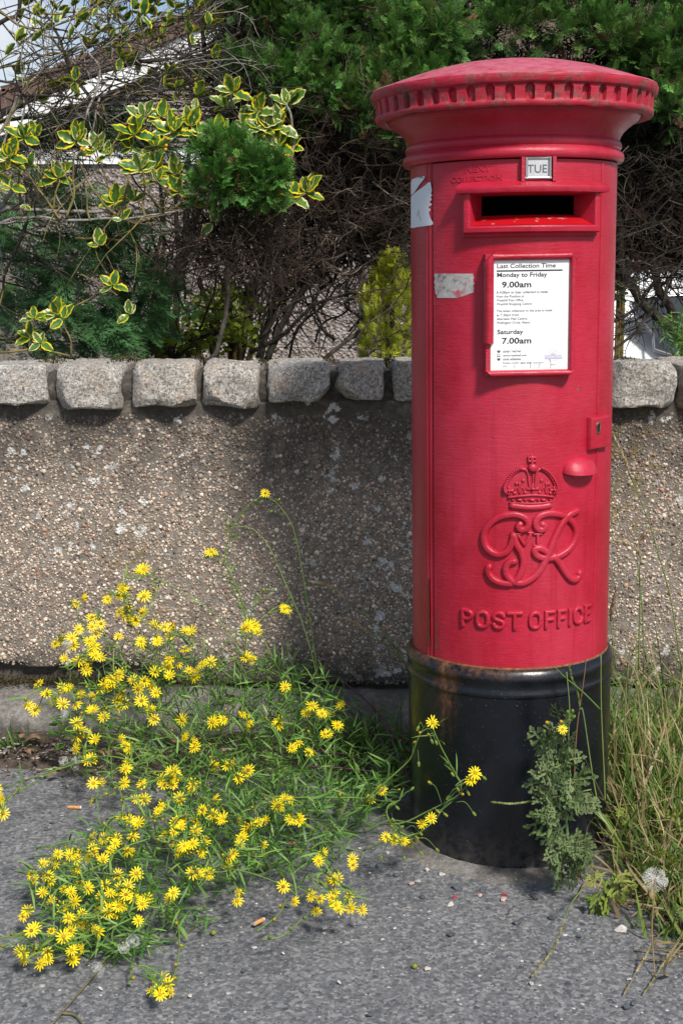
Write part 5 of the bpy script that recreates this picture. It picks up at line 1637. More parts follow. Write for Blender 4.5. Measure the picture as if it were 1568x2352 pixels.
m = Mat('weathered_wood'); wood_mat = m.done(m.ramp(m.noise(1, 5, .6, m.scaled((60, 60, 4), m.pos)), [(.3, (.16, .14, .11)), (.7, (.35, .32, .27))]), .9)
p = at(22, 700, 5.0)
post = empty('fence_post', (p.x, p.y, -.27), 'weathered grey wooden post at the far left behind the foliage', 'post')
g = MB(); g.box(-.035, .035, -.035, .035, 0, 1.5); g.add([(-.035, -.035, 1.502), (.035, -.035, 1.502), (.035, .035, 1.502), (-.035, .035, 1.502), (0, 0, 1.53)], [(0, 1, 4), (1, 2, 4), (2, 3, 4), (3, 0, 4)]); g.build('post_shaft', wood_mat, post)
# ================================================================== VARIEGATED HOLLY
holly = empty('holly_tree', (-1.25, 3.8, -.27), 'variegated holly with yellow-edged leaves and bare grey branches at upper left', 'tree')
bpy.context.view_layer.update()
HL = Vector(holly.location)
m = Mat('holly_leaf')
at_ = m.n('ShaderNodeSeparateColor', Color=m.attr()).outputs
edge, along, tint = at_[0], at_[1], at_[2]
nz = m.noise(70, 4, .6, m.pos)
rn = m.rnd()
marg = m.step(m.math('ADD', edge, m.math('MULTIPLY', m.math('SUBTRACT', nz, .5), .85)), .62, .72)
grn = m.mix(m.step(m.noise(45, 3, .5, m.pos), .42, .6), (.03, .10, .03), (.085, .20, .03))
grn = m.mix(m.math('MULTIPLY', rn, .7), grn, (.10, .20, .02))
yel = m.mix(m.step(m.math('ADD', rn, m.math('MULTIPLY', tint, .6)), .55, .75), (.72, .60, .015), (.70, .65, .30))
c = m.mix(marg, grn, yel)
m.done(c, .32); m.set(m.b.inputs['Specular IOR Level'], .5)
tr = m.n('ShaderNodeBsdfTranslucent'); m.set(tr.inputs['Color'], c)
mx = m.n('ShaderNodeMixShader'); mx.inputs[0].default_value = .22
m.t.links.new(m.b.outputs[0], mx.inputs[1]); m.t.links.new(tr.outputs[0], mx.inputs[2]); m.t.links.new(mx.outputs[0], m.t.nodes['Material Output'].inputs['Surface'])
holly_mat = m.m
def holly_leaf_geo(seed, tint=0.0):
    r = random.Random(seed); V, F, C = [], [], []
    nl, nc = 8, 6
    bend = r.uniform(-.25, .35)
    for i in range(nl + 1):
        t = i / nl
        hw = .30 * math.sin(PI * min(1, t ** .85)) ** .75 * (1 if t < .999 else 0) + (.02 if i == 0 else 0)
        hw *= 1 + .10 * math.sin(i * 2.6 + seed)
        for k in range(nc + 1):
            s = -1 + 2 * k / nc
            V.append((s * hw, t, .10 * abs(s) * hw * 3 - bend * t * t * .5 + .03 * math.sin(i * 2.3 + seed) * abs(s)))
            C.append((max(abs(s), 0 if t < .8 else (t - .8) * 4, 0) , t, tint))
    for i in range(nl):
        for k in range(nc):
            a = i * (nc + 1) + k
            F += [(a, a + 1, a + nc + 2), (a, a + nc + 2, a + nc + 1)]
    return V, F, C
HLG = [holly_leaf_geo(s) for s in range(5)]
HLM = []
for V, F, C in HLG:
    g = MB(); g.add(V, F, 0, list(C)); HLM.append(g.mesh('leaf', holly_mat, 180))
n_leaf = 0
rest = [[] for _ in HLG]
def rosette(x, y, spx, n, Y, spread=115, droop=.0, objs=True, upv0=(0, -.75, .65)):
    global n_leaf
    c = at(x, y, Y)
    for k in range(n):
        a = math.radians(-spread + 2 * spread * (k + random.uniform(-.25, .25)) / max(1, n - 1))
        if k % 3 == 2: a *= .35
        d = Vector((math.sin(a), -random.uniform(.0, .55), math.cos(a) * .9 + .1 - droop)).normalized()
        upv = Vector((upv0[0] + random.gauss(0, .25), upv0[1], upv0[2] + random.gauss(0, .2)))
        L = spx / FPX * Y * random.uniform(.62, 1.05)
        z = (upv - d * upv.dot(d)).normalized(); xx = d.cross(z)
        M = Matrix((xx, d, z)).transposed() @ Matrix.Diagonal((1, 1, 1)) * L
        mi = random.randrange(len(HLG))
        p = c + d * L * .06
        if objs and n_leaf < 295:
            o = bpy.data.objects.new('leaf', HLM[mi]); COL.objects.link(o); o.parent = holly
            o.matrix_local = Matrix.Translation(p - HL) @ M.to_4x4()
            n_leaf += 1
        else: rest[mi].append((M, p - HL))
ROS = [(40, 690, 46, 7), (18, 745, 42, 6), (108, 605, 46, 7), (62, 730, 44, 5), (52, 822, 38, 4), (132, 735, 36, 4), (345, 620, 48, 7), (437, 662, 46, 7), (478, 690, 36, 3), (262, 785, 50, 7), (602, 590, 50, 7), (642, 512, 46, 6), (590, 650, 38, 4), (722, 512, 44, 6), (770, 575, 46, 6), (850, 555, 50, 7), (800, 580, 40, 4), (700, 645, 46, 5), (985, 590, 44, 7), (900, 590, 38, 3), (690, 740, 48, 7), (625, 745, 46, 6), (785, 775, 50, 7), (705, 800, 40, 4), (800, 850, 44, 4), (515, 895, 46, 6), (588, 890, 42, 6), (1040, 400, 52, 7), (1010, 465, 44, 5), (1150, 485, 50, 7), (1105, 560, 48, 6), (1170, 560, 46, 5), (1245, 555, 52, 7), (1285, 455, 54, 6), (1205, 560, 40, 4), (1240, 640, 46, 5), (1290, 650, 44, 5), (1160, 610, 46, 4), (1370, 850, 54, 7), (1315, 875, 50, 4), (870, 905, 42, 4), (940, 900, 40, 3), (160, 600, 36, 3), (955, 985, 40, 3)]
for (x, y, s, n) in ROS:
    q = c1((x, y))[0]; rosette(q[0], q[1] + 6, s, n, 3.62 + random.uniform(-.05, .08))
for (x, y, s, n) in ((390, 960, 46, 6), (440, 990, 40, 3), (215, 1120, 42, 5), (285, 1160, 36, 4), (240, 985, 34, 5), (785, 760, 40, 4), (900, 960, 34, 3), (80, 80, 30, 3), (180, 195, 22, 2), (690, 480, 40, 3), (850, 300, 34, 3)):
    q = cd((x, y))[0]; rosette(q[0], q[1] + 4, s, n, 3.58 + random.uniform(-.03, .05))
for (x, y) in ((70, 180), (200, 120), (340, 95), (375, 65), (520, 45), (480, 95), (560, 170), (530, 205), (690, 175), (640, 170), (495, 175), (860, 140), (960, 60), (940, 105), (800, 320), (750, 320), (560, 275), (335, 355), (345, 375), (210, 385), (80, 330), (290, 325), (700, 65), (745, 95), (600, 35), (440, 20), (400, 25), (540, 245), (820, 385), (880, 425), (790, 395), (655, 15), (825, 75), (705, 20), (620, 110), (260, 40), (150, 60), (110, 20), (780, 30), (560, 90), (450, 130), (390, 210), (610, 260), (660, 330), (890, 330), (960, 260), (640, 60), (500, 10), (320, 20), (880, 30), (720, 140)):
    q = c1((x, y))[0]; rosette(q[0], q[1] + 4, random.uniform(32, 42), random.choice((3, 3, 4)), 3.85 + random.uniform(-.12, .15), 150, .25, True, (0, .35, .9))
groups = []
for (V, F, C), lst in zip(HLG, rest):
    if not lst: continue
    groups.append((V, F, np.array([np.array(M) for M, p in lst]), np.array([tuple(p) for M, p in lst]), np.repeat(np.array(C)[None] * [1, 1, 0] + [0, 0, .4], len(lst), 0)))
if groups: tag(link('leaves', scatter_mesh('leaves', groups, holly_mat, True), holly), kind='stuff')
# berries
m = Mat('berry'); berry_mat = m.done((.55, .27, .02), .3)
bm_ = bmesh.new(); bmesh.ops.create_icosphere(bm_, subdivisions=2, radius=.0045); bme = bpy.data.meshes.new('berry'); bm_.to_mesh(bme); bm_.free(); bme.materials.append(berry_mat)
bme.polygons.foreach_set('use_smooth', [True] * len(bme.polygons))
for (x, y) in ((1270, 505), (1275, 520), (1215, 600), (1245, 605), (745, 650), (742, 668), (752, 620), (375, 672), (390, 695), (365, 665), (1212, 604)):
    q = c1((x, y))[0]; o = bpy.data.objects.new('berry', bme); COL.objects.link(o); o.parent = holly; o.location = at(*q, 3.60) - HL
# branches
HB = []
for pix, w0, w1, Y0, Y1, mt in (
    (cd((-120, 250), (0, 250), (60, 230), (300, 245), (550, 255), (750, 245), (800, 270)), 10, 7, 3.68, 3.62, greybark_mat),
    (cd((-120, 360), (0, 335), (100, 300), (250, 295), (500, 310), (800, 305), (1000, 290), (1250, 250)), 9, 4, 3.66, 3.6, greybark_mat),
    (cd((800, 300), (870, 310), (1000, 345), (1150, 375), (1400, 380), (1560, 420)), 9, 8, 3.7, 3.8, greybark_mat),
    (cd((-60, 220), (20, 200), (250, 210), (400, 150), (560, 60), (640, -20), (800, -200)), 8, 3, 3.7, 3.7, greybark_mat),
    (cd((190, 320), (130, 480), (50, 650), (20, 800), (-20, 950)), 9, 5, 3.75, 3.8, bark_mat),
    (c1((-60, 600), (0, 545), (180, 520), (330, 470), (460, 430), (560, 400)), 9, 4, 3.8, 3.7, bark_mat),
    (c1((-60, 560), (30, 500), (130, 445), (240, 405), (420, 335), (640, 275), (800, 258), (950, 200), (1080, 140)), 13, 5, 3.75, 3.9, bark_mat),
    (c1((-60, 640), (20, 560), (80, 430), (150, 350), (220, 270), (330, 215), (450, 190)), 9, 3, 3.7, 3.75, greybark_mat),
    (c1((-40, 120), (30, 85), (80, 60), (92, -40)), 10, 8, 3.9, 3.9, bark_mat),
    (c1((440, 480), (320, 320), (290, 235), (235, 110), (150, -20)), 8, 5, 3.8, 3.9, bark_mat),
    (c1((380, 540), (430, 400), (445, 310), (400, 240), (355, 160), (300, 60)), 6, 3, 3.65, 3.7, greybark_mat),
    (c1((-20, 360), (60, 370), (110, 420), (250, 430), (420, 440), (560, 420), (600, 400)), 6, 3, 3.7, 3.7, bark_mat),
    (c1((-20, 300), (110, 280), (220, 240), (330, 230), (480, 180), (600, 130), (760, 60)), 5, 3, 3.85, 3.8, twig_green),
    (c1((-20, 30), (60, 90), (180, 150), (300, 170), (440, 140), (560, 110), (700, 20)), 6, 3, 3.9, 3.85, twig_green),
    (c1((200, 60), (330, 50), (450, 60), (560, 120), (640, 200), (700, 260)), 5, 3, 3.8, 3.85, twig_green),
    (c1((560, 440), (620, 400), (720, 360), (820, 350), (900, 330)), 6, 3, 3.9, 3.9, twig_green),
    (c1((600, 420), (700, 430), (800, 455), (880, 480)), 6, 4, 3.9, 3.9, twig_green),
    (c1((40, 640), (100, 540), (105, 440), (95, 300), (100, 180)), 5, 2, 3.7, 3.75, greybark_mat),
    (c1((480, 700), (560, 560), (690, 480)), 4, 3, 3.7, 3.75, twig_green),
    (c1((120, 780), (60, 850), (15, 905), (-30, 1000)), 9, 11, 3.66, 3.7, greybark_mat),
    (c1((20, 820), (10, 700), (40, 560)), 9, 4, 3.66, 3.7, greybark_mat),
    (c1((880, 640), (900, 420), (915, 250), (900, 60), (905, -60)), 13, 9, 4.1, 4.1, bark_mat),
    (c1((840, 520), (860, 340), (850, 180), (840, -40)), 9, 6, 4.0, 4.05, bark_mat),
    # upright shoots from the low boughs
    (cd((150, 290), (135, 150), (132, 0), (128, -120)), 6, 5, 3.64, 3.62, twig_green),
    (cd((430, 310), (370, 240), (280, 100), (210, 10), (150, -40)), 6, 4, 3.62, 3.62, twig_green),
    (cd((470, 290), (512, 150), (505, 0), (520, -150)), 6, 4, 3.62, 3.62, twig_green),
    (cd((630, 320), (600, 200), (592, 80)), 5, 3, 3.62, 3.62, twig_green),
    (cd((795, 270), (700, 170), (625, 60), (590, -20), (560, -90)), 6, 4, 3.62, 3.62, twig_green),
    (cd((810, 290), (860, 190), (890, 50), (900, -60)), 6, 4, 3.62, 3.62, twig_green),
    (cd((370, 250), (390, 120), (420, 40)), 5, 4, 3.62, 3.62, twig_green),
    (cd((1050, 360), (1000, 250), (1010, 100), (1000, -30), (960, -130)), 6, 4, 3.62, 3.62, twig_green),
    (c1((1040, 480), (1035, 400), (1040, 385)), 6, 4, 3.62, 3.62, greybark_mat),
    (c1((1305, 720), (1315, 620), (1300, 520), (1282, 460)), 7, 5, 3.6, 3.6, greybark_mat),
    (c1((1120, 640), (1150, 560), (1152, 490)), 6, 4, 3.6, 3.6, greybark_mat),
    (c1((1235, 700), (1240, 600), (1248, 550)), 5, 4, 3.6, 3.6, greybark_mat),
    (c1((1180, 1000), (1300, 920), (1370, 860)), 5, 4, 3.6, 3.6, twig_green),
    (c1((780, 880), (700, 800), (690, 750)), 4, 3, 3.62, 3.62, twig_green),
    (cd((0, 1235), (120, 1225), (300, 1220), (450, 1250), (520, 1262)), 6, 4, 3.6, 3.58, twig_green),
    (cd((500, 1262), (490, 1140), (450, 1050), (425, 1000)), 5, 3, 3.58, 3.58, twig_green),
    (cd((200, 1200), (215, 1140)), 3, 3, 3.58, 3.58, twig_green),
    (cd((820, 840), (700, 760), (560, 690)), 4, 3, 3.6, 3.6, twig_green), (cd((480, 930), (640, 850), (760, 760)), 4, 3, 3.6, 3.6, twig_green),
    (cd((520, 440), (700, 445), (880, 460)), 6, 5, 3.75, 3.75, twig_green)):
    o, q = branch_obj('branch', pix, w0, w1, Y0, Y1, mt, holly); HB.append((q, mt, w0))
branch_obj('trunk', [(-110, 840), (-90, 600), (-80, 350), (-40, 60), (0, -200)], 40, 16, 3.85, 4.0, greybark_mat, holly)
# crossing side twigs
def twig_chain(p, d, L, r0, lev, g):
    pts = [p]; k = 5
    for i in range(k):
        d = (d + Vector((random.gauss(0, .22), random.gauss(0, .16), random.gauss(0, .22)))).normalized(); pts.append(pts[-1] + d * L / k)
    g.tube(to_local(holly, pts), [r0 * (1 - .6 * i / k) for i in range(k + 1)], 5 if r0 > .0018 else 4)
    if lev > 0:
        for _ in range(random.choice((2, 3))):
            i = random.randrange(1, k); twig_chain(pts[i], (d + Vector((random.gauss(0, .9), random.gauss(0, .3), random.gauss(.2, .8)))).normalized(), L * random.uniform(.35, .6), r0 * .62, lev - 1, g)
nt = 0
for q, mt, w0 in HB[:23]:
    for p in q[::3]:
        u_px = (p.x / p.y * FPX * .98 + 784)
        if u_px > 470 or nt >= 130: continue
        g = MB()
        d = Vector((random.gauss(.2, .8), random.gauss(-.1, .3), random.gauss(.2, .8))).normalized()
        twig_chain(p, d, random.uniform(.12, .3), random.uniform(.0016, .0028), 1, g)
        tag(g.build('twig', random.choice((bark_mat, greybark_mat, bark_mat, twig_green)), holly, 180)); nt += 1
for _ in range(84):
    x, y = random.uniform(-20, 460), random.uniform(-20, 330)
    g = MB(); a = random.uniform(-.5, .9)
    twig_chain(at(x, y, random.uniform(3.7, 4.0)), Vector((math.cos(a), random.gauss(0, .15), math.sin(a))), random.uniform(.2, .42), random.uniform(.0016, .003), 2, g)
    tag(g.build('twig', random.choice((bark_mat, bark_mat, greybark_mat)), holly, 180))

# ================================================================== RAGWORT
YT_ = [(1100, 3.13), (1400, 3.07), (1600, 2.92), (1700, 2.82), (1850, 2.53), (2000, 2.27), (2150, 2.09), (2300, 1.95), (2400, 1.87)]
def ydepth(y): return float(np.interp(y, [a for a, b in YT_], [b for a, b in YT_]))
rag = empty('ragwort_plant', tuple(on_ground(560, 1745)), 'sprawling ragwort covered in yellow daisy flowers at the foot of the wall', 'plant')
bpy.context.view_layer.update()
RL = Vector(rag.location)
F6 = [(530, 165), (455, 238), (435, 258), (397, 273), (532, 262), (305, 270), (280, 292), (465, 303), (528, 322), (455, 338), (502, 352), (570, 370), (372, 365), (340, 375), (355, 402), (437, 410), (683, 391), (582, 428), (625, 411), (520, 430), (220, 422), (265, 418), (330, 430), (350, 450), (238, 495), (290, 500), (325, 505), (372, 490), (320, 535), (685, 459), (625, 495), (658, 512), (748, 512), (728, 542), (570, 543), (625, 558), (440, 545), (410, 570), (430, 570), (370, 605), (385, 590), (1048, 309), (902, 378), (940, 375), (948, 393), (910, 488), (1052, 598), (535, 577), (510, 605), (560, 595), (575, 620), (522, 650), (172, 622), (230, 605), (200, 645), (298, 625), (232, 660), (280, 663), (130, 683), (345, 687), (382, 708), (437, 650), (458, 660), (283, 730), (553, 683), (567, 718), (672, 720), (785, 727), (825, 717), (910, 713), (918, 745), (1030, 722), (1152, 668), (1165, 690), (1188, 695), (1205, 705), (1260, 668), (1245, 740), (1210, 770), (1140, 840), (1100, 805), (282, 783), (320, 765), (352, 795), (280, 825), (445, 790), (478, 830), (470, 875), (682, 783), (718, 820), (792, 888), (862, 884), (340, 862), (640, 908), (895, 910)]
F7 = [(368, 120), (338, 190), (458, 122), (525, 128), (640, 80), (655, 95), (600, 130), (638, 130), (712, 128), (900, 93), (505, 182), (598, 210), (663, 178), (790, 183), (748, 222), (720, 252), (785, 240), (815, 260), (480, 255), (510, 272), (660, 262), (668, 285), (650, 270), (1030, 190), (1025, 207), (1075, 185), (1105, 262), (1070, 258), (910, 290), (950, 270), (892, 325), (885, 350), (970, 350), (650, 345), (680, 355), (660, 380), (740, 380), (755, 340), (722, 300), (840, 428), (860, 385), (1365, 182), (1410, 150), (1490, 335), (1455, 335), (1300, 402), (1175, 410), (1240, 478), (1045, 505), (1085, 560), (1235, 530), (1225, 570), (1285, 540), (1295, 585), (1168, 595), (1150, 540), (1180, 550), (340, 325), (345, 365), (425, 345), (405, 375), (380, 405), (470, 372), (490, 320), (325, 400), (215, 385), (258, 390), (190, 405), (160, 420), (285, 400), (120, 460), (175, 465), (125, 480), (280, 445), (235, 515), (295, 495), (325, 510), (435, 460), (480, 465), (388, 498), (440, 510), (465, 535), (495, 545), (372, 540), (430, 555), (455, 580), (405, 580), (525, 570), (360, 590), (275, 560), (235, 585), (300, 605), (320, 635), (435, 605), (280, 635), (362, 672), (510, 632), (190, 670), (130, 660), (85, 615), (100, 595), (315, 685), (260, 670), (235, 690), (125, 740), (172, 745), (70, 745), (90, 775), (300, 735), (265, 740), (150, 790), (270, 765), (565, 860), (598, 843), (590, 905), (630, 895), (560, 890), (880, 525), (625, 550), (190, 555), (12, 235), (5, 180), (735, 462), (765, 462), (710, 455)]
F8 = [(292, 498), (490, 790), (510, 755), (240, 1015), (285, 985), (100, 1095), (145, 1100)]
def c6p(a, b): return .6225 * a, 1205.7 + .6225 * b
def c7p(a, b): return .6225 * a, 1722.5 + .6225 * b
def c8p(a, b): return (1500 + .785 * a) / 1.7417, (2500 + .785 * b) / 1.7417
heads = []
for a, b in F6: heads.append((*c6p(a, b), None))
for a, b in F7: heads.append((*c7p(a, b), None))
base_heads = list(heads)
for (x, y, Y) in base_heads:
    if random.random() < .62: heads.append((x + random.gauss(0, 15), y + random.gauss(0, 12), None))
heads += [(609, 1133, 3.1), (657, 1400, 3.08), (485, 1268, 3.1)]
for a, b in F8: heads.append((*c8p(a, b), 2.37))
m = Mat('ragwort_petal')
petal_c = m.mix(m.noise(90, 3, .5, m.pos), (.80, .60, .003), (.88, .74, .010))
m.done(petal_c, .55); m.set(m.b.inputs['Specular IOR Level'], .2)
tr = m.n('ShaderNodeBsdfTranslucent'); m.set(tr.inputs['Color'], petal_c)
mx = m.n('ShaderNodeMixShader'); mx.inputs[0].default_value = .2
m.t.links.new(m.b.outputs[0], mx.inputs[1]); m.t.links.new(tr.outputs[0], mx.inputs[2]); m.t.links.new(mx.outputs[0], m.t.nodes['Material Output'].inputs['Surface'])
petal_mat = m.m
m = Mat('ragwort_disc'); disc_mat = m.done(m.mix(m.voro(1500, m.pos), (.36, .17, .004), (.66, .42, .006)), .7, m.bump(m.voro(1300, m.pos), .8, .001))
m = Mat('ragwort_disc_old'); disc_old = m.done(m.mix(m.voro(1500, m.pos), (.12, .05, .01), (.36, .17, .02)), .8)
green_stem = foliage_mat('ragwort_stem', .5, .1)
leafg_mat = foliage_mat('ragwort_leaf', .45, .3)
def head_mesh(seed, n, R0, lift, wid, droop):
    r = random.Random(seed); g = MB()
    for k in range(n):
        a = 2 * PI * (k + r.uniform(-.18, .18)) / n; L = R0 * r.uniform(.86, 1.08); w = wid * r.uniform(.85, 1.15)
        ca, sa = math.cos(a), math.sin(a); lf = lift + r.uniform(-.12, .12)
        P = []
        for t, wk in ((.16, .45), (.45, .9), (.78, 1.0), (1.0, .35)):
            rr = L * t; z = L * (lf * t - droop * t * t)
            P.append([(rr * ca - s * w * wk * sa, rr * sa + s * w * wk * ca, z - abs(s) * w * .15) for s in (-1, 1)])
        vs = [p for row in P for p in row]
        g.add(vs, [(0, 1, 3, 2), (2, 3, 5, 4), (4, 5, 7, 6)], 0)
    # green cup below
    rows = [(.0012, -.0065), (.0027, -.0058), (.0033, -.003), (.0030, .0002)]
    n2 = 8; b = []
    for rr, z in rows: b += [(rr * math.cos(2 * PI * k / n2), rr * math.sin(2 * PI * k / n2), z) for k in range(n2)]
    g.add(b, [(j * n2 + k, j * n2 + (k + 1) % n2, (j + 1) * n2 + (k + 1) % n2, (j + 1) * n2 + k) for j in range(3) for k in range(n2)], 1)
    g.c = [(.10, .19, .03)] * len(g.v)
    return g.mesh('flower_head', [petal_mat, green_stem], None)
HEADS = [head_mesh(1, 13, .0124, .12, .00115, .1), head_mesh(2, 12, .0118, .3, .00125, .25), head_mesh(3, 12, .0130, .02, .0011, .05), head_mesh(4, 11, .0112, .1, .0012, .55), head_mesh(5, 11, .0118, .6, .0012, .2), head_mesh(6, 9, .0100, .0, .0011, .8)]
def disc_mesh(mat, k=1.0):
    g = MB(); rows = [(.0034, -.0004), (.0034, .0008), (.0029, .0018), (.0018, .0025), (.0006, .0027)]; n2 = 10
    for rr, z in rows: g.v += [(k * rr * math.cos(2 * PI * j / n2), k * rr * math.sin(2 * PI * j / n2), k * z) for j in range(n2)]
    g.f = [(j * n2 + q, j * n2 + (q + 1) % n2, (j + 1) * n2 + (q + 1) % n2, (j + 1) * n2 + q) for j in range(4) for q in range(n2)] + [tuple(range(4 * n2, 5 * n2))]
    g.mi = [0] * len(g.f)
    return g.mesh('flower_centre', mat, 180)
DISCS = [disc_mesh(disc_mat), disc_mesh(disc_mat, .85), disc_mesh(disc_old, .95)]
def bud_mesh(tip):
    g = MB(); rows = [(.0009, -.0055), (.0024, -.0045), (.0029, -.001), (.0026, .002), (.0016, .0042), (.0004, .0048)]; n2 = 8
    for rr, z in rows: g.v += [(rr * math.cos(2 * PI * j / n2), rr * math.sin(2 * PI * j / n2), z) for j in range(n2)]
    g.f = [(j * n2 + q, j * n2 + (q + 1) % n2, (j + 1) * n2 + (q + 1) % n2, (j + 1) * n2 + q) for j in range(5) for q in range(n2)] + [tuple(range(5 * n2, 6 * n2))]
    g.mi = [1 if i >= (3 if tip else 99) * n2 else 0 for i in range(len(g.f))]
    g.c = [(.13, .22, .03)] * len(g.v)
    return g.mesh('bud', [green_stem, disc_mat if tip == 1 else disc_old], 180)
BUDS = [bud_mesh(0), bud_mesh(1), bud_mesh(1), bud_mesh(2)]

roots = [on_ground(x, y) for x, y in ((540, 1745), (430, 1760), (660, 1740), (760, 1745), (470, 1890), (860, 1775))]
nodes = [(p + Vector((0, 0, .01)), 0.0) for p in roots]          # (position, path length)
hp = []
for (x, y, Y) in heads:
    Yq = (ydepth(y) + random.gauss(0, .03)) if Y is None else Y
    p = at(x, y, Yq)
    if p.z < .016: p = at(x, y, Yq * (CAM_H - .02) / (CAM_H - p.z))
    hp.append(p)
cent = sum(roots, Vector()) / len(roots)
order = sorted(range(len(hp)), key=lambda i: (hp[i] - cent).length)
def put(o_name, mesh, p, nrm, parent, spin=None, sc=1.0):
    o = bpy.data.objects.new(o_name, mesh); COL.objects.link(o); o.parent = parent
    q = Vector(nrm).normalized().to_track_quat('Z', 'Y').to_matrix() @ Matrix.Rotation(random.uniform(0, 6.28) if spin is None else spin, 3, 'Z')
    o.matrix_local = Matrix.Translation(p) @ (q * sc).to_4x4()
    return o
STEMC = [(.15, .26, .045), (.19, .30, .055), (.12, .22, .04), (.18, .24, .07)]
leafP, leafD, leafS, leafC = [], [], [], []
LEAFC = [(.11, .25, .05), (.15, .31, .06), (.20, .36, .08), (.085, .20, .05), (.24, .37, .09)]
def add_leaf(p, d, L=None):
    leafP.append(tuple(p)); leafD.append(tuple(d)); leafS.append(L or random.uniform(.022, .05)); leafC.append(np.array(random.choice(LEAFC)) * random.uniform(.7, 1.25))
buds_n = 0
for i in order:
    p = hp[i]
    best = min(range(len(nodes)), key=lambda k: (nodes[k][0] - p).length + .42 * nodes[k][1] + (.06 if (nodes[k][0] - p).length < .015 else 0))
    q, pl = nodes[best]
    d = p - q; L = d.length
    mid = q + d * .5 + Vector((random.gauss(0, .02), random.gauss(0, .02), .10 * L + random.gauss(0, .006)))
    mid.z = max(mid.z, .012)
    m1 = q + d * .22 + (mid - q - d * .5) * .7; m2 = q + d * .8 + (mid - q - d * .5) * .75
    nrm = Vector((random.gauss(.02, .32), random.gauss(-.72, .18), random.gauss(.68, .22))).normalized()
    if random.random() < .12: nrm = Vector((random.gauss(0, .8), -.3, .4)).normalized()
    end = p - nrm * .006
    pts = catmull([q, m1, mid, m2, end], 4)
    for t in pts: t.z = max(t.z, .006)
    r0 = .0026 if pl == 0 else max(.0013, .0022 - .0009 * pl)
    g = MB(); g.tube([t - RL for t in pts], [r0 + (.0008 - r0) * k / (len(pts) - 1) for k in range(len(pts))], 5, 0, random.choice(STEMC)); g.build('stem', green_stem, rag, 180)
    for k, t in enumerate(pts[1:-3:2]): nodes.append((t, pl + L * (k * 2 + 1) / len(pts)))
    fh = put('flower_head', random.choices(HEADS, [5, 4, 4, 3, 3, 2.2])[0], p - RL, nrm, rag, sc=random.uniform(.78, 1.1) * (1.0 + .32 * max(0, p.y - 2.15)) * 1.06)
    fc = bpy.data.objects.new('flower_centre', random.choices(DISCS, [5, 3, 2.2])[0]); COL.objects.link(fc); fc.parent = fh
    nl = max(1, int(L * 50))
    for _ in range(nl):
        t = random.uniform(0, .85); a = pts[int(t * (len(pts) - 1))]; tg = (pts[min(len(pts) - 1, int(t * (len(pts) - 1)) + 1)] - a).normalized()
        add_leaf(a, tg * random.uniform(.2, .9) + Vector((random.gauss(0, .7), random.gauss(-.1, .6), random.gauss(.25, .5))))
    if random.random() < .72 and buds_n < 260:
        for _ in range(random.choice((1, 1, 2))):
            k = random.randrange(len(pts) // 2, len(pts) - 1); a = pts[k]
            e = a + Vector((random.gauss(0, .02), random.gauss(-.012, .012), random.gauss(.004, .014))); e.z = max(e.z, .008)
            bn = (e - a).normalized() + Vector((0, -.2, .2))
            g = MB(); g.tube([a - RL, a.lerp(e, .5) + Vector((0, 0, .004)) - RL, e - RL - bn.normalized() * .004], [.0007, .0006, .0006], 4, 0, random.choice(STEMC)); g.build('bud_stalk', green_stem, rag, 180)
            put('bud', random.choice(BUDS), e - RL, bn, rag, sc=random.uniform(.8, 1.15)); buds_n += 1
# long free shoots carrying buds
for pix, Y0, Y1, bl in (([(730, 1560), (720, 1480), (705, 1380), (690, 1290), (672, 1210), (640, 1160), (612, 1140)], 3.12, 3.1, ((585, 1150), (600, 1152), (640, 1148), (622, 1175))),
                        ([(735, 1590), (715, 1500), (690, 1420), (655, 1340), (620, 1260), (580, 1215), (530, 1210)], 3.1, 3.1, ((525, 1205), (535, 1230), (548, 1237), (518, 1215))),
                        ([(640, 1540), (590, 1440), (545, 1380), (520, 1320), (495, 1278)], 3.1, 3.1, ((478, 1278), (492, 1285), (470, 1280))),
                        ([(560, 1520), (500, 1420), (420, 1360), (350, 1325), (335, 1312)], 3.05, 3.08, ((322, 1332),)),
                        ([(560, 1500), (570, 1440), (585, 1380), (610, 1355), (640, 1358)], 3.05, 3.05, ((605, 1355), (590, 1385), (600, 1375), (618, 1370))),
                        (None, 0, 0, ())):
    if pix is None: break
    pts = catmull([at(x, y, Y0 + (Y1 - Y0) * i / (len(pix) - 1)) for i, (x, y) in enumerate(pix)], 4)
    g = MB(); g.tube([t - RL for t in pts], [.0017 + (.0009 - .0017) * k / (len(pts) - 1) for k in range(len(pts))], 5, 0, (.19, .28, .07)); g.build('stem', green_stem, rag, 180)
    for t in pts[2:-4:2]: add_leaf(t, (random.gauss(0, .8), -.2, random.gauss(.5, .4)), random.uniform(.012, .03))
    for (x, y) in bl:
        e = at(x, y, Y1); a = min(pts, key=lambda t: (t - e).length)
        g = MB(); g.tube([a - RL, a.lerp(e, .5) + Vector((0, 0, .004)) - RL, e - RL], .0006, 4, 0, (.13, .2, .05)); g.build('bud_stalk', green_stem, rag, 180)
        put('bud', random.choice(BUDS), e - RL, (e - a) + Vector((0, 0, .003)), rag)
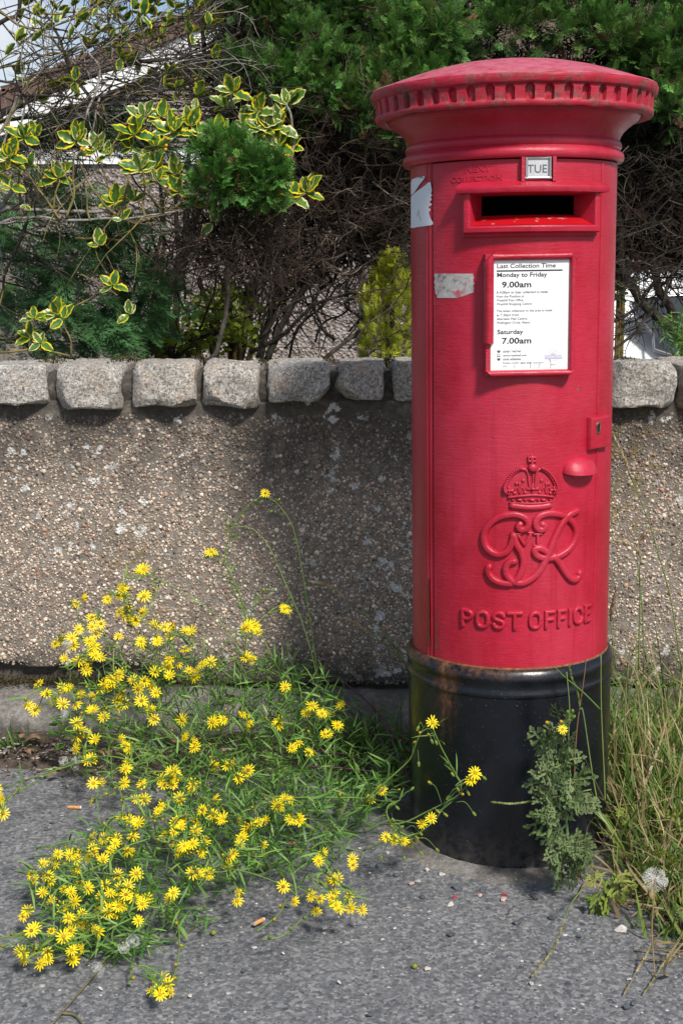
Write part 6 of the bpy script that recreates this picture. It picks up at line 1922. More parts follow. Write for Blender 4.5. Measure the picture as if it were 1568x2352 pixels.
for pix in ([(0, 1020), (140, 1010), (250, 960), (340, 915), (420, 870), (470, 815), (490, 795)], [(-60, 900), (100, 760), (180, 680), (210, 600), (250, 520), (290, 500)], [(-60, 1150), (40, 1110), (100, 1098), (145, 1104)], [(-60, 1060), (60, 1000), (160, 1005), (240, 1018)]):
    q = [c8p(*t) for t in pix]; pts = catmull([at(x, y, 2.42 + (2.38 - 2.42) * i / (len(q) - 1)) for i, (x, y) in enumerate(q)], 4)
    g = MB(); g.tube([t - RL for t in pts], [.0018 + (.0009 - .0018) * k / (len(pts) - 1) for k in range(len(pts))], 5, 0, (.13, .21, .05)); g.build('stem', green_stem, rag, 180)
for (bx, by, sx, sy) in ((200, 600, 190, 670), (222, 712, 215, 640), (290, 597, 240, 540), (312, 603, 255, 535), (278, 805, 340, 915), (370, 882, 440, 850), (558, 783, 500, 790), (475, 860, 440, 860), (505, 965, 410, 905), (320, 952, 270, 975), (360, 970, 290, 975), (232, 1065, 150, 1045), (318, 1150, 200, 1090), (237, 1167, 150, 1110), (150, 1193, 100, 1120), (30, 1190, 100, 1105), (115, 935, 30, 905), (212, 1085, 160, 1095), (217, 530, 245, 525)):
    e = at(*c8p(bx, by), 2.385); a = at(*c8p(sx, sy), 2.39)
    g = MB(); md = a.lerp(e, .5) + Vector((0, 0, .012)); g.tube([t - RL for t in catmull([a, md, e], 4)], .0007, 4, 0, (.12, .2, .05)); g.build('bud_stalk', green_stem, rag, 180)
    put('bud', random.choice(BUDS), e - RL, (e - md), rag)
# mass of narrow leaves and leafy shoots between the flower stems
FP = [(450, 1530), (620, 1490), (720, 1520), (800, 1580), (880, 1650), (935, 1700), (935, 1800), (860, 1870), (760, 1940), (640, 2005), (520, 1990), (400, 1890), (355, 1770), (330, 1640), (370, 1560)]
n = 0
FP2 = [(50, 2020), (180, 1900), (330, 1860), (500, 1960), (440, 2120), (250, 2200), (60, 2190)]
FP3 = [(90, 1600), (250, 1480), (400, 1440), (480, 1500), (380, 1640), (300, 1780), (200, 1800)]
while n < 1400:
    x, y = random.uniform(60, 940), random.uniform(1440, 2190)
    if not (in_poly(x, y, FP) or (in_poly(x, y, FP2) and random.random() < .75) or (in_poly(x, y, FP3) and random.random() < .6)): continue
    n += 1
    Y = ydepth(y) + random.uniform(-.03, .16)
    tip = at(x, y, min(Y, 3.17))
    if tip.z < .01: tip = on_ground(x, y, .015)
    base = Vector((tip.x * .8 + cent.x * .2 + random.gauss(0, .04), tip.y + random.uniform(.0, .12), max(.004, tip.z - random.uniform(.05, .16))))
    for _ in range(random.choice((4, 5, 6))):
        t = random.uniform(.2, 1.05); a = base.lerp(tip, t)
        add_leaf(a, (tip - base).normalized() * .6 + Vector((random.gauss(0, .75), random.gauss(-.2, .6), random.gauss(.2, .45))), random.uniform(.025, .058))
lin = ([(-.5, 0, 0), (.5, 0, 0), (-1, .35, .04), (1, .35, .04), (-.8, .7, .02), (.8, .7, .02), (0, 1, -.06)], [(0, 1, 3), (0, 3, 2), (2, 3, 5), (2, 5, 4), (4, 5, 6)])
lp, ld, ls, lc = map(np.array, (leafP, leafD, leafS, leafC))
W_ = RNG.uniform(.0013, .0025, len(ls))
Ms = frames(ld, RNG.normal(0, .8, len(ls)), np.stack([W_, ls, ls], 1))
sel = np.argsort(lp[:, 1])[:290]
mk = np.ones(len(ls), bool); mk[sel] = False
LMS = []
for k in range(5):
    g = MB(); g.add(lin[0], lin[1], 0, LEAFC[k]); LMS.append(g.mesh('leaf', leafg_mat, None))
for i in sel:
    o = bpy.data.objects.new('leaf', LMS[i % 5]); COL.objects.link(o); o.parent = rag
    o.matrix_local = Matrix.Translation(Vector(lp[i]) - RL) @ Matrix(Ms[i].tolist()).to_4x4()
tag(link('foliage', scatter_mesh('foliage', [(*lin, Ms[mk], lp[mk] - np.array(RL), lc[mk])], leafg_mat), rag), kind='stuff')
# purple lower stems running to the right
for pix in ([(780, 1560), (850, 1620), (900, 1700), (940, 1790)], [(770, 1600), (840, 1670), (910, 1740), (935, 1800)], [(720, 1725), (800, 1735), (860, 1760), (920, 1790)], [(700, 1760), (790, 1765), (870, 1775)], [(820, 1590), (880, 1650), (925, 1720)]):
    pts = catmull([at(x, y, min(3.05, ydepth(y) + .08)) for x, y in pix], 4)
    g = MB(); g.tube([t - RL for t in pts], .0019, 5, 0, (.10, .035, .07)); g.build('stem', green_stem, rag, 180)
# fluffy seed heads and spent heads
fluff_mat = foliage_mat('seed_fluff', .9, .4, attr=False, color=(.78, .77, .74), vary=False)
def fluff_mesh(seed, r0, n=150, half=False):
    r = random.Random(seed); g = MB()
    for _ in range(n):
        d = Vector((r.gauss(0, 1), r.gauss(0, 1), r.gauss(0, 1) + (.5 if half else .2))).normalized()
        s = d.orthogonal().normalized() * r0 * .035; e = d * r0 * r.uniform(.8, 1.05); s2 = d.cross(s)
        g.add([s * .4, -s * .4, e], [(0, 1, 2)])
        for k in range(3):
            a = e + (d * .05 + d.orthogonal().normalized() * math.cos(k * 2.1) * .16 + d.cross(d.orthogonal().normalized()) * math.sin(k * 2.1) * .16) * r0
            g.add([e - d * r0 * .12, a + s * .5, a - s * .5], [(0, 1, 2)])
    return g.mesh('seed_head', fluff_mat)
FL = [fluff_mesh(1, .0115), fluff_mesh(2, .010), fluff_mesh(3, .009, 90)]
for (x, y, k) in ((155, 1478, 0), (200, 1492, 0), (148, 1642, 1), (146, 1748, 1), (174, 1748, 1), (172, 1762, 2), (304, 2163, 0), (284, 2178, 1), (230, 2228, 2), (222, 2222, 2), (192, 1990, 2)):
    p = at(x, y, ydepth(y) - .01); p.z = max(p.z, .012)
    put('seed_head', FL[k], p - RL, (0, -.5, .8), rag)
# ================================================================== OTHER PLANTS
strip = lambda n=4: ([p for i in range(n) for p in ((-.5 * (1 - .15 * i), i / n, .0), (.5 * (1 - .15 * i), i / n, .0))] + [(0, 1, 0)],
                     [f for i in range(n - 1) for f in ((2 * i, 2 * i + 1, 2 * i + 3), (2 * i, 2 * i + 3, 2 * i + 2))] + [(2 * n - 2, 2 * n - 1, 2 * n)])
def bent(k, n=5):
    v, f = strip(n)
    out = []
    for (x, y, z) in v:
        a = k * y
        out.append((x, math.sin(a) / k if k else y, -(1 - math.cos(a)) / k if k else 0))
    return out, f
BL = [bent(k) for k in (.3, .7, 1.1, 1.6, 2.1)]
grass_mat = foliage_mat('grass_blade', .5, .3)
def grass_patch(name, spots, parent=None, label=None, cols=None, up=1.0):
    """spots: (x, y, sx, sy, n, lmin, lmax, lean)"""
    groups = []
    for t in BL:
        P, D, S, C = [], [], [], []
        for (x, y, sx, sy, n, l0, l1, lean) in spots:
            for _ in range(max(1, n // len(BL))):
                P.append((random.gauss(x, sx), random.gauss(y, sy), .004))
                D.append((random.gauss(lean, .38), random.gauss(-.12, .35), up)); S.append((random.uniform(.0034, .0085), random.uniform(l0, l1)))
                C.append(np.array(random.choices(*cols)[0]) * random.uniform(.7, 1.25))
        P, D, S, C = np.array(P), np.array(D), np.array(S), np.array(C)
        groups.append((*t, frames(D, RNG.uniform(0, 6.28, len(P)), np.stack([S[:, 0], S[:, 1], S[:, 1]], 1)), P, C))
    o = link(name, scatter_mesh(name, groups, grass_mat), parent)
    return tag(o, label, 'grass' if parent is None else None, kind='stuff')
GC = ([(.11, .22, .04), (.18, .28, .05), (.26, .32, .07), (.46, .37, .19), (.36, .26, .13), (.08, .16, .03)], [5, 4, 3, 2.6, 1.6, 2])
GC2 = ([(.06, .15, .03), (.09, .19, .035), (.13, .2, .05), (.3, .24, .12)], [5, 4, 2, .8])
grass_patch('grass', [(.78, 2.95, .10, .12, 520, .12, .36, .05), (.88, 2.75, .11, .14, 700, .1, .32, -.1), (.66, 2.75, .04, .10, 260, .08, .26, .05), (.74, 2.52, .07, .10, 420, .06, .2, -.1), (.84, 2.52, .07, .10, 420, .06, .22, -.1), (1.0, 3.1, .12, .1, 300, .15, .45, -.05), (.66, 3.05, .05, .08, 180, .15, .36, .1), (.80, 2.36, .06, .05, 200, .04, .15, -.1), (.68, 2.40, .04, .05, 160, .04, .12, 0), (.80, 2.24, .05, .05, 240, .05, .17, -.15), (.72, 2.3, .05, .06, 200, .04, .14, -.1), (.88, 2.2, .06, .08, 260, .05, .18, -.2), (.9, 2.45, .07, .1, 420, .07, .26, -.15), (.60, 2.55, .03, .08, 240, .06, .2, .05), (.62, 2.36, .04, .05, 260, .04, .14, 0), (.66, 2.22, .05, .05, 220, .04, .12, -.1), (.74, 2.14, .05, .04, 180, .03, .1, -.1), (.63, 2.85, .03, .1, 240, .1, .3, .05)], None, 'long mixed green and straw coloured grass right of the pillar box', GC)
grass_patch('grass', [(.12, 3.05, .06, .05, 130, .08, .22, -.5), (.0, 3.12, .08, .04, 90, .06, .16, -.2), (.16, 2.95, .04, .04, 60, .06, .16, -.6)], None, 'green grass between the ragwort and the pillar box foot', GC2)
p = on_ground(40, 1735)
grass_patch('grass_tuft', [(p.x, p.y, .018, .012, 45, .03, .10, 0), (p.x - .05, p.y, .02, .01, 25, .02, .05, 0)], None, 'small grass tuft at the left edge by the concrete footing', GC2)
# straw lying flat
gp = [(.8, 2.6, .14, .2, 420, .08, .2, -.3), (.62, 2.9, .05, .1, 160, .06, .14, 0), (.7, 2.3, .08, .1, 260, .05, .14, -.3)]
grass_patch('dry_straw', gp, None, 'dry straw lying flat under the grass at right', ([(.40, .31, .17), (.30, .22, .12), (.22, .15, .08)], [3, 2, 1]), .12)
grass_patch('dry_grass', [(.68, 2.75, .06, .12, 90, .15, .34, .1), (.82, 2.6, .1, .14, 130, .14, .34, -.1), (.78, 2.35, .09, .08, 90, .1, .24, -.2), (.64, 2.5, .04, .06, 50, .1, .24, .1)], None, 'tall arching straw coloured dead grass mixed among the green at right', ([(.50, .40, .22), (.42, .31, .16), (.34, .25, .14)], [3, 2, 1]), .7)

# ---- seeding grass stalks
seed_mat = foliage_mat('grass_seed', .7, .2)
def seed_stalk(stem, head, Y0, Y1, label, hcol=(.56, .44, .28), scol=(.20, .28, .07), wid=.0075, n=110, group=None, flat=False):
    def pg(x, y, Y):
        q = at(x, y, Y)
        return q if q.z > .007 else on_ground(x, y, .007)
    pts = catmull([pg(x, y, Y0 + (Y1 - Y0) * i / (len(stem) - 1)) for i, (x, y) in enumerate(stem)], 5)
    root = empty('grass_stalk', tuple(pts[0]), label, 'grass stalk', group); o0 = pts[0]
    g = MB(); g.tube([q - o0 for q in pts], [.0017 - .0008 * i / (len(pts) - 1) for i in range(len(pts))], 4, 0, scol); g.build('stem', seed_mat, root, 180)
    if head:
        hp_ = catmull([pg(x, y, Y1) for x, y in head], 8); g = MB(); m_ = len(hp_)
        g.tube([q - o0 for q in hp_], .0006, 4, 0, hcol)
        for k in range(n):
            t = random.random(); i = min(int(t * (m_ - 1)), m_ - 2); a = hp_[i].lerp(hp_[i + 1], t * (m_ - 1) - i); tg = (hp_[i + 1] - hp_[i]).normalized()
            s = tg.orthogonal().normalized(); s = Matrix.Rotation(random.uniform(0, 6.28), 3, tg) @ s
            tip = a + tg * random.uniform(.006, .012) + s * wid * random.uniform(.5, 1.2) * math.sin(PI * min(.95, t + .12)) ** .6
            b = tg.cross(s) * .0022; md = a.lerp(tip, .5)
            g.add([a - o0, md + b - o0, tip - o0, md - b - o0, md + s * .0008 - o0], [(0, 1, 4), (1, 2, 4), (2, 3, 4), (3, 0, 4)], 0, np.array(hcol) * random.uniform(.75, 1.25))
        g.build('seed_head', seed_mat, root)
    return root
def c5l(*p): return [c5(a, b) for a, b in p]
def c8l(*p): return [c8p(a, b) for a, b in p]
seed_stalk(c5l((1560, 1500), (1500, 1100), (1430, 850), (1380, 680), (1310, 500), (1275, 410)), c5l((1275, 410), (1240, 320), (1210, 255), (1192, 215)), 3.0, 2.95, 'tall bent seeding grass with pale head beside the lock, against the wall')
seed_stalk(c5l((1320, 1500), (1330, 1100), (1328, 950), (1335, 890)), c5l((1338, 885), (1320, 840), (1270, 800), (1200, 778), (1170, 778)), 2.95, 2.9, 'nodding pale seed head drooping towards the pillar box beside the cypher')
seed_stalk(c5l((1350, 1500), (1345, 1200), (1320, 950), (1310, 830), (1315, 800)), c5l((1315, 800), (1345, 755), (1400, 725), (1450, 722)), 3.05, 3.0, 'curved pale seed head arching right above the drooping one')
seed_stalk(c5l((1200, 1500), (1180, 1350), (1170, 1230)), c5l((1170, 1235), (1175, 1150), (1195, 1060)), 2.85, 2.85, 'upright brownish seed head close to the right flank of the pillar box', (.36, .22, .14))
def c1b(*p): return [((800 + .638 * a) / 1.7417, (1400 + .638 * b) / 1.7417) for a, b in p]
seed_stalk(c1b((1290, 1990), (1200, 1820), (1080, 1700), (980, 1620), (910, 1560)), c1b((910, 1560), (840, 1500), (760, 1465), (690, 1452)), 3.1, 3.12, 'upper of two straw seed heads leaning left against the wall')
seed_stalk(c1b((1290, 1960), (1200, 1890), (1120, 1820), (1070, 1780)), c1b((1070, 1780), (1000, 1730), (930, 1690), (860, 1680)), 3.1, 3.12, 'lower of two straw seed heads leaning left against the wall')
seed_stalk(c8l((1170, 900), (1168, 800), (1152, 430), (1150, 150)), None, 2.42, 2.42, 'straight bare green grass stem rising in front of the black base')
seed_stalk(c8l((1130, 900), (1100, 720), (1060, 450), (1045, 430)), c8l((1045, 430), (1030, 340), (1005, 280), (990, 215)), 2.42, 2.41, 'green flowering grass in front of the black base ring', (.16, .22, .05), wid=.003)
seed_stalk(c8l((1000, 900), (985, 600), (990, 420), (975, 240)), None, 2.41, 2.4, 'thin green grass stem beside the lobed weed on the black base')
seed_stalk(c8l((1010, 900), (1025, 560), (1060, 300), (1075, 175)), None, 2.415, 2.42, 'thin reddish grass stem leaning right over the black base', scol=(.22, .13, .06))
seed_stalk(c8l((1145, 430), (1060, 345), (970, 270), (920, 220)), None, 2.41, 2.4, 'grass leaf slanting left across the black base ring', scol=(.12, .22, .04))
seed_stalk(c8l((1100, 840), (1000, 862), (930, 875)), c8l((930, 875), (820, 895), (700, 912), (610, 905)), 2.36, 2.33, 'horizontal rye grass spike pointing left across the black base', (.24, .27, .09), wid=.0026)
seed_stalk(c8l((1060, 1340), (1000, 1420), (965, 1500)), c8l((965, 1500), (930, 1600), (880, 1690), (805, 1785)), 2.28, 2.12, 'rye grass spike drooping left over the asphalt', (.33, .30, .13), wid=.0026)
seed_stalk(c8l((1560, 1480), (1480, 1550), (1440, 1590)), c8l((1440, 1590), (1400, 1650), (1330, 1770), (1265, 1890)), 2.25, 2.1, 'longest rye grass spike trailing over asphalt at lower right', (.36, .30, .14), wid=.0028, n=60)
seed_stalk(c8l((1600, 1500), (1560, 1580), (1540, 1610)), c8l((1540, 1610), (1490, 1690), (1430, 1790), (1365, 1885)), 2.2, 2.1, 'rye grass spike trailing over asphalt nearest the right edge', (.32, .30, .12), wid=.0028, n=56)
seed_stalk(c8l((1230, 1000), (1260, 700), (1280, 300), (1310, 60)), c8l((1310, 60), (1320, 45), (1330, 50), (1300, 75)), 2.8, 2.8, 'tall straw grass stalk with a curled tip beside the base', (.42, .33, .2), (.3, .26, .14), n=16)
seed_stalk(c8l((1380, 900), (1370, 450), (1330, 250), (1270, 170), (1200, 105)), None, 2.75, 2.8, 'arching dry straw stalk leaning on the pillar base', scol=(.40, .32, .19))

# ---- lobed-leaf weed (a second kind of ragwort)
weed_mat = foliage_mat('lobed_leaf', .6, .25)
def lobed_leaf(seed, col):
    r = random.Random(seed); g = MB()
    def kite(p, d, l, w, c):
        p = Vector(p); d = Vector(d).normalized(); s = Vector((-d.y, d.x, 0))
        g.add([p, p + d * l * .5 + s * w + Vector((0, 0, .02)), p + d * l * .9 + s * w * .7, p + d * l, p + d * l * .9 - s * w * .7, p + d * l * .5 - s * w + Vector((0, 0, .02))], [(0, 1, 2, 3), (0, 3, 4, 5)], 0, c)
    n = 4
    cv = lambda t: Vector((.06 * math.sin(t * 2.5 + seed), t, -.18 * t * t))
    for i in range(6): kite(cv(i / 6), cv((i + 1) / 6) - cv(i / 6), .24, .05, np.array(col) * 1.15)
    for i in range(n):
        t = .14 + .74 * i / n
        for s in (-1, 1):
            ln = (.16 + .26 * math.sin(PI * (t * .8 + .2))) * r.uniform(.55, 1.4); a = math.radians(r.uniform(38, 78)) * s
            d = Vector((math.sin(a), math.cos(a), r.uniform(-.45, .45))); p = cv(t + r.uniform(-.05, .08))
            c = np.array(col) * r.uniform(.8, 1.2)
            kite(p, d, ln, .066, c)
            for s2 in (-1, 1):
                a2 = a + s2 * .75; kite(p + d * ln * .55, (math.sin(a2), math.cos(a2), 0), ln * .5, .05, c)
    kite(cv(.84), (0, 1, -.2), .22, .05, np.array(col))
    for s in (-1, 1): kite(cv(.86), (.6 * s, 1, 0), .16, .035, np.array(col))
    return g.mesh('leaf', weed_mat)
WL = [lobed_leaf(s, c) for s, c in enumerate(2 * [(.16, .225, .09), (.11, .165, .06), (.20, .26, .11), (.13, .195, .065)])]
WY = 2.36
weed = empty('lobed_weed', tuple(on_ground(1290, 2030)), 'grey-green weed with deeply lobed leaves in front of the black base', 'plant')
bpy.context.view_layer.update(); WO = Vector(weed.location)
spine = [c8p(*q) for q in ((1010, 1300), (985, 1150), (970, 950), (945, 800), (920, 660), (930, 560), (955, 490))]
pts = catmull([at(x, y, WY) for x, y in spine], 5)
g = MB(); g.tube([q - WO for q in pts], [.0035 - .002 * i / len(pts) for i in range(len(pts))], 6, 0, (.11, .17, .06)); g.build('stem', green_stem, weed, 180)
def leaf_at(bx, by, tx, ty, k, parent, O, Y, meshes, tilt=.3, wk=1.0):
    wk = wk * random.uniform(.7, 1.1)
    a, b = at(*c8p(bx, by), Y), at(*c8p(tx, ty), Y - random.uniform(.0, .05))
    d = b - a; L = d.length; d.normalize()
    upv = Vector((random.gauss(0, tilt), -.85, .5)); z = (upv - d * upv.dot(d)).normalized(); x = d.cross(z)
    o = bpy.data.objects.new('leaf', meshes[k % len(meshes)]); COL.objects.link(o); o.parent = parent
    M = Matrix((x * wk, d, z)).transposed() * L
    o.matrix_local = Matrix.Translation(a - O) @ M.to_4x4()
for k, q in enumerate(((930, 790, 750, 830), (950, 820, 800, 900), (930, 740, 790, 740), (960, 950, 755, 1050), (970, 940, 830, 1000), (980, 1010, 815, 1130), (960, 900, 1130, 900), (940, 780, 1140, 770), (930, 690, 1085, 660), (950, 850, 1060, 830), (1000, 900, 1110, 860), (925, 650, 1010, 620), (915, 640, 780, 525), (920, 600, 850, 580), (930, 560, 870, 510), (960, 870, 1180, 960), (985, 1080, 1140, 1180), (990, 1150, 930, 1330), (985, 1120, 870, 1330), (1000, 1180, 1130, 1260), (1010, 1250, 900, 1370), (990, 1100, 1120, 1080), (935, 700, 860, 690), (945, 520, 1010, 450), (1000, 1060, 1060, 1200), (950, 880, 870, 960), (1010, 1200, 1090, 1330))):
    bx, by, tx, ty = q
    tx, ty = bx + (tx - bx) * .85, by + (ty - by) * .85
    leaf_at(bx, by, tx, ty, k, weed, WO, WY - .004 * (k % 4), WL, 1.0, .9)
    for j in range(2):
        t = random.uniform(.15, .6); sx, sy = bx + (tx - bx) * t, by + (ty - by) * t; an = random.uniform(0, 6.28); ll = random.uniform(60, 105)
        leaf_at(sx, sy, sx + ll * math.cos(an), sy + ll * math.sin(an), k + j + 3, weed, WO, WY - .01 - random.uniform(0, .05), WL, 1.2, .9)
for (x, y, kind) in ((955, 532, 0), (950, 495, 1), (877, 500, 1), (980, 445, 2), (1005, 440, 2), (1010, 470, 2), (860, 545, 2)):
    e = at(*c8p(x, y), WY - .075)
    if kind == 0:
        fh = put('flower_head', HEADS[0], e - WO, (.1, -.8, .5), weed, sc=.85); fc = bpy.data.objects.new('flower_centre', DISCS[1]); COL.objects.link(fc); fc.parent = fh
    else: put('bud', BUDS[1 if kind == 1 else 0], e - WO, (random.gauss(0, .3), -.6, .6), weed, sc=1.2)

# ---- broad lime leaves in the grass
LIME = [lobed_leaf(30 + s, c) for s, c in enumerate([(.22, .28, .045), (.15, .22, .04), (.26, .29, .06)])]
th = empty('sow_thistle', tuple(on_ground(1500, 1990)), 'yellow-green toothed broad leaves low in the grass at the right edge', 'plant')
bpy.context.view_layer.update(); TO = Vector(th.location)
for k, q in enumerate(((1300, 1010, 1240, 940), (1290, 1020, 1350, 930), (1500, 1130, 1440, 1010), (1520, 1120, 1568, 940), (1540, 1200, 1470, 1110), (1560, 1130, 1600, 1010), (1500, 1250, 1450, 1170), (1450, 1230, 1390, 1150), (1180, 1260, 1090, 1330), (1200, 1270, 1260, 1420), (1190, 1280, 1130, 1480), (1210, 1260, 1320, 1330), (1190, 1290, 1190, 1500), (1320, 1290, 1420, 1220), (1480, 1260, 1570, 1200))):
    leaf_at(*q, k, th, TO, 2.5 if q[1] < 1240 else 2.3, LIME, .7, .75)

# ---- dandelion clock
dp = at(*c8p(1425, 1302), 2.2)
dan = empty('dandelion_clock', tuple(on_ground(1500, 2180)), 'round white dandelion clock on a thin stalk at lower right', 'flower')
bpy.context.view_layer.update(); DO = Vector(dan.location)
g = MB(); st_ = catmull([at(*c8p(1425, 1790), 2.06), at(*c8p(1410, 1560), 2.12), at(*c8p(1420, 1400), 2.18), dp], 5)
g.tube([Vector((q.x, q.y, max(.004, q.z))) - DO for q in st_], .0012, 5, 0, (.24, .16, .07)); g.build('stem', green_stem, dan, 180)
put('seed_head', fluff_mesh(9, .0215, 210), dp - DO, (0, -.3, 1), dan)
g = MB(); g.lathe([(.0, -.003), (.003, -.002), (.0035, .001), (.002, .003), (0, .0035)], 10); o = g.build('receptacle', disc_old, dan, 180); o.location = dp - DO
# ---- seedling at left, by the fluffs
sd = empty('seedling', tuple(on_ground(135, 1735)), 'small seedling with three pairs of plain oval green leaves at left', 'plant')
bpy.context.view_layer.update(); SO = Vector(sd.location)
g = MB(); q0, q1 = at(136, 1735, 2.98), at(134, 1660, 2.98); g.tube([q0 - SO, (q0 + q1) / 2 - SO, q1 - SO], .001, 5, 0, (.12, .2, .04)); g.build('stem', green_stem, sd, 180)
g = MB(); g.add(oval[0], oval[1], 0, (.10, .24, .04)); ovm = g.mesh('leaf', leaf_soft)
def c3b(a, b): return .3296 * a, 1550.2 + .3296 * b
for (bx, by, tx, ty) in ((400, 415, 335, 410), (405, 420, 462, 372), (420, 490, 455, 425), (430, 485, 400, 525), (385, 360, 375, 325)):
    a, b = at(*c3b(bx, by), 2.97), at(*c3b(tx, ty), 2.94); d = (b - a); L = d.length; d.normalize()
    z = Vector((0, -.6, .8)); z = (z - d * z.dot(d)).normalized(); x = d.cross(z)
    o = bpy.data.objects.new('leaf', ovm); COL.objects.link(o); o.parent = sd; o.matrix_local = Matrix.Translation(a - SO) @ (Matrix((x, d, z)).transposed() * L).to_4x4()
# ---- weeds on the garden side, right edge above the coping
gw = empty('garden_weed', tuple(at(1550, 822, 3.65)), 'thin green weed rising behind the coping at the right edge', 'plant')
bpy.context.view_layer.update(); GO = Vector(gw.location)
P, D, S, C = [], [], [], []
for pix in (c7((980, 2180), (960, 2000), (930, 1850)), c7((900, 2160), (840, 2000), (800, 1860), (770, 1800)), c7((990, 2150), (900, 1950), (880, 1750)), c7((960, 2180), (990, 1900), (970, 1700))):
    pts = catmull([at(x, y, 3.66) for x, y in pix], 5)
    g = MB(); g.tube([q - GO for q in pts], .0011, 4, 0, (.1, .18, .04)); g.build('stem', green_stem, gw, 180)
    for q in pts:
        for _ in range(4): P.append(q - GO); D.append((random.gauss(0, .8), random.gauss(-.2, .4), random.gauss(.3, .5))); S.append(random.uniform(.015, .04)); C.append(np.array(random.choice(LEAFC)) * random.uniform(.7, 1.2))
S = np.array(S)
tag(link('foliage', scatter_mesh('foliage', [(*lin, frames(D, RNG.normal(0, .6, len(S)), np.stack([S * .07, S, S], 1)), np.array([tuple(q) for q in P]), np.array(C))], leafg_mat), gw), kind='stuff')

# ================================================================== LITTER ON THE GROUND
m = Mat('filter_paper'); filt_mat = m.done(m.mix(m.step(m.noise(300, 3, .6, m.pos), .5, .65), (.52, .24, .085), (.62, .36, .16)), .8)
m = Mat('white_paper'); wpap = m.done((.62, .58, .52), .9)
def butt(x, y, ang, label, L=.027, z=.006):
    p = on_ground(x, y, z)
    o = empty('cigarette_butt', tuple(p), label, 'cigarette butt'); o.rotation_euler = (0, random.uniform(-.04, .04), ang)
    g = MB(); g.tube([(-L / 2, 0, 0), (-L / 4, 0, .0004), (L / 4, 0, 0), (L / 2, 0, 0)], [.0036, .0039, .0038, .0036], 12); g.build('filter', filt_mat, o, 50)
    g = MB(); g.tube([(L / 2 + .0003, 0, 0), (L / 2 + .003, 0, 0)], [.0036, .0030], 12); g.build('paper_end', wpap, o, 50)
    g = MB(); g.tube([(-L / 2 - .0004, 0, 0), (-L / 2 - .0002, 0, 0)], .0033, 12); g.build('filter_end', wpap, o, 50)
butt(170, 1855, -.04, 'cigarette butt lying alone on asphalt left of the ragwort')
butt(594, 2118, .85, 'cigarette butt among withered heads below the ragwort', .022, .010)
butt(235, 1730, -.95, 'cigarette butt on soil beside brown dead leaves', .022, .030)
m = Mat('dead_leaf'); deadleaf = m.done(m.ramp(m.noise(60, 5, .6, m.pos), [(.3, (.10, .05, .03)), (.55, (.22, .13, .08)), (.8, (.36, .25, .17))]), .7)
m = Mat('yellow_leaf'); yleaf = m.done(m.ramp(m.noise(60, 5, .6, m.pos), [(.3, (.35, .25, .05)), (.7, (.55, .45, .12))]), .6)
def dead_leaf(x, y, L, ang, z, label, mat=deadleaf, curl=.35, P=None):
    g = MB(); nl, nc = 7, 4; s0 = random.uniform(0, 9)
    for i in range(nl + 1):
        t = i / nl; hw = .30 * math.sin(PI * min(.985, t + .01)) ** .8
        for k in range(nc + 1):
            s = -1 + 2 * k / nc
            g.v.append(((t - .5) * L, s * hw * L, L * (curl * s * s * hw + .10 * math.sin(t * 5 + s0) + .03 * math.sin(s * 3 + t * 9))))
    g.f = [(i * (nc + 1) + k, i * (nc + 1) + k + 1, (i + 1) * (nc + 1) + k + 1, (i + 1) * (nc + 1) + k) for i in range(nl) for k in range(nc)]; g.mi = [0] * len(g.f)
    root = empty('dead_leaf', tuple(on_ground(x, y, z) if P is None else P), label, 'leaf'); root.rotation_euler = (random.uniform(-.2, .2), random.uniform(-.2, .2), ang)
    g.build('blade', mat, root, 180)
    q = MB(); q.tube([(-L * .5, 0, L * .1 * math.sin(s0)), (-L * .68, .002, .002)], .0008, 4); q.build('stalk', mat, root)
for (x, y, L, a, z, lab) in ((79, 1700, .052, .3, .04, 'largest curled brown dead leaf against the footing at far left'), (48, 1692, .03, 1.2, .04, 'small dead leaf touching the footing beside the largest one'), (59, 1728, .034, -.5, .035, 'cupped pale brown dead leaf on soil at far left'), (250, 1728, .034, 1.9, .035, 'dark brown dead leaf right of the soil cigarette butt'), (273, 1731, .026, 1.4, .035, 'narrow dark dead leaf beside another in the soil'), (125, 1780, .03, .6, .02, 'grey-brown dead leaf at the soil edge left of ragwort'), (392, 1700, .045, -.2, .045, 'brown dead leaf half under the ragwort by the footing'), (669, 1943, .034, -.4, .02, 'dark brown dead leaf under the ragwort front'), (604, 1993, .046, .15, .012, 'pale brown dead leaf on asphalt under the ragwort'), (769, 1909, .034, .1, .014, 'tan dead leaf on asphalt between ragwort and pillar box'), (778, 1862, .036, .7, .02, 'brown dead leaf on soil left of the black base'), (332, 1886, .032, 1.4, .016, 'greenish brown dead leaf by the left ragwort stems'), (855, 1690, .036, .5, .04, 'dead leaf in the grass left of the black base')):
    dead_leaf(x, y, L, a, z, lab)
for (x, y, L, a, lab) in ((632, 831, .03, .1, 'yellow fallen leaf on top of the fifth coping block'), (326, 842, .026, -.5, 'curved yellow fallen leaf on the third coping block edge')):
    pt = at(x, y, 3.34); dead_leaf(x, y, L, a, 0, lab, yleaf, .2, Vector((pt.x, pt.y, .948)))

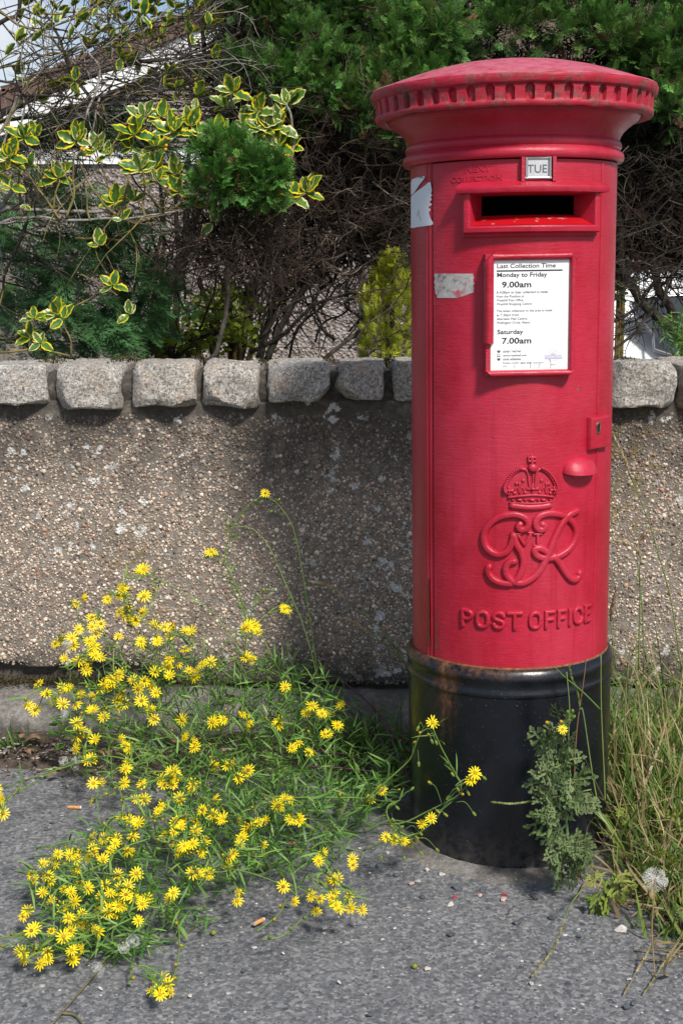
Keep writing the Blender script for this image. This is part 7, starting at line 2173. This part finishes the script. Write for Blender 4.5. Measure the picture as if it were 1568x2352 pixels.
# loose stones
m = Mat('loose_dark'); st_dark = m.done(m.ramp(m.noise(150, 4, .6, m.pos), [(.3, (.04, .05, .065)), (.7, (.13, .145, .165))]), .75, m.bump(m.noise(200, 4), .6, .002))
m = Mat('loose_pale'); st_pale = m.done(m.ramp(m.noise(150, 4, .6, m.pos), [(.3, (.42, .38, .34)), (.7, (.68, .64, .6))]), .8, m.bump(m.noise(200, 4), .6, .002))
m = Mat('loose_pink'); st_pink = m.done(m.ramp(m.noise(150, 4, .6, m.pos), [(.3, (.34, .2, .17)), (.7, (.5, .36, .31))]), .8)
m = Mat('red_flake'); st_red = m.done((.5, .02, .04), .5)
def stone_mesh(seed):
    r = random.Random(seed); bm = bmesh.new()
    for _ in range(16):
        d = Vector((r.gauss(0, 1), r.gauss(0, 1), r.gauss(0, 1))).normalized(); bm.verts.new(Vector((d.x, d.y * .8, d.z * .62)) * r.uniform(.85, 1.1))
    bmesh.ops.convex_hull(bm, input=bm.verts)
    me = bpy.data.meshes.new('loose_stone'); bm.to_mesh(me); bm.free(); return me
SM = {}
for nm, mt in (('d', st_dark), ('p', st_pale), ('k', st_pink), ('r', st_red)):
    SM[nm] = []
    for s in range(4): me = stone_mesh(s * 7 + ord(nm)); me.materials.append(mt); SM[nm].append(me)
LAB = {'d': ('small dark blue-grey loose stone on the asphalt', 'dark loose stones'), 'p': ('small whitish loose stone on the asphalt', 'pale loose stones'), 'k': ('small pinkish loose stone near the foot of the box', 'pink loose stones'), 'r': ('tiny flake of red paint on the ground before the box', 'red paint flakes')}
for i, (x, y, k, s) in enumerate(((744, 2133, 'p', .006), (906, 2133, 'p', .005), (233, 2270, 'p', .006), (436, 2288, 'p', .005), (377, 2160, 'd', .008), (72, 1970, 'd', .008), (828, 2006, 'd', .007), (1035, 2145, 'd', .0105), (1186, 2120, 'd', .0095), (1267, 2107, 'd', .009), (1035, 2078, 'p', .008), (1156, 2066, 'k', .009), (981, 1999, 'p', .008), (1014, 2008, 'p', .008), (1425, 2134, 'p', .014), (981, 2226, 'p', .007), (1220, 2260, 'p', .006), (1438, 2312, 'd', .0085), (1455, 2304, 'd', .007), (1044, 2061, 'r', .005), (1158, 2055, 'r', .005), (910, 2010, 'd', .009), (1050, 2040, 'd', .012), (1110, 2044, 'd', .010), (870, 1990, 'd', .008), (945, 2030, 'k', .007), (1230, 2060, 'd', .01), (1100, 2058, 'k', .007), (890, 1960, 'p', .006), (150, 1985, 'd', .006), (32, 1995, 'd', .006), (660, 2080, 'd', .008), (560, 2230, 'd', .006), (1330, 2150, 'd', .007), (780, 2255, 'p', .005), (1445, 2250, 'p', .005), (850, 2330, 'd', .007), (105, 1905, 'd', .007), (120, 1890, 'd', .006), (650, 2190, 'p', .004), (1390, 2030, 'k', .006), (970, 2060, 'd', .008), (805, 1790, 'p', .011), (460, 1735, 'p', .007), (262, 1722, 'p', .006), (300, 1760, 'd', .007))):
    z = .02 if y < 1800 else .002
    o = bpy.data.objects.new('loose_stone' if k != 'r' else 'paint_flake', SM[k][i % 4]); COL.objects.link(o)
    o.location = on_ground(x, y, z + s * .35); o.scale = (s, s, s * .8); o.rotation_euler = (random.uniform(-.3, .3), random.uniform(-.3, .3), random.uniform(0, 6))
    tag(o, LAB[k][0], 'stone' if k != 'r' else 'paint flake', LAB[k][1])
# fallen green buds
for (x, y, lab) in ((952, 2220, 'fallen round green bud on asphalt right of centre'), (490, 2143, 'fallen round green bud on asphalt below the ragwort')):
    o = empty('fallen_bud', tuple(on_ground(x, y, .005)), lab, 'bud'); g = MB(); g.lathe([(0, -.005), (.004, -.003), (.0052, .0005), (.003, .004), (0, .0048)], 12); g.v = [tuple(v) for v in g.v]; g.c = [(.2, .24, .03)] * len(g.v); g.build('bud_body', green_stem, o, 180)
    g = MB(); g.tube([(.003, 0, .002), (.008, .002, .001), (.012, .001, -.002)], .0006, 4, 0, (.2, .15, .06)); g.build('bud_stalk', green_stem, o)
# dry stem on the asphalt, lower left
ds = empty('dry_stem', tuple(on_ground(200, 2260, 0)), 'dry forked plant stem lying on asphalt at lower left', 'stem')
bpy.context.view_layer.update(); SO = Vector(ds.location)
for pix in (((300, 2140), (261, 2189), (218, 2239), (143, 2326), (118, 2358)), ((143, 2328), (170, 2332), (190, 2352))):
    pts = catmull([on_ground(x, y, .006) for x, y in pix], 6)
    g = MB(); g.tube([q - SO for q in pts], [.0024 - .0012 * i / len(pts) for i in range(len(pts))], 5, 0, (.17, .15, .07)); g.build('stalk', green_stem, ds, 180)
# trailing stems of the ragwort that hang over the asphalt at the left edge and centre
for pix in (((400, 2085), (412, 2150), (408, 2210), (395, 2250), (372, 2262)), ((-20, 1850), (60, 1810), (160, 1752), (210, 1738)), ((-20, 2160), (60, 2140), (110, 2110), (200, 2080)), ((-20, 2190), (40, 2165), (90, 2130)), ((306, 2200), (300, 2240), (298, 2262)), ((590, 2140), (640, 2100), (660, 2060)), ((600, 2160), (650, 2150), (690, 2115), (705, 2105))):
    pts = catmull([at(x, y, min(ydepth(y) + .02, on_ground(x, y, .008).y)) for x, y in pix], 5)
    g = MB(); g.tube([q - RL for q in pts], .0015, 5, 0, (.15, .23, .05)); g.build('stem', green_stem, rag, 180)
    for q in pts[3::4]: put('bud', random.choice(BUDS), q + Vector((random.gauss(0, .006), -.004, .004)) - RL, (random.gauss(0, .5), -.4, .6), rag)
